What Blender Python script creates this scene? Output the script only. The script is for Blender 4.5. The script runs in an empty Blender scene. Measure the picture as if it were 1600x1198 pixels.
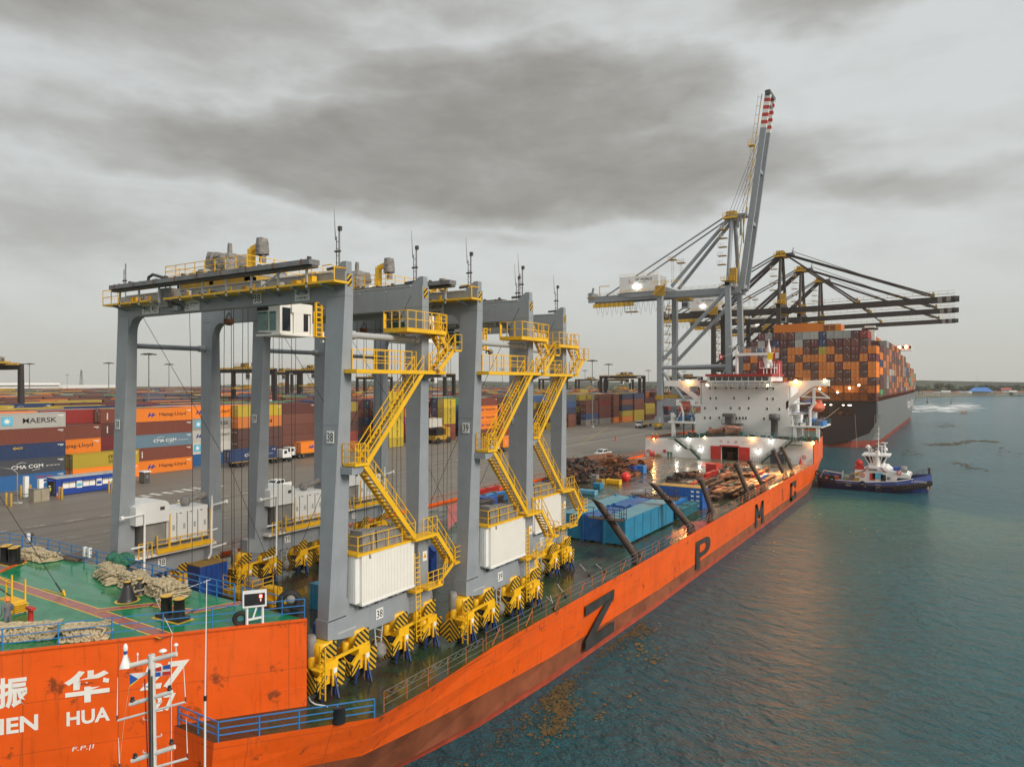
import bpy, bmesh, math, random
from mathutils import Vector, Matrix
random.seed(7)
R=math.radians
# ---------------------------------------------------------------- camera
F=1100.0; HZ=22.0
TH=math.atan((1493-800)/F); CT=math.cos(TH); ST=math.sin(TH)
scene=bpy.context.scene; col=scene.collection
cam=bpy.data.cameras.new('camera'); camo=bpy.data.objects.new('camera',cam); col.objects.link(camo)
camo.location=(0,0,HZ); camo.rotation_euler=(R(90),0,TH)
cam.sensor_fit='HORIZONTAL'; cam.sensor_width=36; cam.lens=F/1600*36; cam.shift_y=-0.00125
cam.clip_start=.5; cam.clip_end=30000
scene.camera=camo
scene.render.engine='CYCLES'
scene.view_settings.view_transform='Standard'; scene.view_settings.look='None'
scene.view_settings.exposure=0.0; scene.view_settings.gamma=1
scene.cycles.max_bounces=6; scene.cycles.diffuse_bounces=3; scene.cycles.glossy_bounces=3
scene.cycles.volume_bounces=1; scene.cycles.sample_clamp_indirect=5; scene.cycles.sample_clamp_direct=60
# pixel of the photograph -> point of the world (on a plane of constant z, x or y)
def ray(px,py):
    u=(px-800)/F; v=-(py-597)/F
    return (-ST+u*CT, CT+u*ST, v)
def AZ(px,py,z):
    r=ray(px,py); t=(z-HZ)/r[2]; return (r[0]*t,r[1]*t,z)
def AX(px,py,x):
    r=ray(px,py); t=x/r[0]; return (x,r[1]*t,HZ+r[2]*t)
def AY(px,py,y):
    r=ray(px,py); t=y/r[1]; return (r[0]*t,y,HZ+r[2]*t)
# ---------------------------------------------------------------- sky and sun
SUN_EL=R(30); sun_dir=Vector((.95,-.14,0)).normalized()*math.cos(SUN_EL)+Vector((0,0,math.sin(SUN_EL)))
def N(nt,t,**k):
    n=nt.nodes.new(t)
    for a,b in k.items():
        if a.startswith('i_'):
            key=a[2:]; key=int(key) if key.isdigit() else key.replace('_',' ')
            n.inputs[key].default_value=b
        else: setattr(n,a,b)
    return n
def mth(nt,op,a,b=None,c=None,clamp=False):
    n=nt.nodes.new('ShaderNodeMath'); n.operation=op; n.use_clamp=clamp
    for i,x in enumerate((a,b,c)):
        if x is None: continue
        if isinstance(x,(int,float)): n.inputs[i].default_value=x
        else: nt.links.new(x,n.inputs[i])
    return n.outputs[0]
def mixc(nt,fac,a,b,mode='MIX'):
    n=nt.nodes.new('ShaderNodeMix'); n.data_type='RGBA'; n.blend_type=mode
    for i,x in ((0,fac),(6,a),(7,b)):
        if isinstance(x,(int,float)): n.inputs[i].default_value=x
        elif isinstance(x,tuple): n.inputs[i].default_value=x if len(x)==4 else x+(1,)
        else: nt.links.new(x,n.inputs[i])
    return n.outputs[2]
def ramp(nt,fac,stops):
    n=nt.nodes.new('ShaderNodeValToRGB'); nt.links.new(fac,n.inputs[0])
    e=n.color_ramp.elements
    while len(e)<len(stops): e.new(.5)
    for i,(p,c) in enumerate(stops):
        e[i].position=p; e[i].color=c if len(c)==4 else c+(1,)
    return n.outputs[0]
def noise(nt,vec,scale,detail=4,rough=.55,dist=0):
    n=N(nt,'ShaderNodeTexNoise'); n.inputs['Scale'].default_value=scale; n.inputs['Detail'].default_value=detail
    n.inputs['Roughness'].default_value=rough; n.inputs['Distortion'].default_value=dist
    if vec is not None: nt.links.new(vec,n.inputs['Vector'])
    return n.outputs[0]
def mapping(nt,vec,scale=(1,1,1),rot=(0,0,0),loc=(0,0,0)):
    n=N(nt,'ShaderNodeMapping'); nt.links.new(vec,n.inputs[0])
    n.inputs['Scale'].default_value=scale; n.inputs['Rotation'].default_value=rot; n.inputs['Location'].default_value=loc
    return n.outputs[0]
W=bpy.data.worlds.new('World'); scene.world=W; W.use_nodes=True; nt=W.node_tree
bg=nt.nodes['Background']; bg.inputs[1].default_value=.108
sky=N(nt,'ShaderNodeTexSky'); sky.sky_type='NISHITA'; sky.sun_disc=False; sky.sun_elevation=SUN_EL
sky.sun_rotation=math.atan2(sun_dir.x,sun_dir.y); sky.dust_density=4; sky.air_density=1.2
tc=N(nt,'ShaderNodeTexCoord'); sx=N(nt,'ShaderNodeSeparateXYZ')
d0=mapping(nt,tc.outputs['Generated'],rot=(0,0,-TH)); nt.links.new(d0,sx.inputs[0])
az=mth(nt,'ARCTAN2',sx.outputs[0],sx.outputs[1]); el=mth(nt,'ARCSINE',sx.outputs[2])
cv=N(nt,'ShaderNodeCombineXYZ'); nt.links.new(az,cv.inputs[0]); nt.links.new(el,cv.inputs[1])
wz=N(nt,'ShaderNodeTexNoise'); wz.inputs['Scale'].default_value=3.2; wz.inputs['Detail'].default_value=7; nt.links.new(mapping(nt,cv.outputs[0],(1,2.0,1)),wz.inputs['Vector'])
ws=N(nt,'ShaderNodeSeparateXYZ'); nt.links.new(wz.outputs['Color'],ws.inputs[0])
azw=mth(nt,'ADD',az,mth(nt,'MULTIPLY',mth(nt,'SUBTRACT',ws.outputs[0],.5),.42))
elw=mth(nt,'ADD',el,mth(nt,'MULTIPLY',mth(nt,'SUBTRACT',ws.outputs[1],.5),.20))
def blob(a0,e0,a,b,k=1.0,soft=.9):
    dx=mth(nt,'DIVIDE',mth(nt,'SUBTRACT',azw,a0),a); dy=mth(nt,'DIVIDE',mth(nt,'SUBTRACT',elw,e0),b)
    r=mth(nt,'SQRT',mth(nt,'ADD',mth(nt,'MULTIPLY',dx,dx),mth(nt,'MULTIPLY',dy,dy)))
    return mth(nt,'MULTIPLY',mth(nt,'MULTIPLY',mth(nt,'SUBTRACT',1.0,r),1/soft,clamp=True),k)
acc=None
for b in [(-.10,.30,.60,.095,.82,.42),(.04,.385,.34,.11,.8,.5),(-.62,.47,.60,.12,.85,1.0),(-.55,.30,.22,.07,.55,1.0),(.50,.25,.34,.040,.45,1.0),
          (.48,.49,.34,.055,.7,1.0),(-.62,.185,.50,.075,.38,1.0),(.05,.56,.9,.10,.55,1.0),(-.02,.20,.2,.03,.25,1.),(2.4,.5,1.0,.35,.7,1.),(-2.3,.4,.9,.3,.6,1.)]:
    o=blob(*b); acc=o if acc is None else mth(nt,'MAXIMUM',acc,o)
fb=noise(nt,mapping(nt,cv.outputs[0],(1,2.6,1)),7.5,14,.62,.15)
fb2=noise(nt,mapping(nt,cv.outputs[0],(1,3.0,1),loc=(4,2,0)),2.0,5,.5)
dens=mth(nt,'ADD',mth(nt,'ADD',acc,mth(nt,'MULTIPLY',mth(nt,'SUBTRACT',fb,.5),mth(nt,'ADD',.62,mth(nt,'MULTIPLY',acc,.5)))),mth(nt,'MULTIPLY',mth(nt,'SUBTRACT',fb2,.42),.42),clamp=True)
cl=ramp(nt,dens,[(0,(6.4,6.65,6.55)),(.18,(5.7,5.85,5.7)),(.42,(4.5,4.45,4.2)),(.75,(3.45,3.3,2.98)),(1,(2.85,2.7,2.38))])
hg=mth(nt,'SUBTRACT',1.0,mth(nt,'DIVIDE',el,.20),clamp=True)
cl=mixc(nt,mth(nt,'MULTIPLY',mth(nt,'POWER',hg,1.6),.9),cl,(5.2,5.15,4.65,1))
cl=mixc(nt,.10,cl,sky.outputs[0])
nt.links.new(cl,bg.inputs[0])
sl=bpy.data.lights.new('sun','SUN'); sl.energy=2.7; sl.angle=R(22); sl.color=(1,.93,.83)
so=bpy.data.objects.new('sun',sl); col.objects.link(so); so.rotation_euler=sun_dir.to_track_quat('Z','Y').to_euler()
# ---------------------------------------------------------------- materials
MATS={}
def pm(name,c,rough=.5,metal=0,var=.14,vs=1.2,bump=0,bs=8,rust=0,rustc=(.13,.05,.025),rs=1.5,streak=0,spec=.5,dirt=0,dirtc=(.06,.045,.03)):
    if name in MATS: return MATS[name]
    m=bpy.data.materials.new(name); m.use_nodes=True; nt=m.node_tree; b=nt.nodes['Principled BSDF']
    MATS[name]=m
    tc=N(nt,'ShaderNodeTexCoord').outputs['Object']
    n1=noise(nt,tc,vs,5,.6)
    lo=tuple(x*(1-var) for x in c); hi=tuple(min(1,x*(1+var)) for x in c)
    cc=ramp(nt,n1,[(.3,lo),(.7,hi)])
    if streak:
        s=noise(nt,mapping(nt,tc,(2.2,2.2,.16)),2.0,5,.65)
        f=mth(nt,'MULTIPLY',mth(nt,'SUBTRACT',s,.56),streak*6,clamp=True)
        cc=mixc(nt,f,cc,rustc)
    if rust:
        s=noise(nt,tc,rs,8,.68)
        f=mth(nt,'MULTIPLY',mth(nt,'SUBTRACT',s,.68-rust*.25),14,clamp=True)
        cc=mixc(nt,mth(nt,'MULTIPLY',f,.9),cc,rustc)
    if dirt:
        s=noise(nt,mapping(nt,tc,loc=(3,1,2)),.7,6,.6)
        f=mth(nt,'MULTIPLY',mth(nt,'SUBTRACT',s,.48),3.0,clamp=True)
        cc=mixc(nt,mth(nt,'MULTIPLY',f,dirt),cc,dirtc)
    nt.links.new(cc,b.inputs['Base Color'])
    rr=N(nt,'ShaderNodeMapRange'); nt.links.new(n1,rr.inputs[0]); rr.inputs[3].default_value=max(.02,rough*.75); rr.inputs[4].default_value=min(1,rough*1.25)
    nt.links.new(rr.outputs[0],b.inputs['Roughness'])
    b.inputs['Metallic'].default_value=metal; b.inputs['Specular IOR Level'].default_value=spec
    if bump:
        bn=N(nt,'ShaderNodeBump'); bn.inputs['Strength'].default_value=bump; bn.inputs['Distance'].default_value=.05
        nt.links.new(noise(nt,tc,bs,6,.6),bn.inputs['Height']); nt.links.new(bn.outputs[0],b.inputs['Normal'])
    return m
def em(name,c,s):
    if name in MATS: return MATS[name]
    m=bpy.data.materials.new(name); m.use_nodes=True; b=m.node_tree.nodes['Principled BSDF']
    b.inputs['Base Color'].default_value=(.8,.8,.8,1); b.inputs['Emission Color'].default_value=c+(1,); b.inputs['Emission Strength'].default_value=s
    MATS[name]=m; return m
def stripes(name,sx_,sy_,sz_,freq,c1=(.62,.36,.015),c2=(.018,.018,.018),off=0.0):
    m=bpy.data.materials.new(name); m.use_nodes=True; nt=m.node_tree; b=nt.nodes['Principled BSDF']
    tc=N(nt,'ShaderNodeTexCoord').outputs['Object']; s=N(nt,'ShaderNodeSeparateXYZ'); nt.links.new(tc,s.inputs[0])
    v=mth(nt,'ADD',mth(nt,'ADD',mth(nt,'MULTIPLY',s.outputs[0],sx_),mth(nt,'MULTIPLY',s.outputs[1],sy_)),mth(nt,'MULTIPLY',s.outputs[2],sz_))
    f=mth(nt,'GREATER_THAN',mth(nt,'FRACT',mth(nt,'ADD',mth(nt,'MULTIPLY',v,freq),off)),.52)
    nt.links.new(mixc(nt,f,c1,c2),b.inputs['Base Color']); b.inputs['Roughness'].default_value=.5
    MATS[name]=m; return m
crane=pm('crane_grey_paint',(.285,.31,.335),.5,var=.07,vs=.8,streak=.28,rustc=(.16,.15,.125),dirt=.22,dirtc=(.15,.14,.12))
crane_l=pm('light_grey_paint',(.42,.43,.43),.5,var=.06)
yel=pm('safety_yellow_paint',(.84,.47,.012),.45,var=.10,rust=.10,rustc=(.30,.13,.02),rs=3)
yel_d=pm('weathered_yellow_paint',(.44,.26,.03),.6,var=.22,rust=.3,rustc=(.12,.06,.02),rs=2)
white=pm('white_paint',(.78,.78,.76),.45,var=.04,vs=.4,streak=.06,rustc=(.45,.36,.25))
cream=pm('cream_white_panel',(.83,.80,.74),.5,var=.04,vs=.6,streak=.10,rustc=(.5,.42,.3))
blk=pm('black_paint',(.022,.022,.024),.4,var=.3)
rubber=pm('black_rubber',(.018,.018,.018),.75,var=.4,bump=.4)
dglass=pm('dark_window_glass',(.02,.025,.03),.08,var=.1,spec=.8)
gglass=pm('green_cab_glass',(.03,.13,.11),.08,var=.5,vs=3,spec=.8)
orange=pm('ship_orange_hull_paint',(.82,.105,.004),.42,var=.10,vs=.30,rust=.32,rustc=(.20,.045,.012),rs=.8,streak=.42)
def plate_seams(m):
    # welded plate seams: thin darker lines with a slight ridge, plus faded blotches
    nt=m.node_tree; b=nt.nodes['Principled BSDF']; src=b.inputs['Base Color'].links[0].from_socket
    tc=N(nt,'ShaderNodeTexCoord').outputs['Object']; s=N(nt,'ShaderNodeSeparateXYZ'); nt.links.new(tc,s.inputs[0])
    wob=mth(nt,'MULTIPLY',noise(nt,tc,.9,3),.05)
    v=mth(nt,'LESS_THAN',mth(nt,'FRACT',mth(nt,'DIVIDE',mth(nt,'ADD',s.outputs[1],wob),3.1)),.012); h=mth(nt,'LESS_THAN',mth(nt,'FRACT',mth(nt,'DIVIDE',mth(nt,'ADD',s.outputs[2],wob),2.35)),.012)
    l=mth(nt,'MAXIMUM',v,h); c=mixc(nt,mth(nt,'MULTIPLY',l,.45),src,(.22,.04,.01))
    sc=noise(nt,mapping(nt,tc,(.25,.25,2.6)),1.4,8,.7); c=mixc(nt,mth(nt,'MULTIPLY',mth(nt,'SUBTRACT',sc,.61),7,clamp=True),c,(.13,.035,.015))
    fd=noise(nt,tc,.22,5,.6); c=mixc(nt,mth(nt,'MULTIPLY',mth(nt,'SUBTRACT',fd,.5),1.1,clamp=True),c,(.74,.15,.03))
    nt.links.new(c,b.inputs['Base Color'])
    bn=N(nt,'ShaderNodeBump'); bn.inputs['Strength'].default_value=.6; bn.inputs['Distance'].default_value=.04
    hh=mth(nt,'ADD',l,mth(nt,'MULTIPLY',noise(nt,tc,.55,3),3.0)); nt.links.new(hh,bn.inputs['Height']); nt.links.new(bn.outputs[0],b.inputs['Normal'])
plate_seams(orange)
redp=pm('red_paint',(.52,.035,.025),.5,var=.2,rust=.12)
bluep=pm('deck_rail_blue_paint',(.03,.20,.50),.45,var=.12)
blues=pm('deep_blue_paint',(.015,.07,.32),.5,var=.2,rust=.1)
rope=pm('mooring_rope_fibre',(.50,.41,.26),.9,var=.35,vs=6,bump=.8,bs=25)
canvas=pm('grey_canvas_cover',(.23,.215,.20),.85,var=.3,vs=3,bump=1.0,bs=3)
rustm=pm('rusted_steel',(.15,.060,.028),.8,var=.55,vs=2,bump=.6,rust=.4,rustc=(.05,.022,.014))
rustd=pm('dark_rusted_steel',(.055,.032,.022),.65,var=.5,vs=1.2,bump=.4,rust=.3,rustc=(.12,.05,.025))
steel=pm('bare_steel_grey',(.20,.20,.20),.5,metal=.3,var=.3)
dsteel=pm('dark_steel',(.07,.065,.06),.6,var=.3)
wire=pm('wire_rope',(.035,.033,.03),.6,var=.2)
hazA=stripes('hazard_stripes_rising',1,1,1,3.0); hazB=stripes('hazard_stripes_falling',-1,-1,1,3.0)
fl_white=em('white_floodlight_lens',(1,.95,.85),60.0); fl_sod=em("sodium_floodlight_lens",(1,.36,.06),40.0)
fl_yel=em('warm_deck_light',(1,.8,.4),25.0); fl_red=em('red_led_digits',(1,.03,.01),6.0)
# ---------------------------------------------------------------- mesh building
TXT={}
def text_geo(s,bold=0.0):
    bold=bold*.35; k=(s,bold)
    if k in TXT: return TXT[k]
    cu=bpy.data.curves.new('t','FONT'); cu.body=s; cu.size=1; cu.offset=bold; cu.resolution_u=3
    ob=bpy.data.objects.new('t',cu); col.objects.link(ob)
    dg=bpy.context.evaluated_depsgraph_get(); me=bpy.data.meshes.new_from_object(ob.evaluated_get(dg))
    vs=[tuple(v.co) for v in me.vertices]; fs=[tuple(p.vertices) for p in me.polygons]
    bpy.data.objects.remove(ob); bpy.data.curves.remove(cu); bpy.data.meshes.remove(me)
    if vs:
        x0=min(v[0] for v in vs); x1=max(v[0] for v in vs); y0=min(v[1] for v in vs); y1=max(v[1] for v in vs)
        vs=[((v[0]-x0)/max(1e-6,x1-x0),(v[1]-y0)/max(1e-6,y1-y0)) for v in vs]; asp=(x1-x0)/max(1e-6,y1-y0)
    else: asp=1
    TXT[k]=(vs,fs,asp); return TXT[k]
HAZE=.00009
ORG={}
class M:
    def __init__(s): s.v=[]; s.f=[]; s.mi=[]; s.sm=[]; s.mats=[]
    def _m(s,m):
        if m not in s.mats: s.mats.append(m)
        return s.mats.index(m)
    def add(s,vs,fs,m,sm=False):
        o=len(s.v); s.v.extend([tuple(v) for v in vs]); k=s._m(m)
        for f in fs: s.f.append(tuple(i+o for i in f)); s.mi.append(k); s.sm.append(sm)
        return s
    def hexa(s,p,m):   # p: 4 bottom, 4 top (same winding)
        return s.add(p,[(3,2,1,0),(4,5,6,7),(0,1,5,4),(1,2,6,5),(2,3,7,6),(3,0,4,7)],m)
    def box(s,x0,x1,y0,y1,z0,z1,m):
        if x0>x1:x0,x1=x1,x0
        if y0>y1:y0,y1=y1,y0
        if z0>z1:z0,z1=z1,z0
        return s.hexa([(x0,y0,z0),(x1,y0,z0),(x1,y1,z0),(x0,y1,z0),(x0,y0,z1),(x1,y0,z1),(x1,y1,z1),(x0,y1,z1)],m)
    def beam(s,p,q,w,h,m,up=(0,0,1)):
        p=Vector(p);q=Vector(q);d=(q-p)
        if d.length<1e-6: return s
        d.normalize(); u=Vector(up)
        if abs(d.dot(u))>.98: u=Vector((1,0,0)) if abs(d.x)<.9 else Vector((0,1,0))
        a=d.cross(u).normalized()*w/2; b=a.cross(d).normalized()*h/2
        return s.hexa([p-a-b,p+a-b,q+a-b,q-a-b,p-a+b,p+a+b,q+a+b,q-a+b],m)
    def tube(s,p,q,r,m,n=8,r2=None,sm=True,cap=True):
        p=Vector(p);q=Vector(q);d=q-p
        if d.length<1e-6: return s
        d.normalize(); r2=r if r2 is None else r2
        u=Vector((0,0,1)) if abs(d.z)<.9 else Vector((1,0,0)); a=d.cross(u).normalized(); b=d.cross(a)
        vs=[]
        for c,rr in ((p,r),(q,r2)):
            for i in range(n):
                t=2*math.pi*i/n; vs.append(c+a*math.cos(t)*rr+b*math.sin(t)*rr)
        s.add(vs,[(i,(i+1)%n,n+(i+1)%n,n+i) for i in range(n)],m,sm)
        if cap: s.add(vs,[tuple(range(n))[::-1],tuple(range(n,2*n))],m)
        return s
    def pipe(s,pts,r,m,n=6,closed=False):
        pts=[Vector(p) for p in pts]; k=len(pts)
        if k<2: return s
        vs=[]; prev=None
        for i,p in enumerate(pts):
            d=(pts[(i+1)%k]-pts[i-1]) if closed or 0<i<k-1 else (pts[1]-pts[0] if i==0 else pts[-1]-pts[-2])
            if d.length<1e-9: d=Vector((0,0,1))
            d.normalize()
            if prev is None:
                u=Vector((0,0,1)) if abs(d.z)<.9 else Vector((1,0,0)); a=d.cross(u).normalized()
            else:
                a=(prev-d*prev.dot(d)); a=a.normalized() if a.length>1e-6 else d.orthogonal().normalized()
            prev=a; b=d.cross(a)
            for j in range(n):
                t=2*math.pi*j/n; vs.append(p+a*math.cos(t)*r+b*math.sin(t)*r)
        fs=[]
        for i in range(k if closed else k-1):
            i2=(i+1)%k
            for j in range(n): fs.append((i*n+j,i*n+(j+1)%n,i2*n+(j+1)%n,i2*n+j))
        s.add(vs,fs,m,True)
        if not closed: s.add(vs,[tuple(range(n))[::-1],tuple(range((k-1)*n,k*n))],m)
        return s
    def prism(s,pts,ax,a,b,m,sm=False):
        def P(u,v,w):
            return (w,u,v) if ax=='x' else ((u,w,v) if ax=='y' else (u,v,w))
        n=len(pts); vs=[P(u,v,a) for u,v in pts]+[P(u,v,b) for u,v in pts]
        s.add(vs,[tuple(range(n))[::-1],tuple(range(n,2*n))],m)
        return s.add(vs,[(i,(i+1)%n,n+(i+1)%n,n+i) for i in range(n)],m,sm)
    def lathe(s,c,prof,m,n=16,ax='z'):
        c=Vector(c); vs=[]
        for r,h in prof:
            for i in range(n):
                t=2*math.pi*i/n; x,y=r*math.cos(t),r*math.sin(t)
                vs.append(c+(Vector((x,y,h)) if ax=='z' else Vector((h,x,y)) if ax=='x' else Vector((x,h,y))))
        k=len(prof)
        s.add(vs,[(j*n+i,j*n+(i+1)%n,(j+1)*n+(i+1)%n,(j+1)*n+i) for j in range(k-1) for i in range(n)],m,True)
        return s.add(vs,[tuple(range(n))[::-1],tuple(range((k-1)*n,k*n))],m)
    def ball(s,c,r,m,n=12,k=8,sc=(1,1,1),jit=0):
        vs=[];fs=[]
        for j in range(k+1):
            a=math.pi*j/k
            for i in range(n):
                t=2*math.pi*i/n; q=r*(1+random.uniform(-jit,jit))
                vs.append((c[0]+q*sc[0]*math.sin(a)*math.cos(t),c[1]+q*sc[1]*math.sin(a)*math.sin(t),c[2]+q*sc[2]*math.cos(a)))
        for j in range(k):
            for i in range(n): fs.append((j*n+i,(j+1)*n+i,(j+1)*n+(i+1)%n,j*n+(i+1)%n))
        return s.add(vs,fs,m,True)
    def torus(s,c,R_,r,m,ax='z',n=24,k=10):
        pts=[]
        for i in range(n):
            t=2*math.pi*i/n; x,y=R_*math.cos(t),R_*math.sin(t)
            pts.append(Vector(c)+(Vector((x,y,0)) if ax=='z' else Vector((0,x,y)) if ax=='x' else Vector((x,0,y))))
        return s.pipe(pts,r,m,k,closed=True)
    def quad(s,p,m): return s.add(p,[tuple(range(len(p)))],m)
    def text(s,t,o,ux,uz,h,m,w=None,bold=.0,center=False,slant=0):
        vs,fs,asp=text_geo(t,bold)
        if not vs: return s
        w=w if w else h*asp; o=Vector(o); ux=Vector(ux).normalized(); uz=Vector(uz).normalized()
        if center: o=o-ux*w/2-uz*h/2
        return s.add([o+ux*(v[0]*w+slant*v[1]*h)+uz*(v[1]*h) for v in vs],fs,m)
    def rail(s,pts,h,m,posts=1.6,r=.03,n=3,pm_=None,closed=False):
        pts=[Vector(p) for p in pts]
        for si_,(a,b) in enumerate(zip(pts,pts[1:]+([pts[0]] if closed else []))):
            L=(b-a).length
            if L<1e-3: continue
            for k in range(1,n+1):
                z=Vector((0,0,h*k/n)); s.beam(a+z,b+z,r*1.6,r*1.6,m)
            q=max(1,round(L/posts))
            for i in range(0 if si_==0 and not closed else 1,q+1):
                p=a+(b-a)*i/q; s.beam(p,p+Vector((0,0,h+.004)),r*2,r*2,pm_ or m)
        return s
    def ladder(s,p,q,w,side,m,step=.3,r=.03):
        p=Vector(p);q=Vector(q);a=Vector(side).normalized()*w/2
        s.beam(p-a,q-a,r*2,r*2,m); s.beam(p+a,q+a,r*2,r*2,m); n=max(2,int((q-p).length/step))
        for i in range(1,n):
            c=p+(q-p)*i/n; s.beam(c-a,c+a,r*1.6,r*1.6,m)
        return s
    def stair(s,p,q,w,side,m,mt=None,step=.24,rh=1.0):
        p=Vector(p);q=Vector(q);a=Vector(side).normalized()*w/2; d=q-p
        s.beam(p-a,q-a,.06,.28,m); s.beam(p+a,q+a,.06,.28,m)
        n=max(3,int(abs(d.z)/step)); h=Vector((d.x,d.y,0)); h=h.normalized()*.13 if h.length>1e-3 else Vector((.13,0,0))
        for i in range(1,n):
            c=p+d*i/n
            s.hexa([c-a-h,c+a-h,c+a+h,c-a+h]+[v+Vector((0,0,.035)) for v in (c-a-h,c+a-h,c+a+h,c-a+h)],mt or m)
        for sg in (-1,1):
            for z in (rh*.5,rh): s.beam(p+a*sg+Vector((0,0,z)),q+a*sg+Vector((0,0,z)),.045,.045,m)
            k=max(2,int(d.length/1.3))
            for i in range(k+1):
                c=p+d*i/k+a*sg; s.beam(c,c+Vector((0,0,rh)),.05,.05,m)
        return s
    def build(s,name,parent=None,fix=True):
        org=ORG.get(parent.name,Vector((0,0,0))) if parent else Vector((0,0,0))
        me=bpy.data.meshes.new(name)
        me.from_pydata([(v[0]-org[0],v[1]-org[1],v[2]-org[2]) for v in s.v],[],s.f)
        for m in s.mats: me.materials.append(m)
        me.polygons.foreach_set('material_index',s.mi); me.polygons.foreach_set('use_smooth',s.sm)
        if fix and len(s.f)<60000:
            bm=bmesh.new(); bm.from_mesh(me); bmesh.ops.recalc_face_normals(bm,faces=bm.faces); bm.to_mesh(me); bm.free()
        me.update()
        o=bpy.data.objects.new(name,me); col.objects.link(o)
        if parent: o.parent=parent
        ORG[o.name]=org
        return o
def tag(o,label=None,cat=None,group=None,kind=None):
    if label: o['label']=label
    if cat: o['category']=cat
    if group: o['group']=group
    if kind: o['kind']=kind
    return o
def thing(name,label,cat,loc=(0,0,0),group=None):
    o=bpy.data.objects.new(name,None); col.objects.link(o); o.location=loc; o.empty_display_size=.5
    ORG[o.name]=Vector(loc); return tag(o,label,cat,group)
def solo(mb,name,label,cat,loc,group=None,kind=None):
    """a thing that is one mesh, with its origin at its base"""
    l=Vector(loc); mb.v=[(v[0]-l[0],v[1]-l[1],v[2]-l[2]) for v in mb.v]
    o=mb.build(name); o.location=l; ORG[o.name]=l
    return tag(o,label,cat,group,kind)
def dup(o,loc=None,rz=None,label=None,parent=None):
    c=o.copy(); col.objects.link(c)
    if parent: c.parent=parent
    if loc is not None: c.location=loc
    if rz is not None: c.rotation_euler=(0,0,rz)
    if label: c['label']=label
    ORG[c.name]=Vector(c.location) if not parent else Vector((0,0,0))
    for ch in list(o.children): dup(ch,parent=c)
    return c
def struct(mb,name): return tag(mb.build(name),kind='structure')
# ================================================================ SETTING
WATERX=-66.5      # quay edge
# water
m=bpy.data.materials.new('sea_water'); m.use_nodes=True; nt=m.node_tree; b=nt.nodes['Principled BSDF']; MATS['sea']=m
tc=N(nt,'ShaderNodeTexCoord').outputs['Object']
n0=noise(nt,mapping(nt,tc,(.02,.02,.02)),1.0,4,.55)
b.inputs['Roughness'].default_value=.14; b.inputs['IOR'].default_value=1.33
nt.links.new(ramp(nt,n0,[(.3,(.004,.092,.125)),(.7,(.010,.138,.170))]),b.inputs['Base Color'])
w1=noise(nt,mapping(nt,tc,(1,1.9,1),rot=(0,0,.5)),.17,4,.6,.3)
w2=noise(nt,mapping(nt,tc,(1,1.6,1),rot=(0,0,.9)),.62,6,.62,.3)
w3=noise(nt,mapping(nt,tc,(1,1.3,1),rot=(0,0,.2)),2.6,5,.65)
h=mth(nt,'ADD',mth(nt,'ADD',mth(nt,'MULTIPLY',w1,1.0),mth(nt,'MULTIPLY',w2,.85)),mth(nt,'MULTIPLY',w3,.26))
bn=N(nt,'ShaderNodeBump'); bn.inputs['Strength'].default_value=1; bn.inputs['Distance'].default_value=1.7
nt.links.new(h,bn.inputs['Height']); nt.links.new(bn.outputs[0],b.inputs['Normal'])
g=M(); g.quad([(-3300,-900,0),(3300,-900,0),(3300,3300,0),(-3300,3300,0)],m); struct(g,'water')
# quay apron
m=bpy.data.materials.new('apron_concrete'); m.use_nodes=True; nt=m.node_tree; b=nt.nodes['Principled BSDF']; MATS['apron']=m
tc=N(nt,'ShaderNodeTexCoord').outputs['Object']
a1=noise(nt,tc,.05,6,.6); a2=noise(nt,mapping(nt,tc,(.55,.012,1)),1.0,6,.7); a3=noise(nt,tc,1.3,6,.7)
cc=ramp(nt,a1,[(.3,(.150,.128,.102)),(.7,(.205,.178,.142))])
cc=mixc(nt,mth(nt,'MULTIPLY',mth(nt,'SUBTRACT',a2,.50),4.0,clamp=True),cc,(.105,.086,.066))
cc=mixc(nt,mth(nt,'MULTIPLY',a3,.35),cc,(.20,.18,.15))
s=N(nt,'ShaderNodeSeparateXYZ'); nt.links.new(tc,s.inputs[0])
ln=mth(nt,'LESS_THAN',mth(nt,'FRACT',mth(nt,'DIVIDE',s.outputs[0],7.5)),.022)
cc=mixc(nt,mth(nt,'MULTIPLY',ln,.7),cc,(.03,.026,.022))
nt.links.new(cc,b.inputs['Base Color'])
nt.links.new(ramp(nt,a1,[(.3,(.42,)*3),(.75,(.75,)*3)]),b.inputs['Roughness'])
g=M(); g.box(-1500,WATERX,-700,1750,-6,3.7,m); g.box(WATERX,WATERX+.35,-700,1750,3.2,3.95,pm('quay_kerb_concrete',(.22,.20,.17),.8,var=.3,bump=.4)); struct(g,'quay')
wl=pm('worn_white_road_paint',(.55,.54,.50),.8,var=.35,rust=.6,rustc=(.15,.135,.11),rs=2.5)
yl=pm('worn_yellow_road_paint',(.42,.30,.08),.8,var=.35,rust=.6,rustc=(.15,.135,.11),rs=2.5)
g=M()
for x in (-93.8,-105.6): g.box(x-.12,x+.12,150 if x>-100 else 190,700,3.704,3.708,wl)
for i in range(30):
    g.box(-99.1,-98.9,20+i*4.5,22.2+i*4.5,3.704,3.708,wl)
for i in range(46):
    y=30+i*4.1
    for x in (-71,-75.2,-79.4,-84,-88.6): 
        if random.random()<.85: g.hexa([(x,y,3.704),(x+.14,y,3.704),(x+1.1,y+1.2,3.704),(x+.96,y+1.2,3.704),(x,y,3.708),(x+.14,y,3.708),(x+1.1,y+1.2,3.708),(x+.96,y+1.2,3.708)],wl)
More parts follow.
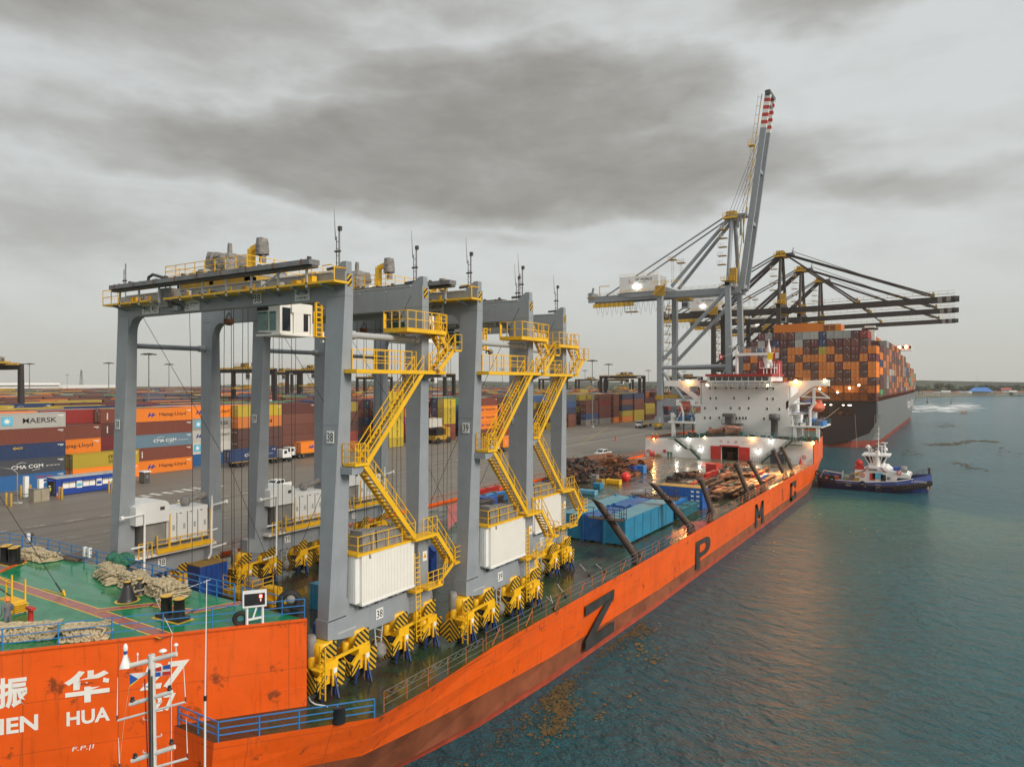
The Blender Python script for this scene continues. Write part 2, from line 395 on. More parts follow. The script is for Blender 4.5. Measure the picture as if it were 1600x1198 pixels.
for i in range(9): g.box(-112+random.uniform(-.5,.5),-109,62+i*1.9,63+i*1.9,3.704,3.708,wl)
g.hexa([(-95,190,3.704),(-94.7,190,3.704),(-119,262,3.704),(-119.4,262,3.704),(-95,190,3.708),(-94.7,190,3.708),(-119,262,3.708),(-119.4,262,3.708)],yl)
for x in (-69.6,-70.4,-97.3,-98.0): g.box(x-.06,x+.06,-200,1000,3.704,3.712,dsteel)
struct(g,'road_markings')
# far shore
land=pm('far_shore_soil',(.14,.13,.08),.95,var=.35,vs=.02)
g=M(); pts=[(-1500,1350),(-300,1330),(-46,1140),(10,1300),(100,1420),(400,1500),(1500,1700),(3250,2100),(3250,3250),(-3250,3250),(-3250,1750),(-1500,1750)]
g.prism(pts,'z',-2,1.2,land); struct(g,'far_shore')
g=M(); g.box(-3250,-1500,-850,1750,-2,3.6,land); struct(g,'inland_ground')
# low distant hills
g=M(); hv=[];n=60
for i in range(n+1):
    x=-3200+i*6400/60; hh=27+3*math.sin(i*.33)+3*math.sin(i*.9+1)+random.uniform(-1,1); hv.append((x,hh))
g.prism([(x,h_) for x,h_ in hv]+[(3200,-2),(-3200,-2)],'y',3100,3200,pm('distant_green_hills',(.07,.09,.06),.95,var=.3,vs=.004)); struct(g,'hills')
leafA=pm('dark_tree_foliage',(.045,.065,.026),.9,var=.5,vs=.4); leafB=pm('olive_tree_foliage',(.085,.095,.038),.9,var=.5,vs=.4)
def leafy(g,c,rx,rz,n,s,mats):
    for i in range(n):
        a=random.uniform(0,6.283); zz=random.uniform(-1,1); rr=math.sqrt(max(0,1-zz*zz))*random.uniform(.55,1.05)
        p=Vector((c[0]+rx*rr*math.cos(a),c[1]+rx*rr*math.sin(a),c[2]+rz*zz*random.uniform(.7,1)))
        u=Vector((random.uniform(-1,1),random.uniform(-1,1),random.uniform(-1,1))).normalized()*s*random.uniform(.6,1.4)
        v=u.cross(Vector((random.uniform(-1,1),random.uniform(-1,1),random.uniform(-1,1)))).normalized()*s*random.uniform(.5,1.1)
        g.add([p-u,p-v*.7,p+u,p+v],[(0,1,2,3)],random.choice(mats))
# woodland behind the shore and the yard
g=M()
for i in range(520):
    x=random.uniform(-2200,900); y=1480+random.uniform(0,500)+ (0 if x<100 else (x-100)*.35); hh=random.uniform(6,12)
    leafy(g,(x,y,3+hh*.55),random.uniform(6,13),hh*.6,26,2.6,[leafA,leafB])
tag(g.build('woodland',fix=False),kind='stuff')
# trees standing along the far shore
trunkm=pm('tree_bark',(.10,.075,.05),.9)
protos=[]
for k in range(4):
    t=thing('shore_tree','', 'tree',(0,0,0),'trees along the far shore')
    g=M(); g.tube((0,0,0),(.3,.2,5),.35,trunkm,7,.2); 
    for a in range(4): g.tube((.2,.1,3+a*.4),(2.2*math.cos(a*1.6+k),2.2*math.sin(a*1.6+k),6+a*.3),.15,trunkm,5,.06)
    g.build('trunk',t)
    g=M()
    for q in range(6):
        a=random.uniform(0,6.28); leafy(g,(random.uniform(1,3.2)*math.cos(a),random.uniform(1,3.2)*math.sin(a),random.uniform(5.5,8.5)),random.uniform(1.8,3),random.uniform(1.2,2),70,.75,[leafA,leafB] if k%2 else [leafA])
    g.build('crown',t); protos.append(t)
ORD=['first','second','third','fourth','fifth','sixth','seventh','eighth','ninth','tenth','eleventh','twelfth','thirteenth','fourteenth','fifteenth','sixteenth','seventeenth','eighteenth','nineteenth','twentieth','twenty-first','twenty-second','twenty-third','twenty-fourth','twenty-fifth','twenty-sixth']
TREEPOS=[ORD[i]+' of the row counted from the container ship bow' if i<13 else ORD[25-i]+' of the row counted from the right photo edge' for i in range(26)]; cnt=0
for i in range(26):
    px=1436+i*6.6+random.uniform(-2,2); y=1330+i*9+random.uniform(0,60)
    x=AY(px,600,y)[0]
    lab='%s shore tree, %s'%(['dark green rounded','olive green broad'][i%2],TREEPOS[i])
    if cnt<4: t=protos[i]; t.location=(x,y,1.1); t['label']=lab
    else: t=dup(protos[i%4],(x,y,1.1),random.uniform(0,6),lab)
    s=random.uniform(1.1,2.1); t.scale=(s,s,s*random.uniform(.7,1)); cnt+=1
# houses on the far shore
hw=pm('pale_house_render',(.55,.52,.45),.8,var=.1); hr=[pm('terracotta_roof',(.30,.13,.08),.8),pm('grey_tin_roof',(.30,.30,.29),.6),pm('white_roof',(.6,.6,.57),.7)]
def house(px,y,w,h,roof,label,k):
    x=AY(px,600,y)[0]; t=thing('shore_house',label,'house',(x,y,1.2),'houses on the far shore')
    g=M(); g.box(x-w/2,x+w/2,y,y+8,1.2,1.2+h,hw); g.build('wall',t)
    g=M(); g.prism([(y-.6,1.2+h),(y+8.6,1.2+h),(y+4,1.2+h+2.2)],'x',x-w/2-.5,x+w/2+.5,roof); g.build('roof',t)
    g=M()
    for i in range(int(w/3)): g.box(x-w/2+1+i*3,x-w/2+2.2+i*3,y-.03,y+.05,2.2,3.4,dglass)
    g.build('window',t)
for k,(px,y,w,h) in enumerate([(1450,1290,13,5),(1464,1310,8,4),(1478,1340,12,5),(1489,1345,14,3.5),(1504,1350,16,4),(1512,1352,10,3.4),(1560,1385,12,4),(1573,1390,16,4),(1583,1390,10,5),(1594,1400,18,4.5)]):
    house(px,y,w,h,hr[k%3],'small pale house with %s roof, %s house from the left on the far waterfront'%(['terracotta','grey tin','white'][k%3],ORD[k]),k)
x0=AY(1517,600,1370)[0]; x1=AY(1549,600,1370)[0]
t=thing('pavilion','large building with a bright blue pitched roof on the far shore','building',((x0+x1)/2,1370,1.2))
g=M(); g.box(x0+2,x1-2,1372,1392,1.2,7,hw); g.build('wall',t)
g=M(); g.hexa([(x0-3,1366,7),(x1+3,1366,7),(x1+3,1398,7),(x0-3,1398,7),(x0+5,1380,13.5),(x1-5,1380,13.5),(x1-5,1384,13.5),(x0+5,1384,13.5)],pm('bright_blue_roof',(.05,.20,.55),.5,var=.2,vs=.3)); g.build('roof',t)
x0=AY(1565,600,1500)[0]
t=thing('red_roofed_house','house with a red roof among trees on the far right shore','house',(x0,1500,1.2)); g=M(); g.box(x0,x0+14,1500,1510,1.2,9,hw); g.build('wall',t); g=M(); g.prism([(1499,9),(1511,9),(1505,12)],'x',x0-1,x0+15,pm('faded_red_roof',(.5,.09,.08),.6)); g.build('roof',t)
for px,top,lab in ((1527,589,'tallest thin radio mast rising over the far shore'),(1546,594,'shorter thin radio mast right of the blue roofed building')):
    p=AY(px,600,1900); q=AY(px,top-4,1900); g=M(); g.tube((p[0],1900,0),(p[0],1900,q[2]),.5,steel,6,.15)
    for k in range(6): g.box(p[0]-1.4+k*.15,p[0]+1.4-k*.15,1899.9,1900.1,6+k*4,6.3+k*4,steel)
    solo(g,'radio_mast',lab,'mast',(p[0],1900,0),'radio masts on the far shore')
# speed boat, markers, wash and floating weed
p=AZ(1505,645,0); g=M(); g.prism([(-1.6,.7),(1.8,.75),(2.6,.9),(1.9,.1),(-1.5,.1)],'y',-.8,.8,pm('orange_boat_plastic',(.7,.25,.05),.5)); g.box(-.9,.2,-.5,.5,.7,1.1,white); g.ball((-.3,0,1.4),.32,dsteel)
g.v=[(v[0]+p[0],v[1]+p[1],v[2]) for v in g.v]; solo(g,'small_boat','tiny orange boat out on the open water right of the container ship','boat',(p[0],p[1],0))
for (px,py),lab in (((1449,629),'dark channel marker post in the water near the container ship bow'),((1486,632),'fainter dark marker post farther right beyond the wash')):
    p=AZ(px,py,0); g=M(); g.lathe(p,[(1.1,-.5),(1.1,.7),(.3,1.2),(.22,4.2),(.5,4.3),(.1,5.2)],dsteel,10); solo(g,'channel_marker',lab,'buoy',p,'channel markers')
foam=pm('white_sea_foam',(.75,.78,.78),.6,var=.1); g=M()
for i in range(170):
    px=random.uniform(1424,1520); py=random.gauss(638 if px<1490 else 634,3.2); p=AZ(px,max(630,py),.06); a=random.uniform(4,14); bb=random.uniform(.5,1.8)
    n=9; g.quad([(p[0]+a*math.cos(6.283*i_/n)*random.uniform(.5,1),p[1]+bb*3*math.sin(6.283*i_/n)*random.uniform(.5,1),.06+random.uniform(0,.1)) for i_ in range(n)],foam)
tag(g.build('boat_wash',fix=False),kind='stuff')
weed=pm('brown_floating_seaweed',(.095,.065,.018),.8,var=.45,vs=2,bump=.6); g=M()
def weeds(pts,n,spread,s):
    for i in range(n):
        k=random.uniform(0,len(pts)-1.001); a=pts[int(k)]; b_=pts[int(k)+1]; f=k-int(k)
        p=AZ(a[0]+(b_[0]-a[0])*f,a[1]+(b_[1]-a[1])*f,.03); x=p[0]+random.gauss(0,spread); y=p[1]+random.gauss(0,spread*2.0)
        r=s*random.uniform(.15,1)*random.uniform(.3,1); q=7
        if x<-24.4 and y>20: continue
        g.quad([(x+r*math.cos(6.283*j/q)*random.uniform(.4,1.3),y+1.4*r*math.sin(6.283*j/q)*random.uniform(.4,1.3),.02+random.uniform(0,.05)) for j in range(q)],weed)
weeds([(860,1150),(880,1112),(866,1092),(885,1070)],900,.45,.20); weeds([(985,968),(1010,985),(950,1000),(925,1015)],700,.6,.2); weeds([(760,1168),(900,1040),(985,985)],700,.8,.18)
weeds([(1000,1010),(1020,1030)],60,.6,.3); weeds([(1450,694),(1490,694),(1520,688),(1556,690)],200,1.2,1.3); weeds([(1490,660),(1475,668)],60,2,1.4); weeds([(1490,722),(1530,733)],70,1.2,.9); weeds([(1440,715),(1410,700)],40,2,.9)
weeds([(1560,700),(1600,720)],30,3,1.0); weeds([(900,1120),(1000,1090)],60,1.2,.25)
tag(g.build('floating_seaweed',fix=False),kind='stuff')
# ================================================================ HEAVY LIFT SHIP
DK=5.0; FC=9.5; PS=-24.6; SB=-61.0; MID=(PS+SB)/2
ship=thing('heavy_lift_ship','orange heavy lift ship with green decks carrying gantry cranes along the quay','ship',(MID,90,0))
def mir(x): return 2*MID-x
brown=pm('boot_top_brown',(.25,.072,.030),.6,var=.35,vs=.5,streak=.35,rustc=(.10,.04,.02),rust=.3,rs=.8)
bottomc=pm('antifouling_red',(.40,.065,.03),.6,var=.25,streak=.2,rustc=(.2,.05,.03))
# hull loft   (y, deck x, waterline x)
secs=[(20.6,-29.6,-30.6),(23.6,-27.2,-29.2),(26.6,-24.8,-27.9),(31,-24.75,-26.75),(37,-24.7,-25.75),(45,-24.65,-25.2),(66,-24.6,-24.75),(100,-24.6,-24.7),(130,-24.6,-24.8),(150,-24.62,-25.0),(162,-24.7,-25.9),(172,-25.4,-28.2),(184,-27.2,-33),(196,-29.6,-38.0)]
def topz(y): return 5.0 if y<36.3 else 5.32
rows=[]
for y,xd,xw in secs:
    br=2.5 if y<60 else 1.65
    if y<50: br=3.0-(y-20)/30*1.2
    rd=.5
    def xs(z): 
        f=max(0,min(1,z/5.0)); return xw+(xd-xw)*(f**.75)
    rows.append([(xw-.2,y,-3),(xs(0),y,0),(xs(rd),y,rd),(xs(br),y,br),(xs((br+topz(y))/2),y,(br+topz(y))/2),(xd,y,topz(y))])
g=M(); n=len(rows)
for i in range(n-1):
    A,B=rows[i],rows[i+1]
    for j in range(5):
        m_=[bottomc,bottomc,brown,orange,orange][j]
        g.add([A[j],B[j],B[j+1],A[j+1]],[(0,1,2,3)],m_)
        g.add([(mir(p[0]),p[1],p[2]) for p in (A[j],B[j],B[j+1],A[j+1])],[(0,3,2,1)],m_)
A=rows[-1]; ring=A+[(mir(p[0]),p[1],p[2]) for p in A[::-1]]; g.quad(ring,orange)
A=rows[0]
# forward end of the side ledge
for s_ in (0,1):
    f=(lambda p:p) if s_==0 else (lambda p:(mir(p[0]),p[1],p[2]))
    xe=-33.0
    g.quad([f(p) for p in [(A[1][0],20.6,-3),(xe-1.4,20.6,-3),(xe,20.6,5.0),(A[5][0],20.6,5.0)]],orange)
g.build('hull',ship,fix=False)
# forecastle block: flat raking sides, straight up
bow=[(-28.9,25.6),(-37.3,14.9),(-40.6,10.4),(-42.2,7.6),(-42.8,6.2)]
full=bow+[(mir(x),y) for x,y in bow[-2::-1]]
g=M(); n=len(full)
for i in range(n-1):
    a,b_=full[i],full[i+1]; g.quad([(a[0],a[1],-3),(b_[0],b_[1],-3),(b_[0],b_[1],FC),(a[0],a[1],FC)],orange)
g.quad([(full[0][0],25.6,DK-.5),(full[-1][0],25.6,DK-.5),(full[-1][0],25.6,FC),(full[0][0],25.6,FC)],orange)
# rolled edge and raised panel seam
for i in range(n-1):
    a,b_=full[i],full[i+1]; g.beam((a[0],a[1],FC+.02),(b_[0],b_[1],FC+.02),.16,.10,orange)
bx,by=-28.9,25.6; bl=math.hypot(-37.3-bx,14.9-by); bd=((-37.3-bx)/bl,(14.9-by)/bl); bn_=(-bd[1],bd[0])
if bn_[0]<0: bn_=(-bn_[0],-bn_[1])
def BW(s,z,o=.03): return (bx+bd[0]*s+bn_[0]*o,by+bd[1]*s+bn_[1]*o,z)
g.pipe([BW(0,5.97,.0),BW(1.9,5.97,.0),BW(2.3,5.9,.0),BW(2.55,5.6,0),BW(2.6,4.6,0)],.022,orange,5)
g.build('forecastle',ship)
# forecastle deck
m=bpy.data.materials.new('wet_green_deck'); m.use_nodes=True; nt=m.node_tree; b=nt.nodes['Principled BSDF']; MATS['fdeck']=m
tc=N(nt,'ShaderNodeTexCoord').outputs['Object']; n1=noise(nt,mapping(nt,tc,(.16,1.3,1),rot=(0,0,.12)),1.0,5,.6); n2=noise(nt,tc,.5,6,.65)
cc=ramp(nt,n2,[(.3,(.006,.15,.062)),(.62,(.010,.24,.10)),(.85,(.05,.16,.07))])
nt.links.new(cc,b.inputs['Base Color'])
nt.links.new(ramp(nt,n1,[(.38,(.06,)*3),(.62,(.30,)*3)]),b.inputs['Roughness'])
bnn=N(nt,'ShaderNodeBump'); bnn.inputs['Strength'].default_value=.25; bnn.inputs['Distance'].default_value=.05; nt.links.new(n1,bnn.inputs['Height']); nt.links.new(bnn.outputs[0],b.inputs['Normal'])
fdeck=m
g=M(); g.quad([(x,y,FC) for x,y in full],fdeck)
g.build('forecastle_deck',ship)
# walkway marked on the forecastle deck
pr=pm('walkway_red_brown',(.36,.10,.075),.25,var=.25,vs=2); py_=pm('deck_marking_yellow',(.78,.45,.04),.4,var=.15)
g=M()
def strip(pts,w,z):
    pts=[Vector((p[0],p[1],z)) for p in pts]
    for a,b_ in zip(pts,pts[1:]):
        d=(b_-a).normalized(); p=Vector((-d.y,d.x,0)); e=d*.0
        g.quad([a-p*(w/2+.09)-e+Vector((0,0,.004)),b_-p*(w/2+.09)+e+Vector((0,0,.004)),b_+p*(w/2+.09)+Vector((0,0,.004)),a+p*(w/2+.09)+Vector((0,0,.004))],py_)
    for a,b_ in zip(pts,pts[1:]):
        d=(b_-a).normalized(); p=Vector((-d.y,d.x,0))
        g.quad([a-p*w/2+Vector((0,0,.010)),b_-p*w/2+Vector((0,0,.010)),b_+p*w/2+Vector((0,0,.010)),a+p*w/2+Vector((0,0,.010))],pr)
P_=lambda x,y:AZ(x,y,FC)
strip([P_(-60,885),P_(5,908),P_(140,952),P_(262,994)],.62,FC+.001)
strip([P_(150,954),P_(240,944),P_(300,956),P_(378,941)],.5,FC+.016)
g.build('walkway_marking',ship)
# hull lettering
g=M()
def L3(y,z): return (PS+.05,y,z)
def poly(ps): g.quad([L3(*p) for p in ps],MATS['zp'])
zp=pm('faded_black_hull_lettering',(.035,.034,.032),.6,var=.4,vs=1,rust=.15,rustc=(.3,.09,.02))
MATS['zp']=zp
poly([(49.8,4.45),(55.3,4.45),(55.3,3.75),(49.8,3.6)]); poly([(53.6,3.78),(55.3,3.75),(51.6,1.75),(49.8,1.72)]); poly([(49.8,1.72),(55.3,1.75),(55.3,.85),(49.8,.85)])
g.build('side_lettering',ship,fix=False); g=M()
poly([(77.6,4.1),(79.0,4.1),(79.0,.95),(77.6,.95)])
arc=[(79.0,4.1),(81.4,4.05),(82.6,3.8),(83.1,3.3),(83.0,2.7),(82.4,2.3),(81.2,2.1),(79.0,2.05)]; ari=[(79.0,3.5),(80.6,3.5),(81.2,3.4),(81.5,3.15),(81.5,2.95),(81.2,2.75),(80.6,2.65),(79.0,2.65)]
for i in range(7): poly([arc[i],arc[i+1],ari[i+1],ari[i]])
g.build('side_lettering',ship,fix=False); g=M()
for a in (105.2,109.2): poly([(a,4.2),(a+1.3,4.2),(a+1.3,.85),(a,.85)])
poly([(105.2,4.2),(106.5,4.2),(108.4,1.9),(107.3,1.9)]); poly([(109.2,4.2),(110.5,4.2),(108.4,1.9),(107.3,1.9)])
g.build('side_lettering',ship,fix=False); g=M()
poly([(131,4.1),(132.5,4.1),(132.5,.95),(131,.95)]); poly([(131,4.25),(136.2,4.25),(136.2,3.5),(131,3.5)]); poly([(131,1.7),(136.2,1.7),(136.2,.95),(131,.95)]); poly([(134.9,3.5),(136.2,3.5),(136.2,2.9),(134.9,2.9)]); poly([(134.9,2.3),(136.2,2.3),(136.2,1.5),(134.9,1.5)])
g.build('side_lettering',ship,fix=False); g=M()
poly([(123.9,4.2),(124.2,4.2),(124.9,2.0),(124.6,2.0)])
g.build('side_lettering',ship,fix=False)
g=M(); wt=pm('white_lettering',(.80,.78,.72),.5,var=.05)
ux=(-bd[0],-bd[1],0); uz=(0,0,1)
def bt(t,s0,s1,z0,z1,bold=.02,slant=0):
    g=M(); g.text(t,BW(s0,z0),ux,uz,z1-z0,wt,w=(s0-s1),bold=bold,slant=slant); g.build('bow_lettering',ship,fix=False)
bt('ZHEN',14.9,12.1,5.74,6.48,.09); bt('HUA',10.95,9.13,5.70,6.38,.09); bt('27',7.35,6.25,5.78,6.62,.09)
bt('振',13.75,12.5,6.92,8.35,.09); bt('华',11.05,9.15,6.72,8.26,.09); bt('27',7.85,5.95,6.9,8.2,.09,.25); bt('F.P.|I',10.74,9.85,4.42,4.68,.01,.2)
# main deck
m=bpy.data.materials.new('wet_main_deck'); m.use_nodes=True; nt=m.node_tree; b=nt.nodes['Principled BSDF']; MATS['mdeck']=m
tc=N(nt,'ShaderNodeTexCoord').outputs['Object']; n1=noise(nt,mapping(nt,tc,(1,.55,1)),.16,7,.62,.4); n2=noise(nt,mapping(nt,tc,(1,.4,1)),.5,7,.68); n3=noise(nt,tc,1.6,6,.7)
cc=ramp(nt,n1,[(.36,(.012,.075,.040)),(.48,(.035,.060,.030)),(.58,(.050,.034,.022)),(.72,(.085,.035,.020))])
s=N(nt,'ShaderNodeSeparateXYZ'); nt.links.new(tc,s.inputs[0])
aft=mth(nt,'MULTIPLY',mth(nt,'ADD',s.outputs[1],2.0),1/45,clamp=True)
cc=mixc(nt,mth(nt,'MULTIPLY',aft,.75),cc,ramp(nt,n1,[(.35,(.11,.12,.095)),(.6,(.16,.13,.10)),(.75,(.20,.10,.06))]))
cc=mixc(nt,mth(nt,'MULTIPLY',mth(nt,'SUBTRACT',n3,.52),4,clamp=True),cc,(.018,.014,.010))
nt.links.new(cc,b.inputs['Base Color'])
nt.links.new(ramp(nt,n2,[(.40,(.07,)*3),(.60,(.42,)*3)]),b.inputs['Roughness'])
bnn=N(nt,'ShaderNodeBump'); bnn.inputs['Strength'].default_value=.5; bnn.inputs['Distance'].default_value=.04; nt.links.new(n2,bnn.inputs['Height']); nt.links.new(bnn.outputs[0],b.inputs['Normal'])
g=M(); dk=[(y,xd) for y,xd,_ in secs]
for i in range(len(dk)-1):
    y0,x0=dk[i];y1,x1=dk[i+1]; g.quad([(x0-.02,y0,DK-.02),(x1-.02,y1,DK-.02),(mir(x1)+.02,y1,DK-.02),(mir(x0)+.02,y0,DK-.02)],m)
g.build('main_deck',ship)
redm=pm('faded_red_deck_patch',(.45,.06,.035),.3,var=.4,vs=1)
for q in ([(1040,842),(1085,832),(1120,812),(1075,815)],[(700,828),(722,806),(722,782),(700,790)],[(1090,728),(1150,735),(1150,727),(1098,722)]):
    g=M(); g.quad([AZ(x,y,DK-.012) for x,y in q],redm); g.build('deck_paint_patch',ship)
# railings
railo=pm('orange_rail_paint',(.55,.14,.03),.6,var=.3,rust=.3); 
g=M(); g.rail([(-24.95,27.2,DK),(-24.95,36.2,DK)],1.05,steel,1.75,.018,3,railo)
g.rail([(-24.85,36.4,5.3),(-24.85,160,5.3)],1.05,steel,1.9,.018,3,railo)
for i in range(30): 
    y=38+i*4.1; g.beam((-24.85,y,6.2),(-24.85,y-.9,5.35),.05,.05,railo)
for i in range(12):
    y=27.5+i*.75; g.pipe([(-24.95,y,DK+1.0),(-24.93,y+.38,DK+.75),(-24.95,y+.75,DK+.95)],.02,steel,4)
g.build('side_railing',ship)
g=M(); g.rail([(-60.7,27.2,5.3),(-60.7,155,5.3)],1.05,railo,1.9,.02,3); g.build('quayside_railing',ship)
g=M(); g.rail([(-32.6,20.75,DK),(-29.5,20.75,DK),(-24.95,26.5,DK)],.95,bluep,1.7,.03,3); g.build('bow_ledge_railing',ship)
g=M(); a=Vector(BW(.1,FC,-.25)); b_=Vector(BW(13.6,FC,-.25)); g.rail([a,b_,(-40.7,10.6,FC),(-42.4,8,FC)],1.05,bluep,2.15,.022,3); g.build('forecastle_side_railing',ship)
g=M(); g.rail([(-30.6,25.4,FC),(-33.9,25.4,FC)],1.0,bluep,1.6,.03,2)
g.rail([(-34.6,25.4,FC),(-47.6,25.4,FC),(-56,25.4,FC),(-62,24.6,FC)],1.05,bluep,1.55,.03,3); g.build('forecastle_after_railing',ship)
g=M(); 
for q in ((122,845),(118,835),(372,862)): pass
for px,py in ((15,862),(123,882),(206,868)): 
    p=AZ(px,py,FC); g.box(p[0]-.1,p[0]+.1,25.3,25.5,FC+.5,FC+1.15,white)
g.build('junction_box',ship)
# bitts on the forecastle
def bitt(c,lab=None):
    g=M(); g.prism([(-.95,-.36),(.95,-.36),(.95,.36),(-.95,.36)],'z',FC+.02,FC+.2,blk)
    for s_ in (-.52,.52):
        g.lathe((s_,0,FC+.2),[(.28,0),(.27,.85),(.31,.86),(.31,.93)],blk,18); g.lathe((s_,0,FC+1.13),[(.30,0),(.30,.02)],py_,18)
    g.prism([(-1.1,-.5),(1.1,-.5),(1.1,.5),(-1.1,.5)],'z',FC+.001,FC+.006,py_)
    a=math.atan2(AZ(291,968,FC)[1]-AZ(250,958,FC)[1],AZ(291,968,FC)[0]-AZ(250,958,FC)[0]); 
    g.v=[(c[0]+v[0]*math.cos(a)-v[1]*math.sin(a),c[1]+v[0]*math.sin(a)+v[1]*math.cos(a),v[2]) for v in g.v]
    g.build('mooring_bitts',ship)
bitt(AZ(270,966,FC)); bitt(AZ(14,880,FC)); bitt((-55.6,22.9,FC))
for px,py,s_ in ((199,938,1.0),(218,927,.8)):
    c=AZ(px,py,FC); g=M(); g.lathe(c,[(.52,.006),(.50,.12),(.42,.18),(.26,.78),(.20,.82),(.20,1.02),(.22,1.05),(.22,1.08)],blk,20); g.lathe((c[0],c[1],c[2]+1.08),[(.19,0),(.19,.02)],py_,16); g.lathe(c,[(.66,.003),(.66,.008)],py_,20)
    g.v=[(c[0]+(v[0]-c[0])*s_,c[1]+(v[1]-c[1])*s_,c[2]+(v[2]-c[2])*s_) for v in g.v]; g.build('roller_pedestal',ship)
# after bulkhead (front of the poop)
YB=155.0; PP=9.6
g=M()
top=[(-61,9.0),(-55,9.25),(-49,9.6),(-42,10.2),(-36,10.35),(-30,10.0),(-25,9.7)]
dz=[(-43.2,-39.7)]
seg=[(-61,-45.7),(-45.7,-43.4),(-43.4,-39.8),(-39.8,-37.4),(-37.4,-24.75)]
def tz(x):
    for (a,za),(b_,zb) in zip(top,top[1:]):
        if a<=x<=b_: return za+(zb-za)*(x-a)/(b_-a)
    return top[-1][1]
def wallseg(x0,x1,z0,m=white):
    xs_=[x0]+[t_[0] for t_ in top if x0<t_[0]<x1]+[x1]
    for a,b_ in zip(xs_,xs_[1:]): g.hexa([(a,YB,z0),(b_,YB,z0),(b_,YB+.3,z0),(a,YB+.3,z0),(a,YB,tz(a)),(b_,YB,tz(b_)),(b_,YB+.3,tz(b_)),(a,YB+.3,tz(a))],m)
wallseg(-61,-43.4,DK-.1); wallseg(-43.4,-39.8,DK+2.95); wallseg(-39.8,-24.75,DK-.1)
g.build('poop_bulkhead',ship)
g=M(); g.box(-43.6,-39.6,YB+.3,YB+9,DK-.1,DK,pm('dark_store_floor',(.05,.03,.02),.5)); 
g.box(-43.7,-43.6,YB+.3,YB+9,DK,DK+3.4,dsteel); g.box(-39.6,-39.5,YB+.3,YB+9,DK,DK+3.4,dsteel); g.box(-43.7,-39.5,YB+9,YB+9.1,DK,DK+3.4,dsteel); g.box(-43.7,-39.5,YB+.3,YB+9,DK+3.4,DK+3.5,dsteel)
g.box(-43,-41.8,YB+3,YB+4.5,DK,DK+1.6,rustm); g.box(-41,-40,YB+4,YB+5,DK,DK+2.2,steel); g.build('store_room',ship)
for x0,x1 in ((-45.75,-43.5),(-39.7,-37.35)):
    g=M(); g.box(x0,x1,YB-.18,YB-.04,DK+.1,DK+3.0,redp)
    for k in range(5): g.box(x0+.05,x1-.05,YB-.22,YB-.18,DK+.3+k*.6,DK+.38+k*.6,redp)
    if x0>-41: g.box(x1-1.3,x1-.4,YB-.24,YB-.2,DK+.2,DK+2.1,redp)
    g.build('sliding_door',ship)
g=M(); g.box(-43.7,-39.5,YB-.3,YB-.02,DK+3.0,DK+3.25,redp); g.build('door_head',ship)
g=M(); rt=pm('faint_red_lettering',(.55,.22,.18),.6)
for i,ch in enumerate('安全第一'): g.text(ch,(-43.9+i*1.62,YB-.03,8.75),(1,0,0),(0,0,1),.6,rt,w=.75 if ch!='一' else .7) if ch!='一' else g.box(-39.0,-38.35,YB-.04,YB-.02,9.0,9.06,rt)
g.build('bulkhead_lettering',ship,fix=False)
g=M(); ds=pm('dark_green_stair_paint',(.03,.07,.05),.6)
def zig(pts):
    for a,b_ in zip(pts,pts[1:]):
        if abs(a[1]-b_[1])>.2: g.stair((a[0],YB-.75,a[1]),(b_[0],YB-.75,b_[1]),.8,(0,1,0),ds,rh=.9)
        else: g.box(min(a[0],b_[0]),max(a[0],b_[0]),YB-1.15,YB-.3,a[1]-.1,a[1],ds)
zig([(-55.2,9.2),(-53.8,9.2),(-51.0,7.1),(-50.1,7.1),(-48.0,5.0)]); g.build('inclined_stair',ship)
g=M(); zig([(-27.2,9.9),(-28.6,9.9),(-31.2,7.3),(-32.2,7.3),(-34.8,5.0)]); g.box(-29,-26.5,YB-2.2,YB-.2,9.0,9.1,ds); g.rail([(-29,YB-2.2,9.1),(-26.5,YB-2.2,9.1)],1,ds); g.build('inclined_stair',ship)
# fittings on the bulkhead
for x,z in ((-60.1,6.1),(-26.4,6.6)):
    g=M(); g.torus((x,YB-.12,z),.32,.09,pm('lifebuoy_orange',(.7,.2,.1),.6),'y',16,6); g.build('lifebuoy',ship)
g=M(); g.box(-56.6,-56.0,YB-.25,YB-.02,5.9,6.6,redp); g.build('fire_hose_cabinet',ship)
gv=pm('green_vent_paint',(.02,.13,.09),.5)
for x in (-55.2,-54.5,-29.9,-29.2): 
    g=M(); g.lathe((x,YB-.9,DK),[(.16,0),(.16,.9),(.36,.95),(.36,1.15),(.1,1.25)],gv,10); g.build('mushroom_vent',ship)
for x in (-59.3,-58.6,-26.9): 
    g=M(); g.lathe((x,YB-1,DK),[(.3,0),(.33,.6),(.15,1.2),(.05,1.4)],redp,10); g.build('ship_bell_fitting',ship)
g=M(); g.box(-58.0,-56.9,YB-1.4,YB-.5,DK,DK+.6,pm('tan_crate_timber',(.25,.17,.09),.8)); g.build('deck_locker',ship)
g=M(); g.rail([(-36.9,YB-1.8,DK),(-34.9,YB-1.8,DK)],1.1,dsteel,.5); g.build('stair_guard',ship)
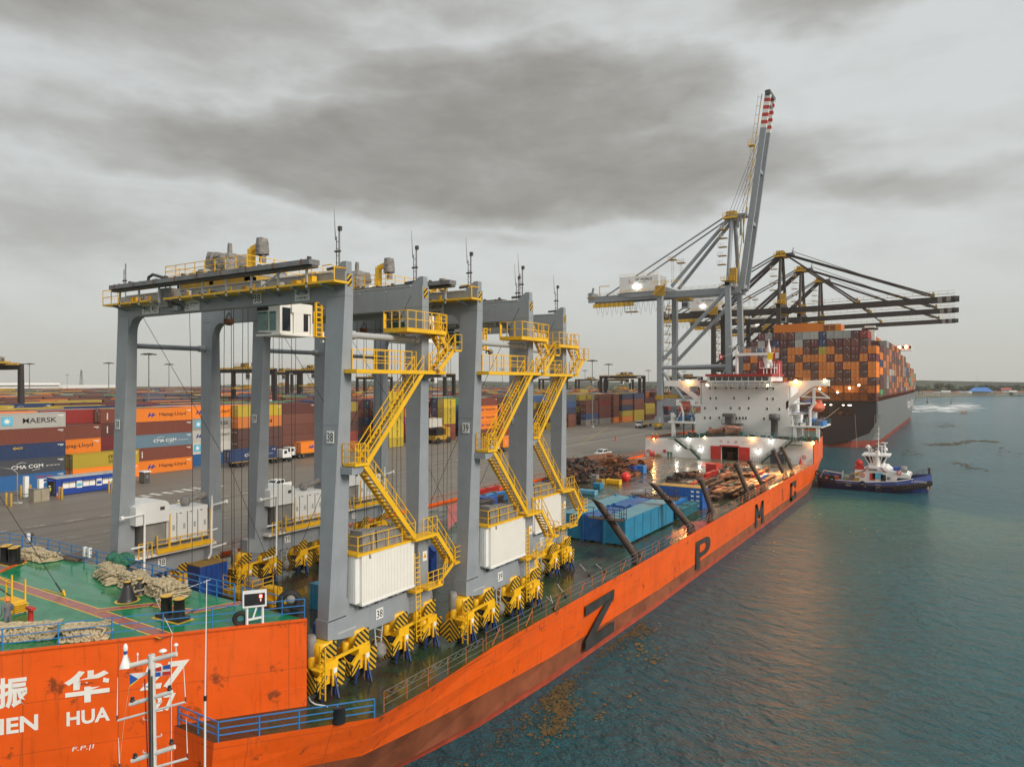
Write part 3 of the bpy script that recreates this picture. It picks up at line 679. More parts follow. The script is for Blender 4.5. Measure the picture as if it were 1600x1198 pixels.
def lamp(x,y,z,mat_,r,power,colr,name,aim=(0,-1,-.45),ss=140):
    g=M(); g.ball((x,y,z),r,mat_,12,8); g.box(x-.14,x+.14,y+r*.8,y+r+.25,z-.1,z+.3,dsteel); o=g.build(name,ship)
    if power:
        l=bpy.data.lights.new(name+'_light','SPOT'); l.energy=power; l.color=colr; l.shadow_soft_size=.22; l.spot_size=R(ss); l.spot_blend=1.0 if ss<100 else .6
        lo=bpy.data.objects.new(name+'_light',l); col.objects.link(lo); lo.location=(x,y-r-.25,z); lo.parent=o; lo.matrix_parent_inverse=Matrix(); lo.location=Vector((x,y-r-.35,z))-ORG[ship.name]; lo.rotation_euler=Vector(aim).to_track_quat('-Z','Y').to_euler()
sod=(1,.42,.10); wh=(1,.93,.78)
lamp(-58.8,YB-.35,8.9,fl_sod,.16,900,sod,'sodium_floodlight'); lamp(*AY(1175,685,YB-.4),fl_sod,.26,2000,sod,'sodium_floodlight'); lamp(*AY(1270,692,YB-.6),fl_sod,.30,2500,sod,'sodium_floodlight')
for px,py in ((1075,685),(1058,699),(1094,701.5),(1204,689),(1184,705),(1101,683)):
    x,y,z=AY(px,py,YB-.3); lamp(x,y,z,fl_white if px!=1101 else fl_yel,.15,50,wh,'bulkhead_light')
# poop deck
g=M(); pd=pm('poop_deck_green',(.03,.09,.06),.5,var=.3)
g.hexa([(-61,YB+.3,8.7),(-24.8,YB+.3,9.4),(-29.7,196,9.4),(-56,196,8.7),(-61,YB+.3,8.8),(-24.8,YB+.3,9.5),(-29.7,196,9.5),(-56,196,8.8)],pd); g.build('poop_deck',ship)
g=M()
side=[(YB,-24.6),(162,-24.7),(172,-25.4),(184,-27.2),(196,-29.6)]
for (y0,x0),(y1,x1) in zip(side,side[1:]):
    g.quad([(x0,y0,DK),(x1,y1,DK),(x1,y1,9.9),(x0,y0,9.9)],orange); g.quad([(mir(x0),y0,DK),(mir(x1),y1,DK),(mir(x1),y1,9.2),(mir(x0),y0,9.2)],orange)
g.quad([(-29.6,196,DK),(-56,196,DK),(-56,196,9.2),(-29.6,196,9.9)],orange); g.build('poop_side_plating',ship)
g=M(); tealr=pm('teal_rail_paint',(.04,.17,.20),.5)
g.rail([(-61,YB+.2,9.0),(-49,YB+.2,9.6),(-42,YB+.2,10.2),(-36,YB+.2,10.35),(-25,YB+.2,9.7)],1.0,tealr,1.7,.022,3); g.rail([(-25,YB+.2,9.7),(-25.6,171,9.6),(-29.8,195,9.6)],1.0,tealr,1.7,.022,3); g.build('poop_railing',ship)
# accommodation block
YH=163.0
def H(px,py): 
    p=AY(px,py,YH); return p[0],p[2]
hx0,_=H(1086,640); hx1,_=H(1238,640); zt=H(1160,597)[1]; zb=8.6
lx0,lz=H(1086,647)
g=M(); up=H(1095,650)[0]; 
g.box(hx0,hx1,YH,YH+13,zb,H(1160,646)[1] if False else 14.6,white)
g.box(up,H(1232,0)[0],YH,YH+13,14.6,zt-.02,white)
for z in (12.0,14.55,17.1,19.7): g.box(hx0-.005 if z<14 else up-.005,hx1+.005 if z<14 else H(1232,0)[0]+.005,YH-.012,YH,z,z+.02,cream)
acc=g.build('accommodation_block',ship)
win=[(1109,606),(1118,606),(1134.5,606),(1142,606),(1156,606),(1165.5,606),(1182,606),(1199,607),(1208.5,607),(1110,622),(1119,622),(1147,622),(1170,622),(1199,623),(1208,623),
 (1101.5,637.5),(1119,637.5),(1142,637.5),(1156,637.5),(1170,637.5),(1199,638.5),(1218,639),(1101.5,652.5),(1110,652.5),(1124,652.5),(1151,653),(1156,653),(1161,653),(1165.5,653),(1194,654)]
for px,py in win:
    x,z=H(px,py); g=M(); g.box(x-.24,x+.24,YH-.05,YH+.02,z-.36,z+.36,cream); g.box(x-.17,x+.17,YH-.07,YH-.04,z-.28,z+.28,dglass); g.build('window',acc)
# bridge
x0,z0=H(1109,601); x1,z1=H(1208,592); g=M(); bz0=H(1160,601.5)[1]; bz1=H(1160,588)[1]
g.box(x0,x1,YH-2.0,YH+10,zt-.3,bz0-.0+.25,white); g.box(x0,x1,YH-2,YH+10,zt+.05,bz1-1.0+.95,white) 
br=g.build('bridge',ship)
g=M(); g.box(x0-.3,x1+.3,YH-2.5,YH+10.3,bz1,bz1+.55,pm('bridge_top_red',(.36,.03,.02),.5)); g.build('bridge_roof',ship)
zc=(zt+.55,zt+1.35)
k=9; 
for i in range(k):
    a=x0+.5+(x1-x0-1)*i/k; g=M(); g.box(a+.12,a+(x1-x0-1)/k-.12,YH-2.06,YH-1.98,bz1-.95,bz1-.12,dglass); g.build('window',br)
g=M(); g.rail([(x0,YH-2.6,zt-.9),(x1,YH-2.6,zt-.9)],.95,white,1.2,.025,3); g.box(x0,x1,YH-2.7,YH,zt-1.0,zt-.9,white); g.build('bridge_front_gallery',ship)
# bridge wings with raked struts and rounded openings
g=M()
def W2(px,py): return H(px,py)
LW=[(1040,594),(1090,594),(1106,597),(1106,668) if False else (1106,640),(1094,632),(1060,606),(1054,603.5),(1038,603.5)]
def wing(pts,hole):
    # plate made of strips between outer outline and the rounded opening
    g.prism([W2(*p) for p in pts[0]],'y',YH,YH+1.6,white)
    for q in pts[1:]: g.prism([W2(*p) for p in q],'y',YH,YH+1.6,white)
wing([[(1038,594.5),(1096,594),(1096,603.5),(1038,603.5)],[(1056,603.5),(1062,603.5),(1078,603.5),(1077,606),(1077,611),(1096,625),(1096,632),(1090,628),(1064,608),(1060,605)],[(1091,603.5),(1096,603.5),(1096,625),(1092,621),(1094,616),(1094,607)]],None)
wing([[(1232,595.5),(1295,593.5),(1295,603),(1232,604)],[(1268,603.5),(1271,603.5),(1262,609),(1242,625),(1228,640),(1228,628),(1242,616),(1247,611),(1247,606),(1244,604)]],None)
g.build('bridge_wing',ship)
g=M(); redt=MATS['bridge_top_red']; a=W2(1094,594); b_=W2(1109,593); g.box(a[0],b_[0],YH-.3,YH+6,zt-.0,zt+.28,redt); a=W2(1208,594); b_=W2(1225,594); g.box(a[0],b_[0],YH-.3,YH+6,zt,zt+.22,redt); g.build('deck_edge_band',ship)
for px,py in ((1076.5,596),(1244,596)):
    x,z=W2(px,py); lamp(x,YH-.55,z,fl_sod,.40,340000 if px>1200 else 7000,sod,'sodium_floodlight',(.56 if px>1200 else -.05,-1,-.30),80 if px>1200 else 140)
for px,py in ((1110.5,601),(1204,601.5),(1289,593.5)):
    x,z=W2(px,py); lamp(x,YH-2.9 if px<1250 else YH-.3,z,fl_yel,.20,200,wh,'deck_light')
# boat decks either side

g=M(); xa=H(1045,0)[0]; g.box(xa,hx0,YH-.5,YH+12,H(1065,661)[1],H(1065,658)[1],white); g.box(xa+.8,xa+1.6,YH-.4,YH+.3,9.0,H(1065,661)[1],white); g.box(xa+.6,xa+1.3,YH-.4,YH+.2,H(1065,658)[1],H(1065,645)[1],white)
for i in range(3): g.box(xa+3.2+i*2.2,xa+3.4+i*2.2,YH+1,YH+1.3,9,H(1065,661)[1],rustm)
g.rail([(xa,YH-.4,H(1065,658)[1]),(hx0,YH-.4,H(1065,658)[1])],1.1,tealr,1.4,.025,3); g.build('boat_deck',ship)
g=M(); xb=H(1285,0)[0]; xc=H(1237,0)[0]; z_=H(1262,667)[1]; g.box(xc-.3,xb,YH-.5,YH+12,z_-.1,z_+.25,white)
for px in (1242,1278): x=H(px,0)[0]; g.box(x-.35,x+.35,YH-.4,YH+.3,9.3,z_-.1,white)
for px in (1255,1262): x=H(px,0)[0]; g.tube((x,YH+1,9.3),(x,YH+1,z_),.1,white)
g.rail([(xc,YH-.4,z_+.25),(xb,YH-.4,z_+.25),(xb,YH+12,z_+.25)],1.1,tealr,1.4,.025,3)
for z2 in (H(1262,648)[1],H(1262,632)[1]): g.box(xc-.2,xc+2.4,YH+.3,YH+10,z2,z2+.15,white); g.rail([(xc+2.4,YH+.4,z2),(xc+2.4,YH+9,z2)],1,bluep,1.2); g.rail([(xc,YH+.4,z2),(xc+2.4,YH+.4,z2)],1,bluep,1.0)
g.build('boat_deck',ship)
# davits and lifeboats
lbo=pm('lifeboat_orange',(.62,.10,.04),.45,var=.15)
def lifeboat(px,py,rx,dv):
    x,z=H(px,py); g=M(); g.ball((x,YH+4.5,z),1.0,lbo,14,10,(rx,3.4,1.15)); g.box(x-.5,x+.5,YH+4,YH+7.2,z+.7,z+1.5,lbo); o=g.build('lifeboat',ship)
    g=M(); g.box(x-.02-rx,x+rx+.02,YH+1.9,YH+2.0,z-.1,z+.1,white); g.build('grab_line',o)
lifeboat(1060,638,1.1,1); lifeboat(1272,637,1.5,1)
g=M()
for yy in (YH+.6,YH+8):
    g.pipe([(H(1066,658)[0],yy,H(1066,658)[1]),(H(1066,645)[0],yy,H(1066,645)[1]),(H(1063,634)[0],yy,H(1066,634)[1]),(H(1057,628)[0],yy,H(1066,628)[1])],.28,white,8)
    g.beam((H(1056,658)[0],yy,H(1066,658)[1]),(H(1063,643)[0],yy,H(1066,643)[1]),.2,.2,white)
    g.pipe([(H(1265,666)[0],yy,H(1262,666)[1]),(H(1265,640)[0],yy,H(1262,640)[1]),(H(1270,632)[0],yy,H(1262,632)[1]),(H(1274,628)[0],yy,H(1262,628)[1])],.3,white,8)
g.build('davit',ship)
g=M()  # triangular lifting frame aft
q=lambda px,py:(H(px,py)[0],YH+3,H(px,py)[1])
g.beam(q(1268,668),q(1268,606),.55,.55,white); g.beam(q(1248,620),q(1293,622),.3,.35,white); g.beam(q(1268.5,606),q(1250,620),.25,.3,white); g.beam(q(1268.5,606),q(1291,621),.25,.3,white); g.build('stores_crane',ship)
g=M(); random.seed(5)
for i in range(46):
    px=random.choice([random.uniform(1240,1284),random.uniform(1048,1086)]); base=666 if px>1200 else 658
    x,z=H(px,base-random.uniform(0,9)); s=random.uniform(.15,.5); g.box(x-s,x+s,YH+random.uniform(.2,5),YH+6,z-s,z+s*1.3,random.choice([bluep,white,blues,steel,redp,cream,tealr]))
for i in range(20):
    px=random.choice([random.uniform(1240,1284),random.uniform(1048,1086)]); base=666 if px>1200 else 658
    x,z=H(px,base); g.tube((x,YH+1,z),(x+random.uniform(-.4,.4),YH+1,z+random.uniform(.8,2.6)),.06,random.choice([white,steel,bluep]),5)
g.build('boat_deck_fittings',ship)
# funnel-like casing, radar mast
g=M(); a=H(1174,588); b_=H(1197,0)
g.box(H(1174,0)[0],H(1206,0)[0],YH+6,YH+11,zt+1,H(1160,563)[1],redt); g.box(H(1178,0)[0],H(1206,0)[0],YH+4.2,YH+6,zt+1.2,H(1160,576)[1],redt)
g.build('funnel_casing',ship)
g=M(); x,z=H(1191,561); g.ball((x,YH+5,z),.95,white,16,10,(1,1,1.15)); g.tube((x,YH+5,z-3.6),(x,YH+5,z),.5,white,12)
g.rail([(H(1182,574)[0],YH+3,H(1160,574)[1]),(H(1206,574)[0],YH+3,H(1160,574)[1])],1.3,white,1,.03,3); g.box(H(1182,0)[0],H(1206,0)[0],YH+3,YH+7,H(1160,574)[1]-.2,H(1160,574)[1],white)
for px in (1188,1193,1200,1205): g.tube((H(px,588)[0],YH+3.2,zt+1),(H(px,0)[0],YH+3.2,H(1160,575)[1]),.12,white)
for px in (1204,1208,1212): g.tube((H(px,588)[0],YH+4,zt+1),(H(px,0)[0],YH+4,H(1160,568)[1]),.07,white)
g.build('satellite_dome_platform',ship)
g=M(); x=H(1144.5,0)[0]; g.tube((x,YH+4,zt+1),(x,YH+4,H(1160,548)[1]),.36,white,12); g.box(H(1142,0)[0],H(1202,0)[0],YH+3.4,YH+4.6,H(1160,555)[1],H(1160,550.5)[1],white)
g.rail([(H(1140,0)[0],YH+3.4,H(1160,550)[1]),(H(1205,0)[0],YH+3.4,H(1160,550)[1])],1.2,white,1.3,.03,3); g.lathe((H(1195,0)[0],YH+4,H(1160,550)[1]),[(.5,0),(.35,1.2),(.12,2.2),(.1,3)],white,8)
g.box(H(1131,0)[0],H(1148,0)[0],YH+3.9,YH+4.1,H(1160,540)[1],H(1160,539)[1],white); g.tube((x,YH+4,H(1160,548)[1]),(x,YH+4,H(1160,539)[1]),.1,white)
g.pipe([(H(1120,552)[0],YH+4,H(1160,556)[1]),(H(1142,552)[0],YH+4,H(1160,549)[1])],.04,white,4); g.tube((H(1196,588)[0],YH+9,zt),(H(1196,0)[0],YH+4,H(1160,552)[1]),.3,white); g.build('radar_mast',ship)
g=M(); x,z=H(1202,556); fy=pm('flag_yellow',(.8,.6,.03),.8); g.quad([(x-1,YH+3,z+.9),(x+.1,YH+3.1,z+.7),(x+.1,YH+3.1,z-.7),(x-1,YH+3,z-.8)],fy); g.quad([(x+.1,YH+3.1,z+.7),(x+.6,YH+3.2,z+.8),(x+.6,YH+3.2,z-.5),(x+.1,YH+3.1,z-.7)],redp); g.quad([(x+.6,YH+3.2,z+.8),(x+1.4,YH+3,z+.9),(x+1.4,YH+3,z-.4),(x+.6,YH+3.2,z-.5)],white); g.build('signal_flag',ship)
g=M(); x,z=H(1120,557); g.quad([(x-.4,YH+3,z+.8),(x+.5,YH+3.1,z+.5),(x+.5,YH+3.1,z-.7),(x-.4,YH+3,z-.5)],redp); g.quad([(x-.1,YH+2.99,z+.3),(x+.3,YH+3.05,z+.2),(x+.3,YH+3.05,z-.2),(x-.1,YH+2.99,z-.2)],white); g.build('courtesy_flag',ship)
# two grey ventilator columns, balcony and winches on the poop
gd=pm('dark_grey_vent',(.10,.10,.105),.5)
for px,pt,pc,pb,w in ((1142,646,651,661,.95),(1212.5,647,656.5,681,.75)):
    x=H(px,0)[0]; c=(x,YH-1.6,0); zt_,zc_,zb_=[AY(px,q_,YH-1.6)[2] for q_ in (pt,pc,pb)]; g=M()
    g.lathe((x,YH-1.6,0),[(w,zb_),(w,zc_),(w*1.55,zc_+.02),(w*1.55,zt_),(w*.5,zt_+.1)],gd,20) if px>1200 else (g.box(x-.75,x+.75,YH-2.2,YH-.6,zb_,zc_,gd),g.box(x-1.2,x+1.2,YH-2.8,YH-.5,zc_,zt_,gd))
    g.build('ventilator',ship)
x0_=H(1133,0)[0]; x1_=H(1162,0)[0]; zz=H(1160,661.5)[1]; g=M(); g.box(x0_,x1_,YH-3,YH,zz-.15,zz,dsteel); g.rail([(x0_,YH-3,zz),(x1_,YH-3,zz)],1,dsteel,1.1,.03,3); g.build('balcony',ship)
g=M(); zz=H(1160,664)[1]; pts=[(x0_-.3,zz-.4),(x0_+1.5,zz),(x1_-1.2,zz),(x1_+.3,zz-.4),(x1_+.3,zz-.5),(x0_-.3,zz-.5)]; g.prism(pts,'y',YH-5,YH-2,pm('salmon_awning',(.55,.25,.2),.7))
for x in (x0_,x0_+2,x1_-1.6,x1_): g.tube((x,YH-4,9.6),(x,YH-4,zz-.4),.07,white)
g.build('awning',ship)
for px in (1131,1156):
    x=H(px,0)[0]; g=M(); y=YH-5.5
    g.lathe((x-1.6,y,10.9),[(1.15,0),(1.15,.15),(.7,.16),(.7,2.9),(1.15,2.92),(1.15,3.1)],rustm,18,'x'); g.box(x-2,x+2,y-1,y+1,9.7,10.1,dsteel); g.box(x+1.3,x+2.2,y-.7,y+.7,10,11.2,gv); g.ball((x-2,y,10.6),.6,gv,8,6); g.build('mooring_winch',ship)
g=M()
for px in list(range(1078,1105,6))+list(range(1165,1275,9)):
    p=AY(px,677 if px<1110 else 680,YB+3.5+random.uniform(0,3)); s=random.uniform(.2,.55); g.box(p[0]-s,p[0]+s,p[1],p[1]+s,9.2,9.9+s,random.choice([gv,rustm,dsteel,tealr])); 
    if random.random()<.5: g.lathe((p[0]+.6,p[1],9.3),[(.2,0),(.2,.7),(.4,.75),(.1,1.0)],gv,8)
g.build('poop_machinery',ship)
# rope roller and tyre on the bow ledge
g=M(); 
p=AZ(572,1120,DK); g.lathe((-26.1,25.2,DK),[(.34,0),(.3,.75),(.36,.8)],blk,14); g.build('ledge_bollard',ship)
g=M(); g.pipe([AZ(*p_,DK+.05) for p_ in ((484,1078),(482,1088),(485,1095),(493,1100),(512,1103))],.045,white,6); g.build('white_kerb_pipe',ship)
# ================================================================ RUBBER TYRED GANTRY CRANES ON THE DECK
signm=pm('white_sign_plate',(.80,.80,.77),.5,var=.03)
def sign(parent,o,ux,w,h,t,txt=blk,bold=.01,th=None,name='number_sign'):
    g=M(); o=Vector(o); ux=Vector(ux).normalized(); nrm=Vector((ux.y,-ux.x,0)); z=Vector((0,0,1))
    a=o-ux*w/2-z*h/2; g.hexa([a-nrm*.0,a+ux*w,a+ux*w+nrm*.03,a+nrm*.03]+[v+z*h for v in (a,a+ux*w,a+ux*w+nrm*.03,a+nrm*.03)],signm)
    if t: g.text(t,o+nrm*.04,ux,z,th or h*.72,txt,w=w*.8,bold=bold,center=True)
    return g.build(name,parent)
def chevron(g,x0,x1,yf,z0,z1,zt):
    """hazard shield facing -y: left half rising, right half falling"""
    xm=(x0+x1)/2; zm=(z0+z1)/2
    for s_,(a,b_) ,mt in ((0,(x0,xm),hazB),(1,(xm,x1),hazA)):
        if s_==0: pts=[(x0,zm),(x0+.1,z1),(xm,zt),(xm,z0)]
        else: pts=[(xm,z0),(xm,zt),(x1-.1,z1),(x1,zm)]
        g.prism(pts,'y',yf,yf+.05,mt)
propb=pm('dark_blue_prop_paint',(.012,.04,.16),.5,var=.2)
def bogie(cr,O,x,y,sea,tall,k):
    """one wheel set: tyre, fork, yellow slewing column, striped guards, prop"""
    ox,oy,oz=O; X=ox+x; Y=oy+y
    g=M()
    g.lathe((X,Y,oz+1.9),[(.5,0),(.56,.05),(.56,.95),(.45,1.0)],yel,18)
    g.box(X-.78,X+.70,Y-.42,Y+.5,oz+1.5,oz+1.95,yel); g.box(X-.9,X-.62,Y-.5,Y+.3,oz+.9,oz+1.7,yel); g.lathe((X-.2,Y-.55,oz+1.6),[(.24,0),(.26,.5),(.2,.62)],yel,12); g.beam((X+.7,Y-.4,oz+1.6),(X+.75,Y-1.0,oz+1.2),.16,.2,yel); g.box(X-.55,X-.40,Y-.3,Y+.3,oz+.7,oz+1.6,yel); g.box(X+.40,X+.55,Y-.3,Y+.3,oz+.7,oz+1.6,yel)
    g.box(X+.50,X+.72,Y+.05,Y+.4,oz+.95,oz+1.75,yel); g.tube((X+.62,Y+.2,oz+.55),(X+.62,Y+.2,oz+1.0),.13,yel,10)
    if tall: g.ball((X+.25,Y-.45,oz+1.45),.42,yel,10,8,(1,.7,1.1)); g.box(X-.1,X+.55,Y-.62,Y-.25,oz+.9,oz+1.5,yel)
    o=g.build('bogie',cr)
    g=M(); g.lathe((X,Y,oz+.78),[(.30,-.30),(.66,-.31),(.78,-.22),(.78,.22),(.66,.31),(.30,.30)],rubber,24,'x'); g.lathe((X,Y,oz+.78),[(.28,-.2),(.12,-.33),(.1,-.34)],dsteel,12,'x'); g.build('tyre',o)
    g=M(); chevron(g,X-1.0,X+.68,Y-1.05,oz+.10,oz+1.25,oz+1.75); g.box(X-.95,X+.62,Y-1.0,Y-.9,oz+1.2,oz+1.3,yel); g.box(X-.5,X-.4,Y-.95,Y-.3,oz+.9,oz+1.1,yel); g.box(X+.35,X+.45,Y-.95,Y-.3,oz+.9,oz+1.1,yel)
    g.prism([(Y-.85,oz+2.0),(Y-.35,oz+2.8),(Y+.45,oz+2.9),(Y+.45,oz+2.15)],'x',X+.58,X+.63,hazA); g.prism([(Y-.95,oz+.55),(Y-.95,oz+1.2),(Y-.45,oz+1.55),(Y-.3,oz+.9)],'x',X+.66,X+.70,hazB)
    g.prism([(Y+.35,oz+.4),(Y+.5,oz+1.75),(Y+1.15,oz+1.6),(Y+1.0,oz+.35)],'x',X+.60,X+.64,hazA); g.box(X-.6,X+.62,Y+1.0,Y+1.05,oz+.4,oz+1.5,hazB)
    g.build('striped_guard',o)
    g=M(); sx=1 if sea else -1
    g.beam((X+.62*1,Y+.25,oz+1.2),(X+.62+.55,Y+.1,oz+.02),.08,.13,propb); g.beam((X+.62,Y+.35,oz+1.1),(X+.62,Y+.35,oz+.02),.16,.16,propb); g.beam((X+.55,Y-.2,oz+1.2),(X+.7,Y-.7,oz+.02),.07,.10,propb)
    g.tube((X+.66,Y+.05,oz+1.15),(X+.66,Y+.05,oz+.0),.035,rustm,5); g.build('lashing_prop',o)
    g=M(); g.box(X+.72,X+.76,Y+.12,Y+.38,oz+1.25,oz+1.5,signm); g.build('wheel_number_plate',o)
def rtg(num,ox,oy,label,full=True,trx=-13):
    O=(ox,oy,DK); cr=thing('gantry_crane',label,'gantry crane',(ox-11.6,oy+3.7,DK),'grey rubber tyred gantry cranes carried on the ship deck')
    X=lambda v:ox+v; Y=lambda v:oy+v; Z=lambda v:DK+v
    WX=-23.2; LEG=[(0,.0,.64,-1.23,.10),(6.76,6.76,7.41,6.25,7.35)]
    for fi,(b0,yn,yf,ybn,ybf) in enumerate(LEG):
        for side in (0,1):
            xo=0 if side==0 else WX; s=-1 if side==0 else 1
            if side==1: ybn,ybf=((-.6,.66),(6.7,7.95))[fi]
            g=M(); zb_=3.9; zt_=21.83
            it,ib=s*1.47,s*(.85 if side==0 else 1.0)
            def lvl(z):
                f=(z-zb_)/(zt_-zb_); a=ybn+(yn-ybn)*min(1,f*1.02); b_=ybf+(yf-ybf)*f; i_=ib+(it-ib)*f
                return a,b_,i_
            zz=[zb_,10,16,zt_]
            for z0,z1 in zip(zz,zz[1:]):
                a0,c0,i0=lvl(z0); a1,c1,i1=lvl(z1)
                g.hexa([(X(xo),Y(a0),Z(z0)),(X(xo+i0),Y(a0),Z(z0)),(X(xo+i0),Y(c0),Z(z0)),(X(xo),Y(c0),Z(z0)),(X(xo),Y(a1),Z(z1)),(X(xo+i1),Y(a1),Z(z1)),(X(xo+i1),Y(c1),Z(z1)),(X(xo),Y(c1),Z(z1))],crane)
            g.box(X(xo),X(xo+it),Y(yn),Y(yf),Z(21.845),Z(23.2),crane)
            for z in (21.8,14.6): 
                a0,c0,i0=lvl(min(z,21.8)); g.box(X(xo)-.012*s*-1 if side==0 else X(xo)-.012,X(xo+i0)+ (-.012 if side==0 else .012),Y(a0)-.012,Y(c0)+.012,Z(z),Z(z)+.035,crane)
            # rounded haunch
            pts=[(X(xo+it),Z(21.72))]+[(X(xo+it+s*(1.15-1.15*math.cos(t))),Z(21.72-1.15+1.15*math.sin(t))) for t in [i*math.pi/2/7 for i in range(8)]][::-1]
            g.prism(pts,'y',Y(yn+.01),Y(yf-.01),crane)
            if side==0:
                g.prism([(X(-.02),Z(23.2)),(X(-1.25),Z(23.2)),(X(-.35),Z(23.8)),(X(-.02),Z(23.8))],'y',Y(yn+.1),Y(yf-.1),crane)
                g.tube((X(-.6),Y(yn+.3),Z(23.55)),(X(-1.7),Y(yn+.3),Z(23.5)),.09,dsteel,8)
            leg=g.build('leg',cr)
            if side==0:
                g=M(); n_=14; g.prism([(Y((yn+yf)/2)+.2*math.cos(2*math.pi*k/n_),Z(22.75)+.42*max(-.85,min(.85,math.sin(2*math.pi*k/n_)))) for k in range(n_)],'x',X(.004),X(.03),hazB); g.build('striped_plate',leg)
            # antenna
            g=M(); ax_=X(-.75 if side==0 else WX+.5); ay=Y(yn+.3); bz=23.2
            g.tube((ax_,ay,Z(bz)),(ax_,ay,Z(bz+2.5)),.05,steel,6); g.tube((ax_-.22,ay,Z(bz+.4)),(ax_-.22,ay,Z(bz+2.1)),.03,steel,5)
            for q_ in range(4): g.beam((ax_-.22,ay,Z(bz+.6+q_*.4)),(ax_,ay,Z(bz+.6+q_*.4)),.03,.03,steel)
            if side==0: g.tube((ax_-.3,ay,Z(bz+1.9)),(ax_-.42,ay,Z(bz+3.7)),.03,steel,5,.012); g.box(ax_-.05,ax_+.15,ay-.08,ay+.08,Z(bz+2.4),Z(bz+2.65),dsteel)
            g.box(ax_-.35,ax_+.1,ay-.05,ay+.05,Z(bz+1.2),Z(bz+1.3),dsteel)
            if full or side==0: g.build('antenna_mast',cr)
        g=M(); g.box(X(-1.47),X(WX+1.47),Y(yn),Y(yf),Z(21.70),Z(23.2),crane)
        g.box(X(-1.0),X(WX+1.0),Y(yn)-.03,Y(yf)+.03,Z(23.2),Z(23.27),crane_l)
        for k in range(8): g.box(X(-3-k*2.4),X(-3.05-k*2.4),Y(yn)-.18,Y(yn)-.0,Z(22.95),Z(23.0),crane)
        g.build('girder',cr)
    # tie pipes between the frames
    for xo in (0,WX):
        s=-1 if xo==0 else 1; g=M(); a=Vector((X(xo+s*.35),Y(.55),Z(19.7))); b_=Vector((X(xo+s*.35),Y(6.8),Z(19.7)))
        g.tube(a,b_,.19,crane_l if xo==0 else crane,12); g.tube(a,a+Vector((0,.5,0)),.26,crane_l,12); g.tube(b_-Vector((0,.5,0)),b_,.26,crane_l,12); g.build('tie_pipe',cr)
    # sill beams
    for xo in (0,WX):
        s=-1 if xo==0 else 1; g=M(); xi=X(xo+s*.95); xx=X(xo)
        pts=[(Y(-1.27),Z(3.95)),(Y(-1.27),Z(2.95)),(Y(-.2),Z(2.72)),(Y(1.3),Z(2.55)),(Y(6.3),Z(2.55)),(Y(7.6),Z(2.8)),(Y(7.6),Z(3.95)),(Y(.8),Z(3.95))]
        g.prism(pts,'x',min(xx,xi),max(xx,xi),crane)
        g.box(min(xx,xi)+.1,max(xx,xi)-.1,Y(.2),Y(6.3),Z(3.95),Z(4.45),crane)
        g.prism([(Y(.12),Z(3.95)),(Y(.12),Z(5.0)),(Y(.6),Z(4.25)),(Y(1.1),Z(3.95))],'x',min(xx,xi)+.02,max(xx,xi)-.02,crane)
        for k in range(8): g.box(xx-.35,xx+.01,Y(1.2+k*.62),Y(1.45+k*.62),Z(4.0),Z(4.42),[dsteel,crane_l][k%2])
        g.box(xx,xx+.02,Y(-.55),Y(.85),Z(3.05),Z(3.15),crane_l)
        sb=g.build('sill_beam',cr)
        sign(sb,(X(xo if xo==0 else xo+1.0)+.02,Y(2.75),Z(3.32)),(0,1,0),.62,.62,num)
        g=M(); yy=Y(3.0)
        for dy in (-.35,.35): g.beam((X(xo+s*.3),yy+dy,Z(2.55)),(X(xo+s*.3),yy+dy*.5,Z(1.0)),.09,.09,crane_l)
        for k in range(3): g.beam((X(xo+s*.3),yy-.3,Z(2.4-k*.45)),(X(xo+s*.3),yy+.3,Z(2.1-k*.45)),.05,.05,crane_l)
        g.ball((X(xo+s*.3),yy+.1,Z(.95)),.42,canvas,12,10,(1,1,1.2),.12); g.build('cable_guide',sb)
    # wheels
    for xo in (0,WX):
        s=-1 if xo==0 else 1
        for k,(wy,tall) in enumerate(((-1.35,True),(1.15,False),(4.55,False),(7.3,True))):
            bogie(cr,O,xo+s*.35,wy,xo==0,tall,k)
        g=M(); sx_=X(xo+s*.35)+.62
        g.beam((sx_,Y(-1.0),Z(1.95)),(sx_,Y(1.6),Z(2.05)),.12,.16,yel); g.beam((sx_,Y(4.2),Z(1.95)),(sx_,Y(7.3),Z(2.05)),.12,.16,yel); g.build('steering_link',cr)
        # wrapped motors and small ladders at the ends
        for wy in (-1.85,8.15):
            g=M(); px_=X(xo+s*.35)-.3; g.lathe((px_,Y(wy),Z(1.9)),[(.22,0),(.30,.2),(.27,.6),(.31,.9),(.27,1.25),(.2,1.4)],canvas,12); g.build('wrapped_motor',cr)
        g=M(); g.ladder((X(xo)+.55,Y(-2.15),Z(.2)),(X(xo)+.55,Y(-2.15),Z(3.0)),.4,(1,0,0),yel); g.box(X(xo)-.1,X(xo)+.6,Y(-2.4),Y(-1.8),Z(1.7),Z(1.76),yel); g.build('end_ladder',cr)
    # electrical house on the seaward side
    g=M(); x0,x1=X(-.75),X(.62)
    g.box(x0,x1,Y(.70),Y(5.22),Z(4.46),Z(7.22),cream)
    for k in range(34): 
        y=.78+k*.131; g.box(x1,x1+.028,Y(y),Y(y+.05),Z(4.56),Z(7.16),cream)
    g.box(X(-.8),X(.45),Y(.35),Y(.69),Z(4.55),Z(7.3),white)
    for k in range(8): g.box(X(-.75+k*.15),X(-.70+k*.15),Y(.33),Y(.36),Z(4.6),Z(7.2),white)
    g.box(x0,x1+.03,Y(.69),Y(5.24),Z(4.38),Z(4.5),signm)
    eh=g.build('electrical_house',cr)
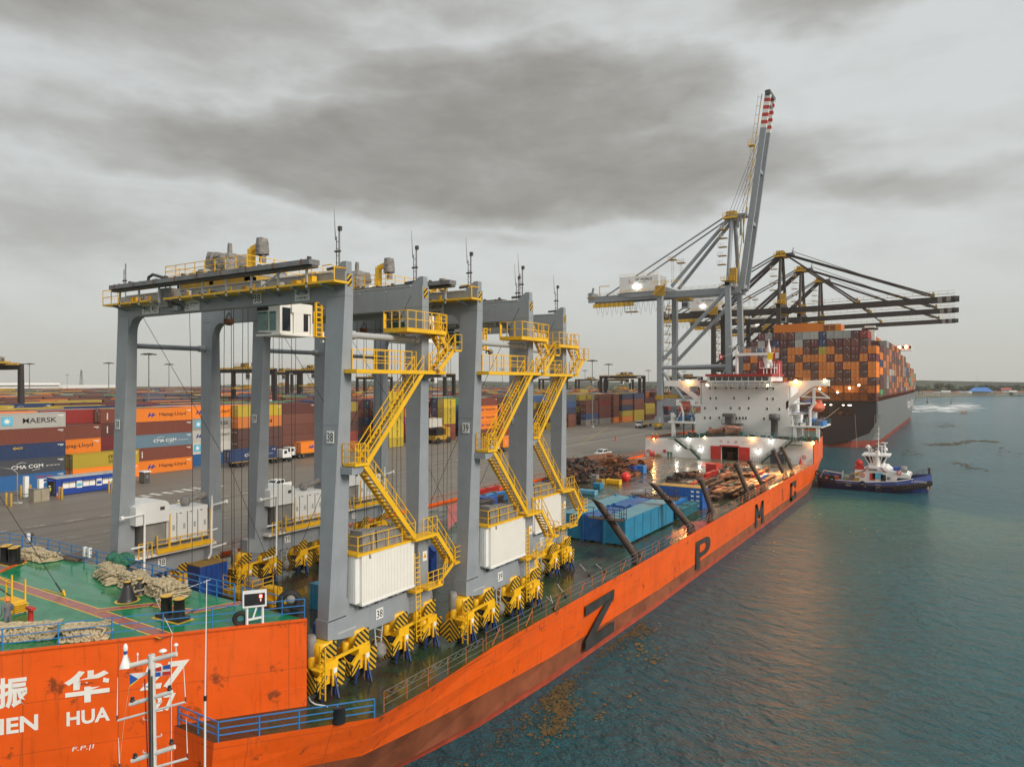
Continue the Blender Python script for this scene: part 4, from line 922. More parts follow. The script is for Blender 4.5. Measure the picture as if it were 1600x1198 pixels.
    g=M(); g.box(x0,x1+.06,Y(.3),Y(5.3),Z(7.22),Z(7.34),yel); g.rail([(x1+.02,Y(5.3),Z(7.34)),(x1+.02,Y(.35),Z(7.34)),(X(-.7),Y(.35),Z(7.34))],1.0,yel,1.1,.025,2); g.build('roof_railing',eh)
    g=M()
    for (ya,yb,hh) in ((1.0,2.0,1.15),(2.2,3.9,1.0),(3.9,4.4,.35)):
        z=7.34; xa,xb=X(-.6),X(.35); n=7
        for i in range(n):
            for j in range(3): pass
        g.hexa([(xa-.1,Y(ya-.05),Z(z)),(xb+.12,Y(ya-.08),Z(z)),(xb+.1,Y(yb+.05),Z(z)),(xa-.1,Y(yb+.05),Z(z)),(xa,Y(ya),Z(z+hh)),(xb,Y(ya),Z(z+hh)),(xb,Y(yb),Z(z+hh-.05)),(xa,Y(yb),Z(z+hh-.05))],canvas)
        for i in range(5): 
            y=ya+(yb-ya)*(i+.5)/5; g.tube((xb+.08,Y(y),Z(z)),(xb-.02,Y(y+random.uniform(-.1,.1)),Z(z+hh)),.07,canvas,6)
    g.tube((X(.5),Y(1.3),Z(7.3)),(X(.66),Y(1.35),Z(6.95)),.14,canvas,6,.05)
    g.build('canvas_wrapped_cabinet',eh)
    # stairs and platforms on the seaward side
    st=.95
    g=M(); g.box(X(.1),X(.1+st),Y(-.25),Y(.85),Z(12.35),Z(12.5),yel); g.prism([(Y(-.35),Z(12.3)),(Y(.75),Z(12.3)),(Y(.3),Z(11.9)),(Y(-.35),Z(11.9))],'x',X(.02),X(.9),crane); g.rail([(X(.1+st),Y(.5),Z(12.5)),(X(.1+st),Y(-.25),Z(12.5)),(X(.1),Y(-.25),Z(12.5))],1.1,yel,.5,.022,3); g.build('landing',cr)
    g=M(); g.stair((X(.55),Y(4.95),Z(7.5)),(X(.55),Y(.6),Z(12.35)),.75,(1,0,0),yel,yel_d); g.build('stair',cr)
    g=M(); g.stair((X(.55),Y(.85),Z(12.5)),(X(.55),Y(5.75),Z(17.65)),.75,(1,0,0),yel,yel_d); g.build('stair',cr)
    g=M(); g.box(X(.05),X(1.0),Y(-.1),Y(7.95),Z(17.5),Z(17.72),yel); g.rail([(X(.06),Y(.5),Z(17.72)),(X(.06),Y(5.0),Z(17.72)),(X(.95),Y(5.0),Z(17.72))],1.15,yel,.85,.025,2); g.rail([(X(.95),Y(.5),Z(17.72)),(X(.95),Y(4.6),Z(17.72))],1.15,yel,1.1,.025,3); g.rail([(X(.95),Y(6.2),Z(17.72)),(X(.95),Y(7.9),Z(17.72))],1.1,yel,.8,.025,3)
    g.prism([(X(.05),Z(17.5)),(X(.9),Z(17.5)),(X(.05),Z(17.1))],'y',Y(6.8),Y(7.1),crane); g.build('access_platform',cr)
    g=M(); g.stair((X(.9),Y(6.9),Z(17.72)),(X(.9),Y(8.5),Z(19.1)),.7,(1,0,0),yel,yel_d); g.box(X(.4),X(1.4),Y(8.4),Y(9.1),Z(19.0),Z(19.12),yel); g.rail([(X(1.4),Y(8.4),Z(19.12)),(X(1.4),Y(9.1),Z(19.12)),(X(.4),Y(9.1),Z(19.12))],1,yel,.6,.022,2)
    g.stair((X(.4),Y(8.5),Z(19.12)),(X(.4),Y(7.4),Z(20.3)),.7,(1,0,0),yel,yel_d); g.build('upper_stair',cr)
    g=M(); g.box(X(.02),X(1.0),Y(4.1),Y(8.0),Z(20.05),Z(20.3),yel); g.box(X(-.9),X(.02),Y(4.1),Y(6.2),Z(20.05),Z(20.3),yel); g.rail([(X(-.9),Y(4.15),Z(20.3)),(X(1.0),Y(4.15),Z(20.3)),(X(1.0),Y(8.0),Z(20.3)),(X(.1),Y(8.0),Z(20.3))],1.05,yel,.75,.028,2); g.beam((X(-.8),Y(4.12),Z(20.3)),(X(-.8),Y(4.12),Z(21.2)),.25,.04,yel); g.build('top_platform',cr)
    g=M(); g.box(X(.02),X(1.0),Y(4.9),Y(7.2),Z(7.25),Z(7.42),yel); g.rail([(X(1.0),Y(5.6),Z(7.42)),(X(1.0),Y(7.0),Z(7.42))],1.1,yel,.5,.022,2); g.stair((X(.55),Y(7.1),Z(7.35)),(X(.55),Y(8.95),Z(5.15)),.75,(1,0,0),yel,yel_d)
    g.box(X(.1),X(1.1),Y(8.8),Y(9.5),Z(5.02),Z(5.16),yel); g.rail([(X(1.1),Y(8.8),Z(5.16)),(X(1.1),Y(9.5),Z(5.16)),(X(.1),Y(9.5),Z(5.16))],1.0,yel,.5,.022,3)
    g.beam((X(.9),Y(8.9),Z(5.1)),(X(.9),Y(7.2),Z(4.1)),.08,.2,yel); g.box(X(.1),X(1.1),Y(6.0),Y(7.5),Z(4.0),Z(4.12),yel); g.rail([(X(1.1),Y(6.0),Z(4.12)),(X(1.1),Y(7.5),Z(4.12)),(X(.6),Y(8.8),Z(5.1))],1.0,yel,.5,.022,3)
    g.build('lower_stair',cr)
    g=M(); g.ladder((X(.55),Y(5.75),Z(.9)),(X(.55),Y(5.55),Z(6.4)),.42,(0,1,0),yel); g.box(X(.1),X(.75),Y(5.2),Y(5.9),Z(3.95),Z(4.1),yel); g.build('ladder',cr)
    sign(cr,(X(.02),Y(6.95),Z(5.85)),(0,1,0),.42,.62,'',name='warning_sign')
    g=M(); yy=Y(6.95); g.prism([(yy-.17,Z(5.72)),(yy+.17,Z(5.72)),(yy,Z(6.07))],'x',X(.05),X(.06),yel); g.prism([(yy-.03,Z(5.77)),(yy+.05,Z(5.77)),(yy,Z(5.98))],'x',X(.062),X(.066),blk); g.build('warning_symbol',cr)
    # numbers on the legs and girder boards (near frame, facing forward)
    sign(cr,(X(-.50),Y(-.60),Z(13.95)),(1,0,0),.56,.68,num); sign(cr,(X(WX+.6),Y(-.32),Z(13.95)),(1,0,0),.56,.68,num)
    sign(cr,(X(-7.45),Y(-.02),Z(22.15)),(1,0,0),.78,.62,num)
    if full:
        o=sign(cr,(X(-18.95),Y(-.02),Z(22.13)),(1,0,0),2.0,.66,'SWL 41t',name='load_sign')
    o=sign(cr,(X(-14.1),Y(-.02),Z(22.10)),(1,0,0),1.65,.68,'',name='maker_sign')
    g=M(); c=Vector((X(-14.55),Y(-.07),Z(22.1))); g.pipe([c+Vector((.26*math.cos(t),0,.2*math.sin(t))) for t in [2.6+i*.35 for i in range(9)]],.02,redp,4); g.pipe([c+Vector((.06*math.cos(t)+.02,0,.09*math.sin(t)-.02)) for t in [i*.5 for i in range(9)]],.016,blk,4); g.text('DP WORLD',(X(-14.25),Y(-.06),Z(22.16)),(1,0,0),(0,0,1),.13,blk,w=.85,bold=.02); g.text('Caucedo',(X(-14.25),Y(-.06),Z(22.03)),(1,0,0),(0,0,1),.06,blk,w=.45); g.build('lettering',o,fix=False)
    o=sign(cr,(X(-3.44),Y(-.02),Z(22.10)),(1,0,0),1.25,.68,'',name='maker_sign')
    g=M(); n_=24; c=Vector((X(-3.44),Y(-.07),Z(22.24))); g.pipe([c+Vector((.50*math.cos(2*math.pi*i/n_),0,.135*math.sin(2*math.pi*i/n_))) for i in range(n_)],.018,blk,4,True); g.text('ZPMC',c+Vector((0,-.01,0)),(1,0,0),(0,0,1),.15,blk,w=.8,bold=.05,center=True); g.text('上海振华重工',(X(-3.44),Y(-.07),Z(21.92)),(1,0,0),(0,0,1),.17,blk,w=1.08,bold=.01,center=True); g.build('lettering',o,fix=False)
    # walkway and cable tray along the near girder
    g=M(); g.box(X(-23.1),X(-17.4),Y(-1.15),Y(-.02),Z(22.46),Z(22.58),yel); g.box(X(-15.6),X(.35),Y(-1.15),Y(-.02),Z(22.46),Z(22.58),yel)
    for k in range(10):
        x=-21.9+k*2.35; g.beam((X(x),Y(-1.12),Z(22.45)),(X(x),Y(-.02),Z(22.18)),.12,.14,crane)
    g.rail([(X(-23.1),Y(-.05),Z(22.58)),(X(-23.1),Y(-1.12),Z(22.58)),(X(-20.9),Y(-1.12),Z(22.58))],1.0,yel,1,.022,2); g.pipe([(X(-.6),Y(-1.12),Z(23.4)),(X(.1),Y(-1.12),Z(23.42)),(X(.33),Y(-1.12),Z(23.3)),(X(.33),Y(-1.12),Z(22.5))],.035,yel,5); g.pipe([(X(-.6),Y(-.2),Z(23.4)),(X(.33),Y(-.2),Z(23.3)),(X(.33),Y(-1.12),Z(23.3))],.03,yel,5)
    for k in range(9): g.beam((X(-20.3+k*2.2),Y(-.6),Z(22.55)),(X(-20.3+k*2.2),Y(-.6),Z(22.95)),.07,.18,yel)
    g.build('girder_walkway',cr)
    g=M(); g.box(X(-21.6),X(-1.2),Y(-1.5),Y(-.75),Z(23.52),Z(23.80),steel); g.box(X(-21.6),X(-1.2),Y(-1.3),Y(-.85),Z(23.36),Z(23.52),dsteel)
    for k in range(9):
        x=-20.9+k*2.38; g.beam((X(x),Y(-1.1),Z(22.3)),(X(x),Y(-1.1),Z(23.4)),.10,.12,crane_l); g.box(X(x)-.03,X(x)+.03,Y(-1.53),Y(-.72),Z(23.5),Z(23.83),rustm)
    g.beam((X(-6.2),Y(-1.1),Z(22.4)),(X(-3.9),Y(-1.1),Z(23.4)),.07,.09,crane_l)
    g.pipe([(X(-17.6),Y(-1.0),Z(23.8)),(X(-17.7),Y(-.9),Z(24.15)),(X(-17.2),Y(-.9),Z(24.3)),(X(-16.4),Y(-.9),Z(24.1)),(X(-15.3),Y(-1),Z(23.85))],.10,blk,8)
    g.build('cable_tray',cr)
    # trolley with machinery under covers
    t0=trx-2.9; t1=trx+4.6
    g=M(); g.box(X(t0),X(t1),Y(.1),Y(.7),Z(23.3),Z(23.65),yel_d); g.box(X(t0),X(t1),Y(6.7),Y(7.3),Z(23.3),Z(23.65),yel_d)
    for x in (t0+.2,(t0+t1)/2,t1-.2): g.box(X(x-.2),X(x+.2),Y(.1),Y(7.3),Z(23.35),Z(23.75),yel_d)
    g.box(X(t0),X(t1),Y(.2),Y(7.2),Z(23.74),Z(23.8),steel); tr=g.build('trolley',cr)
    g=M(); g.rail([(X(t0-1.2),Y(.0),Z(23.9)),(X(t0),Y(0),Z(23.9)),(X(t1),Y(.0),Z(23.9)),(X(t1),Y(7.3),Z(23.9)),(X(t0-1.2),Y(7.3),Z(23.9))],1.05,yel,1.1,.025,3,closed=True)
    g.box(X(t0-1.2),X(t0),Y(0),Y(7.3),Z(23.78),Z(23.9),yel); g.build('trolley_railing',tr)
    g=M()
    def cover(x0,x1,y0,y1,z0,z1,seed_):
        rd=random.Random(seed_); n=9; m_=7; vs=[]
        for j in range(m_+1):
            f=j/m_; z=z0+(z1-z0)*f; k=1-.16*f**5
            for i in range(n*2):
                t=2*math.pi*i/(n*2); cx_=(x0+x1)/2; cy_=(y0+y1)/2
                e=.62; cxx=abs(math.cos(t))**e*(1 if math.cos(t)>=0 else -1); cyy=abs(math.sin(t))**e*(1 if math.sin(t)>=0 else -1)
                vs.append((cx_+cxx*(x1-x0)/2*k*rd.uniform(.86,1.08),cy_+cyy*(y1-y0)/2*k*rd.uniform(.86,1.08),z+rd.uniform(-.06,.06)))
        N_=n*2; g.add(vs,[(j*N_+i,j*N_+(i+1)%N_,(j+1)*N_+(i+1)%N_,(j+1)*N_+i) for j in range(m_) for i in range(N_)]+[tuple(range(m_*N_,(m_+1)*N_))],canvas,False)
    cover(X(trx-3.4),X(trx-2.1),Y(2.3),Y(4.2),Z(23.9),Z(26.2),1); cover(X(trx-2.6),X(trx-.6),Y(2.2),Y(4.5),Z(24.75),Z(26.0),2); cover(X(trx-1.6),X(trx-.2),Y(2.0),Y(3.4),Z(24.6),Z(25.5),3)
    cover(X(trx-1.5),X(trx-1.2),Y(2.95),Y(3.25),Z(25.8),Z(26.75),4); g.build('covered_hoist',tr)
    g=M(); g.box(X(trx-2.0),X(trx-.6),Y(1.8),Y(4.2),Z(24.45),Z(24.62),cream); g.prism([(X(trx-2.0),Z(23.8)),(X(trx-1.85),Z(23.8)),(X(trx-1.85),Z(24.5)),(X(trx-2.0),Z(24.5))],'y',Y(1.8),Y(1.95),cream); g.prism([(X(trx-.9),Z(24.5)),(X(trx-.5),Z(24.5)),(X(trx+.2),Z(23.8)),(X(trx-.3),Z(23.8))],'y',Y(1.8),Y(2.0),cream)
    for a,b_,c_ in ((trx+.5,trx+1.5,24.6),(trx+1.8,trx+2.6,24.4),(trx+2.9,trx+3.9,24.2)): g.box(X(a),X(b_),Y(1.5),Y(4),Z(23.8),Z(c_),[cream,steel,crane_l][int(a)%3]); 
    g.lathe((X(trx+.3),Y(5),Z(24.3)),[(.5,0),(.5,1.6),(.3,1.7)],steel,14,'x'); g.build('machinery',tr)
    g=M(); rd_=random.Random(int(num))
    for k in range(44):
        x=t0+.2+rd_.random()*(t1-t0-.4); y=rd_.choice([.3,.5,1.0,6.6,5.8])+rd_.uniform(-.2,.4); s=rd_.uniform(.06,.28); z=23.78 if y>.9 else 23.66
        mm=rd_.choice([yel,yel,yel_d,steel,dsteel,crane_l,canvas,rustm])
        if rd_.random()<.5: g.box(X(x-s),X(x+s*1.4),Y(y-s),Y(y+s),Z(z),Z(z+s*rd_.uniform(1.5,3.5)),mm)
        else: g.tube((X(x),Y(y),Z(z+s)),(X(x+rd_.uniform(.3,1.1)),Y(y),Z(z+s+rd_.uniform(-.03,.3))),s*.4,mm,7)
    for k in range(14):
        x=-22+k*1.5+rd_.uniform(-.3,.3); g.box(X(x),X(x+rd_.uniform(.12,.5)),Y(-.5),Y(-.15),Z(22.58),Z(22.58+rd_.uniform(.15,.55)),rd_.choice([yel_d,dsteel,canvas,crane_l,yel])); g.box(X(x+.6),X(x+.75),Y(-1.1),Y(-.9),Z(23.82),Z(23.82+rd_.uniform(.05,.25)),dsteel)
    g.build('cable_fittings',tr)
    g=M(); jx=trx+1.0; g.box(X(jx-.18),X(jx+.18),Y(2.9),Y(3.3),Z(23.8),Z(26.15),yel); g.beam((X(jx),Y(3.1),Z(26.1)),(X(jx+1.0),Y(3.1),Z(26.35)),.28,.34,yel); g.build('jib_post',tr)
    g=M(); cover(X(jx+.75),X(jx+1.5),Y(2.7),Y(3.5),Z(25.65),Z(26.75),5); cover(X(jx+.95),X(jx+1.4),Y(2.9),Y(3.3),Z(25.1),Z(25.6),6); g.build('covered_jib_hoist',tr)
    g=M(); net=pm('green_netting',(.12,.17,.06),.9,var=.6,vs=8,bump=1); g.ball((X(trx-3.3),Y(1.0),Z(23.95)),.5,net,10,7,(1.6,1,.6),.15); g.ball((X(trx-2.5),Y(1.0),Z(24.1)),.4,net,10,7,(1,1,1),.15); g.build('netting_bundle',tr)
    g=M(); g.box(X(trx-3.55),X(trx-2.3),Y(-.85),Y(-.1),Z(22.55),Z(23.3),canvas); g.box(X(trx-3.5),X(trx-2.4),Y(-.9),Y(-.1),Z(22.0),Z(22.6),canvas); g.ladder((X(trx-2.2),Y(-1.0),Z(22.4)),(X(trx-2.2),Y(-1.0),Z(23.5)),.5,(1,0,0),steel); g.beam((X(trx-3.4),Y(-.6),Z(22.1)),(X(trx-2.0),Y(-.3),Z(21.95)),.3,.3,crane_l); g.build('cable_chain_cabinet',tr)
    # festoon, ropes
    for k,(rx_,ry_) in enumerate([(trx+a,b_) for a in (.15,.85,1.1,2.1,2.6) for b_ in (1.6,5.6)]):
        g=M(); g.tube((X(rx_),Y(ry_),Z(21.6+1.9)),(X(rx_+(.1 if k%3 else -.25)),Y(ry_),Z(.4)),.024,wire,4); g.build('hoist_rope',tr)
    g=M(); lx_=trx+6.0 if full else trx+3
    g.pipe([(X(-20.5),Y(.3),Z(21.7)),(X(-13.5),Y(2.5),Z(11)),(X(-9.0),Y(3.0),Z(3.2))],.02,wire,4); g.build('lashing_wire',cr)
    g=M(); g.pipe([(X(-.7),Y(6.5),Z(22.6)),(X(-5),Y(4),Z(12)),(X(-9),Y(3),Z(2.8))],.022,wire,4); g.build('lashing_wire',cr)
    g=M(); g.pipe([(X(-14.9),Y(0.3),Z(21.7)),(X(-15.0),Y(.6),Z(12)),(X(-15.1),Y(.6),Z(1.5))],.02,wire,4); g.build('hoist_rope',tr)
    # cab
    cx0,cx1=trx+3.3,trx+5.55; cy0,cy1=1.75,4.3; g=M()
    g.hexa([(X(cx0+.12),Y(cy0),Z(20.28)),(X(cx1),Y(cy0),Z(20.1)),(X(cx1),Y(cy1),Z(20.1)),(X(cx0+.12),Y(cy1),Z(20.28)),(X(cx0),Y(cy0),Z(22.15)),(X(cx1),Y(cy0),Z(22.15)),(X(cx1),Y(cy1),Z(22.15)),(X(cx0),Y(cy1),Z(22.15))],cream)
    g.box(X(cx1),X(cx1+.14),Y(cy0+1.0),Y(cy0+1.8),Z(20.12),Z(22.1),cream); g.box(X(cx1),X(cx1+.145),Y(cy0+.85),Y(cy1),Z(21.5),Z(22.12),cream); g.box(X(cx0),X(cx1+.2),Y(cy0-.08),Y(cy1),Z(20.0),Z(20.12),cream); g.box(X(cx1),X(cx1+.14),Y(cy1-.12),Y(cy1),Z(20.12),Z(21.5),cream)
    cab=g.build('operator_cab',tr)
    g=M(); g.box(X(cx0+.10),X(cx0+1.12),Y(cy0-.03),Y(cy0),Z(20.36),Z(21.55),gglass); g.box(X(cx0+1.28),X(cx0+1.88),Y(cy0-.03),Y(cy0),Z(20.34),Z(21.55),gglass); g.build('cab_window',cab)
    g=M(); g.box(X(cx0+.06),X(cx0+1.15),Y(cy0-.04),Y(cy0),Z(21.66),Z(22.12),blk); g.build('sun_screen',cab)
    for ya,yb,za,zb2 in ((.18,.82,20.3,21.8),(1.92,2.3,20.35,21.45)):
        g=M(); g.box(X(cx1),X(cx1+.03),Y(cy0+ya),Y(cy0+yb),Z(za),Z(zb2),dglass if ya<1 else blk); g.build('cab_window',cab)
    lx2=cx1+.25; g=M(); g.ladder((X(lx2),Y(cy1+.45),Z(20.0)),(X(lx2),Y(cy1+.45),Z(22.7)),.5,(0,1,0),yel,.33,.06); g.beam((X(lx2),Y(cy1+.05),Z(20)),(X(lx2),Y(cy1+.05),Z(21.7)),.06,.06,yel); g.box(X(lx2-.4),X(lx2+.3),Y(cy1),Y(cy1+1.0),Z(20.0),Z(20.06),yel); g.rail([(X(lx2),Y(cy1+.7),Z(21.7)),(X(lx2),Y(cy1+1.3),Z(21.7))],.55,yel,.5,.03,2); g.build('cab_ladder',cab)
    g=M(); g.box(X(lx2-.2),X(lx2),Y(cy1+.8),Y(cy1+.95),Z(19.7),Z(20.4),white); g.ball((X(lx2),Y(cy1+1.25),Z(19.9)),.32,canvas,10,8,(1,1,.8),.15); g.build('covered_spotlight',cab)
    g=M(); bx_=trx+1.45; g.lathe((X(bx_),Y(1.0),Z(20.75)),[(.18,0),(.32,.15),(.33,.4),(.02,.42)],rustm,12)
    for a in range(4): g.beam((X(bx_+.3*math.cos(a*1.57)),Y(1+.3*math.sin(a*1.57)),Z(21.15)),(X(bx_),Y(1),Z(21.6)),.03,.03,dsteel)
    g.build('hanging_bucket',cr)
    # power house and exhausts on the quay side
    g=M(); xa,xb=X(WX+1.55),X(WX-.9)
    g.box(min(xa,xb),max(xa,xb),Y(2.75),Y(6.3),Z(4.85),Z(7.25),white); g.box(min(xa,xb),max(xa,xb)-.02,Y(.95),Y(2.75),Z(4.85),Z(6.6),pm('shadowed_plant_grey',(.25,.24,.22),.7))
    for k in range(5):
        y=2.75+k*.88; g.box(max(xa,xb),max(xa,xb)+.03,Y(y),Y(y+.04),Z(4.9),Z(7.0),dsteel)
        if k<4: g.box(max(xa,xb),max(xa,xb)+.03,Y(y+.55),Y(y+.72),Z(5.7),Z(6.1),crane_l); g.box(max(xa,xb),max(xa,xb)+.05,Y(y+.25),Y(y+.4),Z(6.9),Z(6.96),dsteel)
    g.box(min(xa,xb)-.2,max(xa,xb)+.25,Y(.2),Y(6.9),Z(4.05),Z(4.22),cream); ph=g.build('power_house',cr)
    g=M(); n=8; prof=[(Y(.3),Z(6.55)),(Y(2.9),Z(6.55)),(Y(2.9),Z(7.4))]+[(Y(2.9-.55+.55*math.cos(t)),Z(7.65+.5*math.sin(t))) for t in [i*math.pi/2/5 for i in range(6)]]+[(Y(1.0),Z(8.15)),(Y(.3),Z(7.9))]
    g.prism(prof,'x',min(xa,xb)+.1,max(xa,xb)+.28,white); g.box(max(xa,xb)+.28,max(xa,xb)+.3,Y(2.15),Y(2.5),Z(7.45),Z(7.7),dsteel); g.build('intake_hood',ph)
    g=M(); g.tube((X(WX+.6),Y(5.0),Z(7.7)),(X(WX+.6),Y(7.2),Z(7.9)),.28,canvas,12); g.ball((X(WX+.6),Y(4.95),Z(7.6)),.4,canvas,10,8,(1,1,1),.1); g.build('covered_exhaust',ph)
    g=M(); xr=max(xa,xb)+.3; g.rail([(xr,Y(1.9),Z(4.22)),(xr,Y(6.5),Z(4.22))],1.0,yel,.85,.03,3); g.box(xr-.05,xr+.1,Y(1.9),Y(6.6),Z(4.2),Z(4.5),yel)
    for y in (1.9,2.9,6.35): g.beam((xr,Y(y),Z(4.22)),(xr,Y(y),Z(5.6 if y<2 else 7.0)),.08,.08,yel)
    g.rail([(xr,Y(.5),Z(4.1)),(xr,Y(1.5),Z(4.1))],1.1,yel,.3,.03,2); g.build('walkway_railing',ph)
    g=M(); xr=X(WX+1.9)
    g.pipe([(xr,Y(-.75),Z(7.3)),(xr,Y(.9),Z(7.35)),(xr,Y(.9),Z(2.4)),(xr,Y(-.5),Z(2.3))],.085,white,8); g.tube((xr,Y(-.85),Z(7.3)),(xr,Y(-.65),Z(7.3)),.17,white,8); g.tube((xr,Y(-.1),Z(5.0)),(xr,Y(.9),Z(5.0)),.07,white,8); g.build('drain_pipe',cr); g=M()
    g.pipe([(xr,Y(7.75),Z(7.3)),(xr,Y(6.45),Z(7.2)),(xr,Y(6.45),Z(8.0)),(xr,Y(6.35),Z(3.4)),(xr,Y(6.1),Z(3.0))],.085,white,8); g.tube((xr,Y(7.6),Z(7.28)),(xr,Y(7.8),Z(7.28)),.17,white,8); g.pipe([(xr,Y(6.4),Z(3.8)),(xr,Y(7.7),Z(3.9))],.08,white,8); g.pipe([(xr,Y(6.4),Z(5.2)),(xr,Y(6.9),Z(5.25))],.08,white,8); g.build('drain_pipe',cr)
    return cr
c38=rtg('38',-28.9,28.34,'nearest grey gantry crane, numbered 38, fully in view on the ship deck',True,-13.1)
c39=rtg('39',-27.2,38.8,'middle grey gantry crane, numbered 39, behind crane 38',True,-12.8)
c37=rtg('37',-30.15,49.8,'farthest deck gantry crane, numbered 37, beside the turquoise pontoon boxes',True,-13.0)
# ================================================================ THINGS LYING ON THE FORECASTLE
def ropepile(c,lx,ly,hz,ang,n,label,seed_,z0=FC,wob=.12):
    rd=random.Random(seed_); g=M(); ca,sa=math.cos(ang),math.sin(ang)
    for i in range(n):
        f=rd.random(); lay=rd.random()**1.4; x0=(rd.random()-.5)*lx*.9*(1-.25*lay); z=z0+.08+lay*hz; L=ly*(.5-.10*lay)*rd.uniform(.75,1.05); w=rd.uniform(.10,.22); sk=rd.uniform(-.35,.35)
        pts=[]; 
        for k in range(17):
            t=2*math.pi*k/16
            u=x0+w*math.sin(t)+sk*math.cos(t)*.5+rd.uniform(-.02,.02); v=L*math.cos(t); e=z+.05*math.sin(t*2+i)-.10*abs(math.cos(t))**6*(1+lay)
            pts.append((c[0]+u*ca-v*sa,c[1]+u*sa+v*ca,max(z0+.07,e)))
        g.pipe(pts[:-1],.062,rope,6,closed=True)
    for i in range(max(3,n//7)):
        pts=[]; y0=(rd.random()-.5)*ly*.6; ph=rd.uniform(0,6)
        for k in range(14):
            u=(k/13-.5)*lx*rd.uniform(.93,1.0); v=y0+.18*math.sin(k*.9+ph); pts.append((c[0]+u*ca-v*sa,c[1]+u*sa+v*ca,z0+hz+.08+.06*math.sin(k*1.3+ph)))
        g.pipe(pts,.062,rope,6)
    return solo(g,'rope_pile',label,'rope pile',(c[0],c[1],z0),'mooring ropes heaped on the forecastle')
c=AZ(222,900,FC); ropepile((-45.4,25.0-.6,0),3.4,1.7,.62,-.25,95,'heap of beige mooring rope beside the green netting, leftmost of the three by the rail',11)
ropepile((-42.0,24.5-.4,0),3.2,1.7,.60,-.25,95,'heap of beige mooring rope in the middle of the three by the blue rail',12)
ropepile((-39.2,24.4-.2,0),3.0,1.8,.62,-.15,100,'heap of beige mooring rope nearest the red display board, with a line hanging from it',13)
ropepile((-55.0,24.4,0),3.9,1.5,.40,.0,80,'long low heap of mooring rope at the far left rail, left of the wooden pallet',14)
ropepile((-38.55,16.35,0),3.3,1.3,.55,.75,95,'thick coil of mooring rope at the near left rail, cut by the photo edge',15)
ropepile((-35.9,18.0,0),2.1,1.2,.55,.75,85,'thick coil of mooring rope inside the near rail, above the large white characters',16)
g=M(); wood=pm('worn_pallet_timber',(.13,.09,.06),.85,var=.4,bump=.4)
pc=[AZ(*p,FC) for p in ((92,873),(118,879),(152,868),(128,863))]
for k in range(9):
    f0,f1=k/9+.01,(k+1)/9-.01
    a=[pc[0][i]+(pc[1][i]-pc[0][i])*f0 for i in range(2)]; b_=[pc[0][i]+(pc[1][i]-pc[0][i])*f1 for i in range(2)]; d=[pc[3][i]-pc[0][i] for i in range(2)]
    q=[(a[0],a[1]),(b_[0],b_[1]),(b_[0]+d[0],b_[1]+d[1]),(a[0]+d[0],a[1]+d[1])]; g.hexa([(x,y,FC+.12) for x,y in q]+[(x,y,FC+.18) for x,y in q],wood)
g.hexa([(p[0],p[1],FC+.01) for p in pc]+[(p[0],p[1],FC+.118) for p in pc],wood); solo(g,'wooden_platform','flat brown wooden platform lying at the after rail of the green deck','platform',(pc[0][0],pc[0][1],FC))
g=M(); gn=pm('green_fishing_net',(.035,.16,.10),.9,var=.5,vs=7,bump=1.2,bs=16); rd=random.Random(3)
c=AZ(188,893,FC); g.box(c[0]-1.4,c[0]+1.2,c[1]-.5,c[1]+.5,FC,FC+.22,wood); 
for k in range(14): g.ball((c[0]+rd.uniform(-1,.9),c[1]+rd.uniform(-.3,.3),FC+.45+rd.uniform(0,.5)),rd.uniform(.28,.45),gn,10,8,(1.2,1,1),.12)
solo(g,'netting_heap','heap of dark green netting on a plank at the after rail, beside the rope heaps','netting',(c[0],c[1],FC))
# red display board on white frame
bc=AZ(398,976,FC); board=thing('display_board','white framed display board with one red lit sign, standing at the forecastle corner','display board',(bc[0],bc[1],FC))
g=M(); ux=Vector((-bd[0],-bd[1],0)); 
def q3(u,z,v=0): p=Vector(bc)+ux*u+Vector((bn_[0],bn_[1],0))*v; return (p.x,p.y,FC+z)
for u in (-.38,.38): g.beam(q3(u,0),q3(u,1.0),.10,.10,white)
g.beam(q3(-.38,.3),q3(.38,.38),.08,.1,white); g.beam(q3(-.1,.3),q3(.1,.95),.07,.08,white); g.build('stand',board)
g=M()
def plate(u0,u1,z0,z1,v0,v1,m_): g.hexa([q3(u0,z0,v0),q3(u1,z0,v0),q3(u1,z0,v1),q3(u0,z0,v1),q3(u0,z1,v0),q3(u1,z1,v0),q3(u1,z1,v1),q3(u0,z1,v1)],m_)
plate(-.58,.58,.95,1.78,-.12,.12,white); g.build('case',board)
g=M(); plate(-.50,.50,1.05,1.66,.122,.135,blk); g.build('screen',board)
g=M(); plate(.22,.36,1.42,1.58,.14,.15,fl_red); plate(.27,.31,1.25,1.38,.14,.15,fl_red); g.build('lit_digit',board)
for px,py,nm,lab,sc_ in ((376,977,'tyre_fender','small black tyre fender hanging inside the rail left of the display board',.36),(452,958,'tyre_fender','large black tyre fender at the forecastle corner right of the display board',.60)):
    c=AZ(px,py,FC); g=M(); g.torus((0,0,0),sc_*.8,sc_*.34,rubber,'x',26,12); a=math.atan2(bd[1],bd[0])+math.pi/2
    g.v=[(c[0]+v[0]*math.cos(a)-v[1]*math.sin(a),c[1]+v[0]*math.sin(a)+v[1]*math.cos(a),FC+sc_*1.02+v[2]) for v in g.v]
    if sc_>.5: g.box(c[0]-.5,c[0]+.8,c[1]-.1,c[1]+.5,FC,FC+.35,rubber); g.ball((c[0]+.1,c[1],FC+.8),.26,canvas,12,10)
    solo(g,nm,lab,'tyre fender',(c[0],c[1],FC))
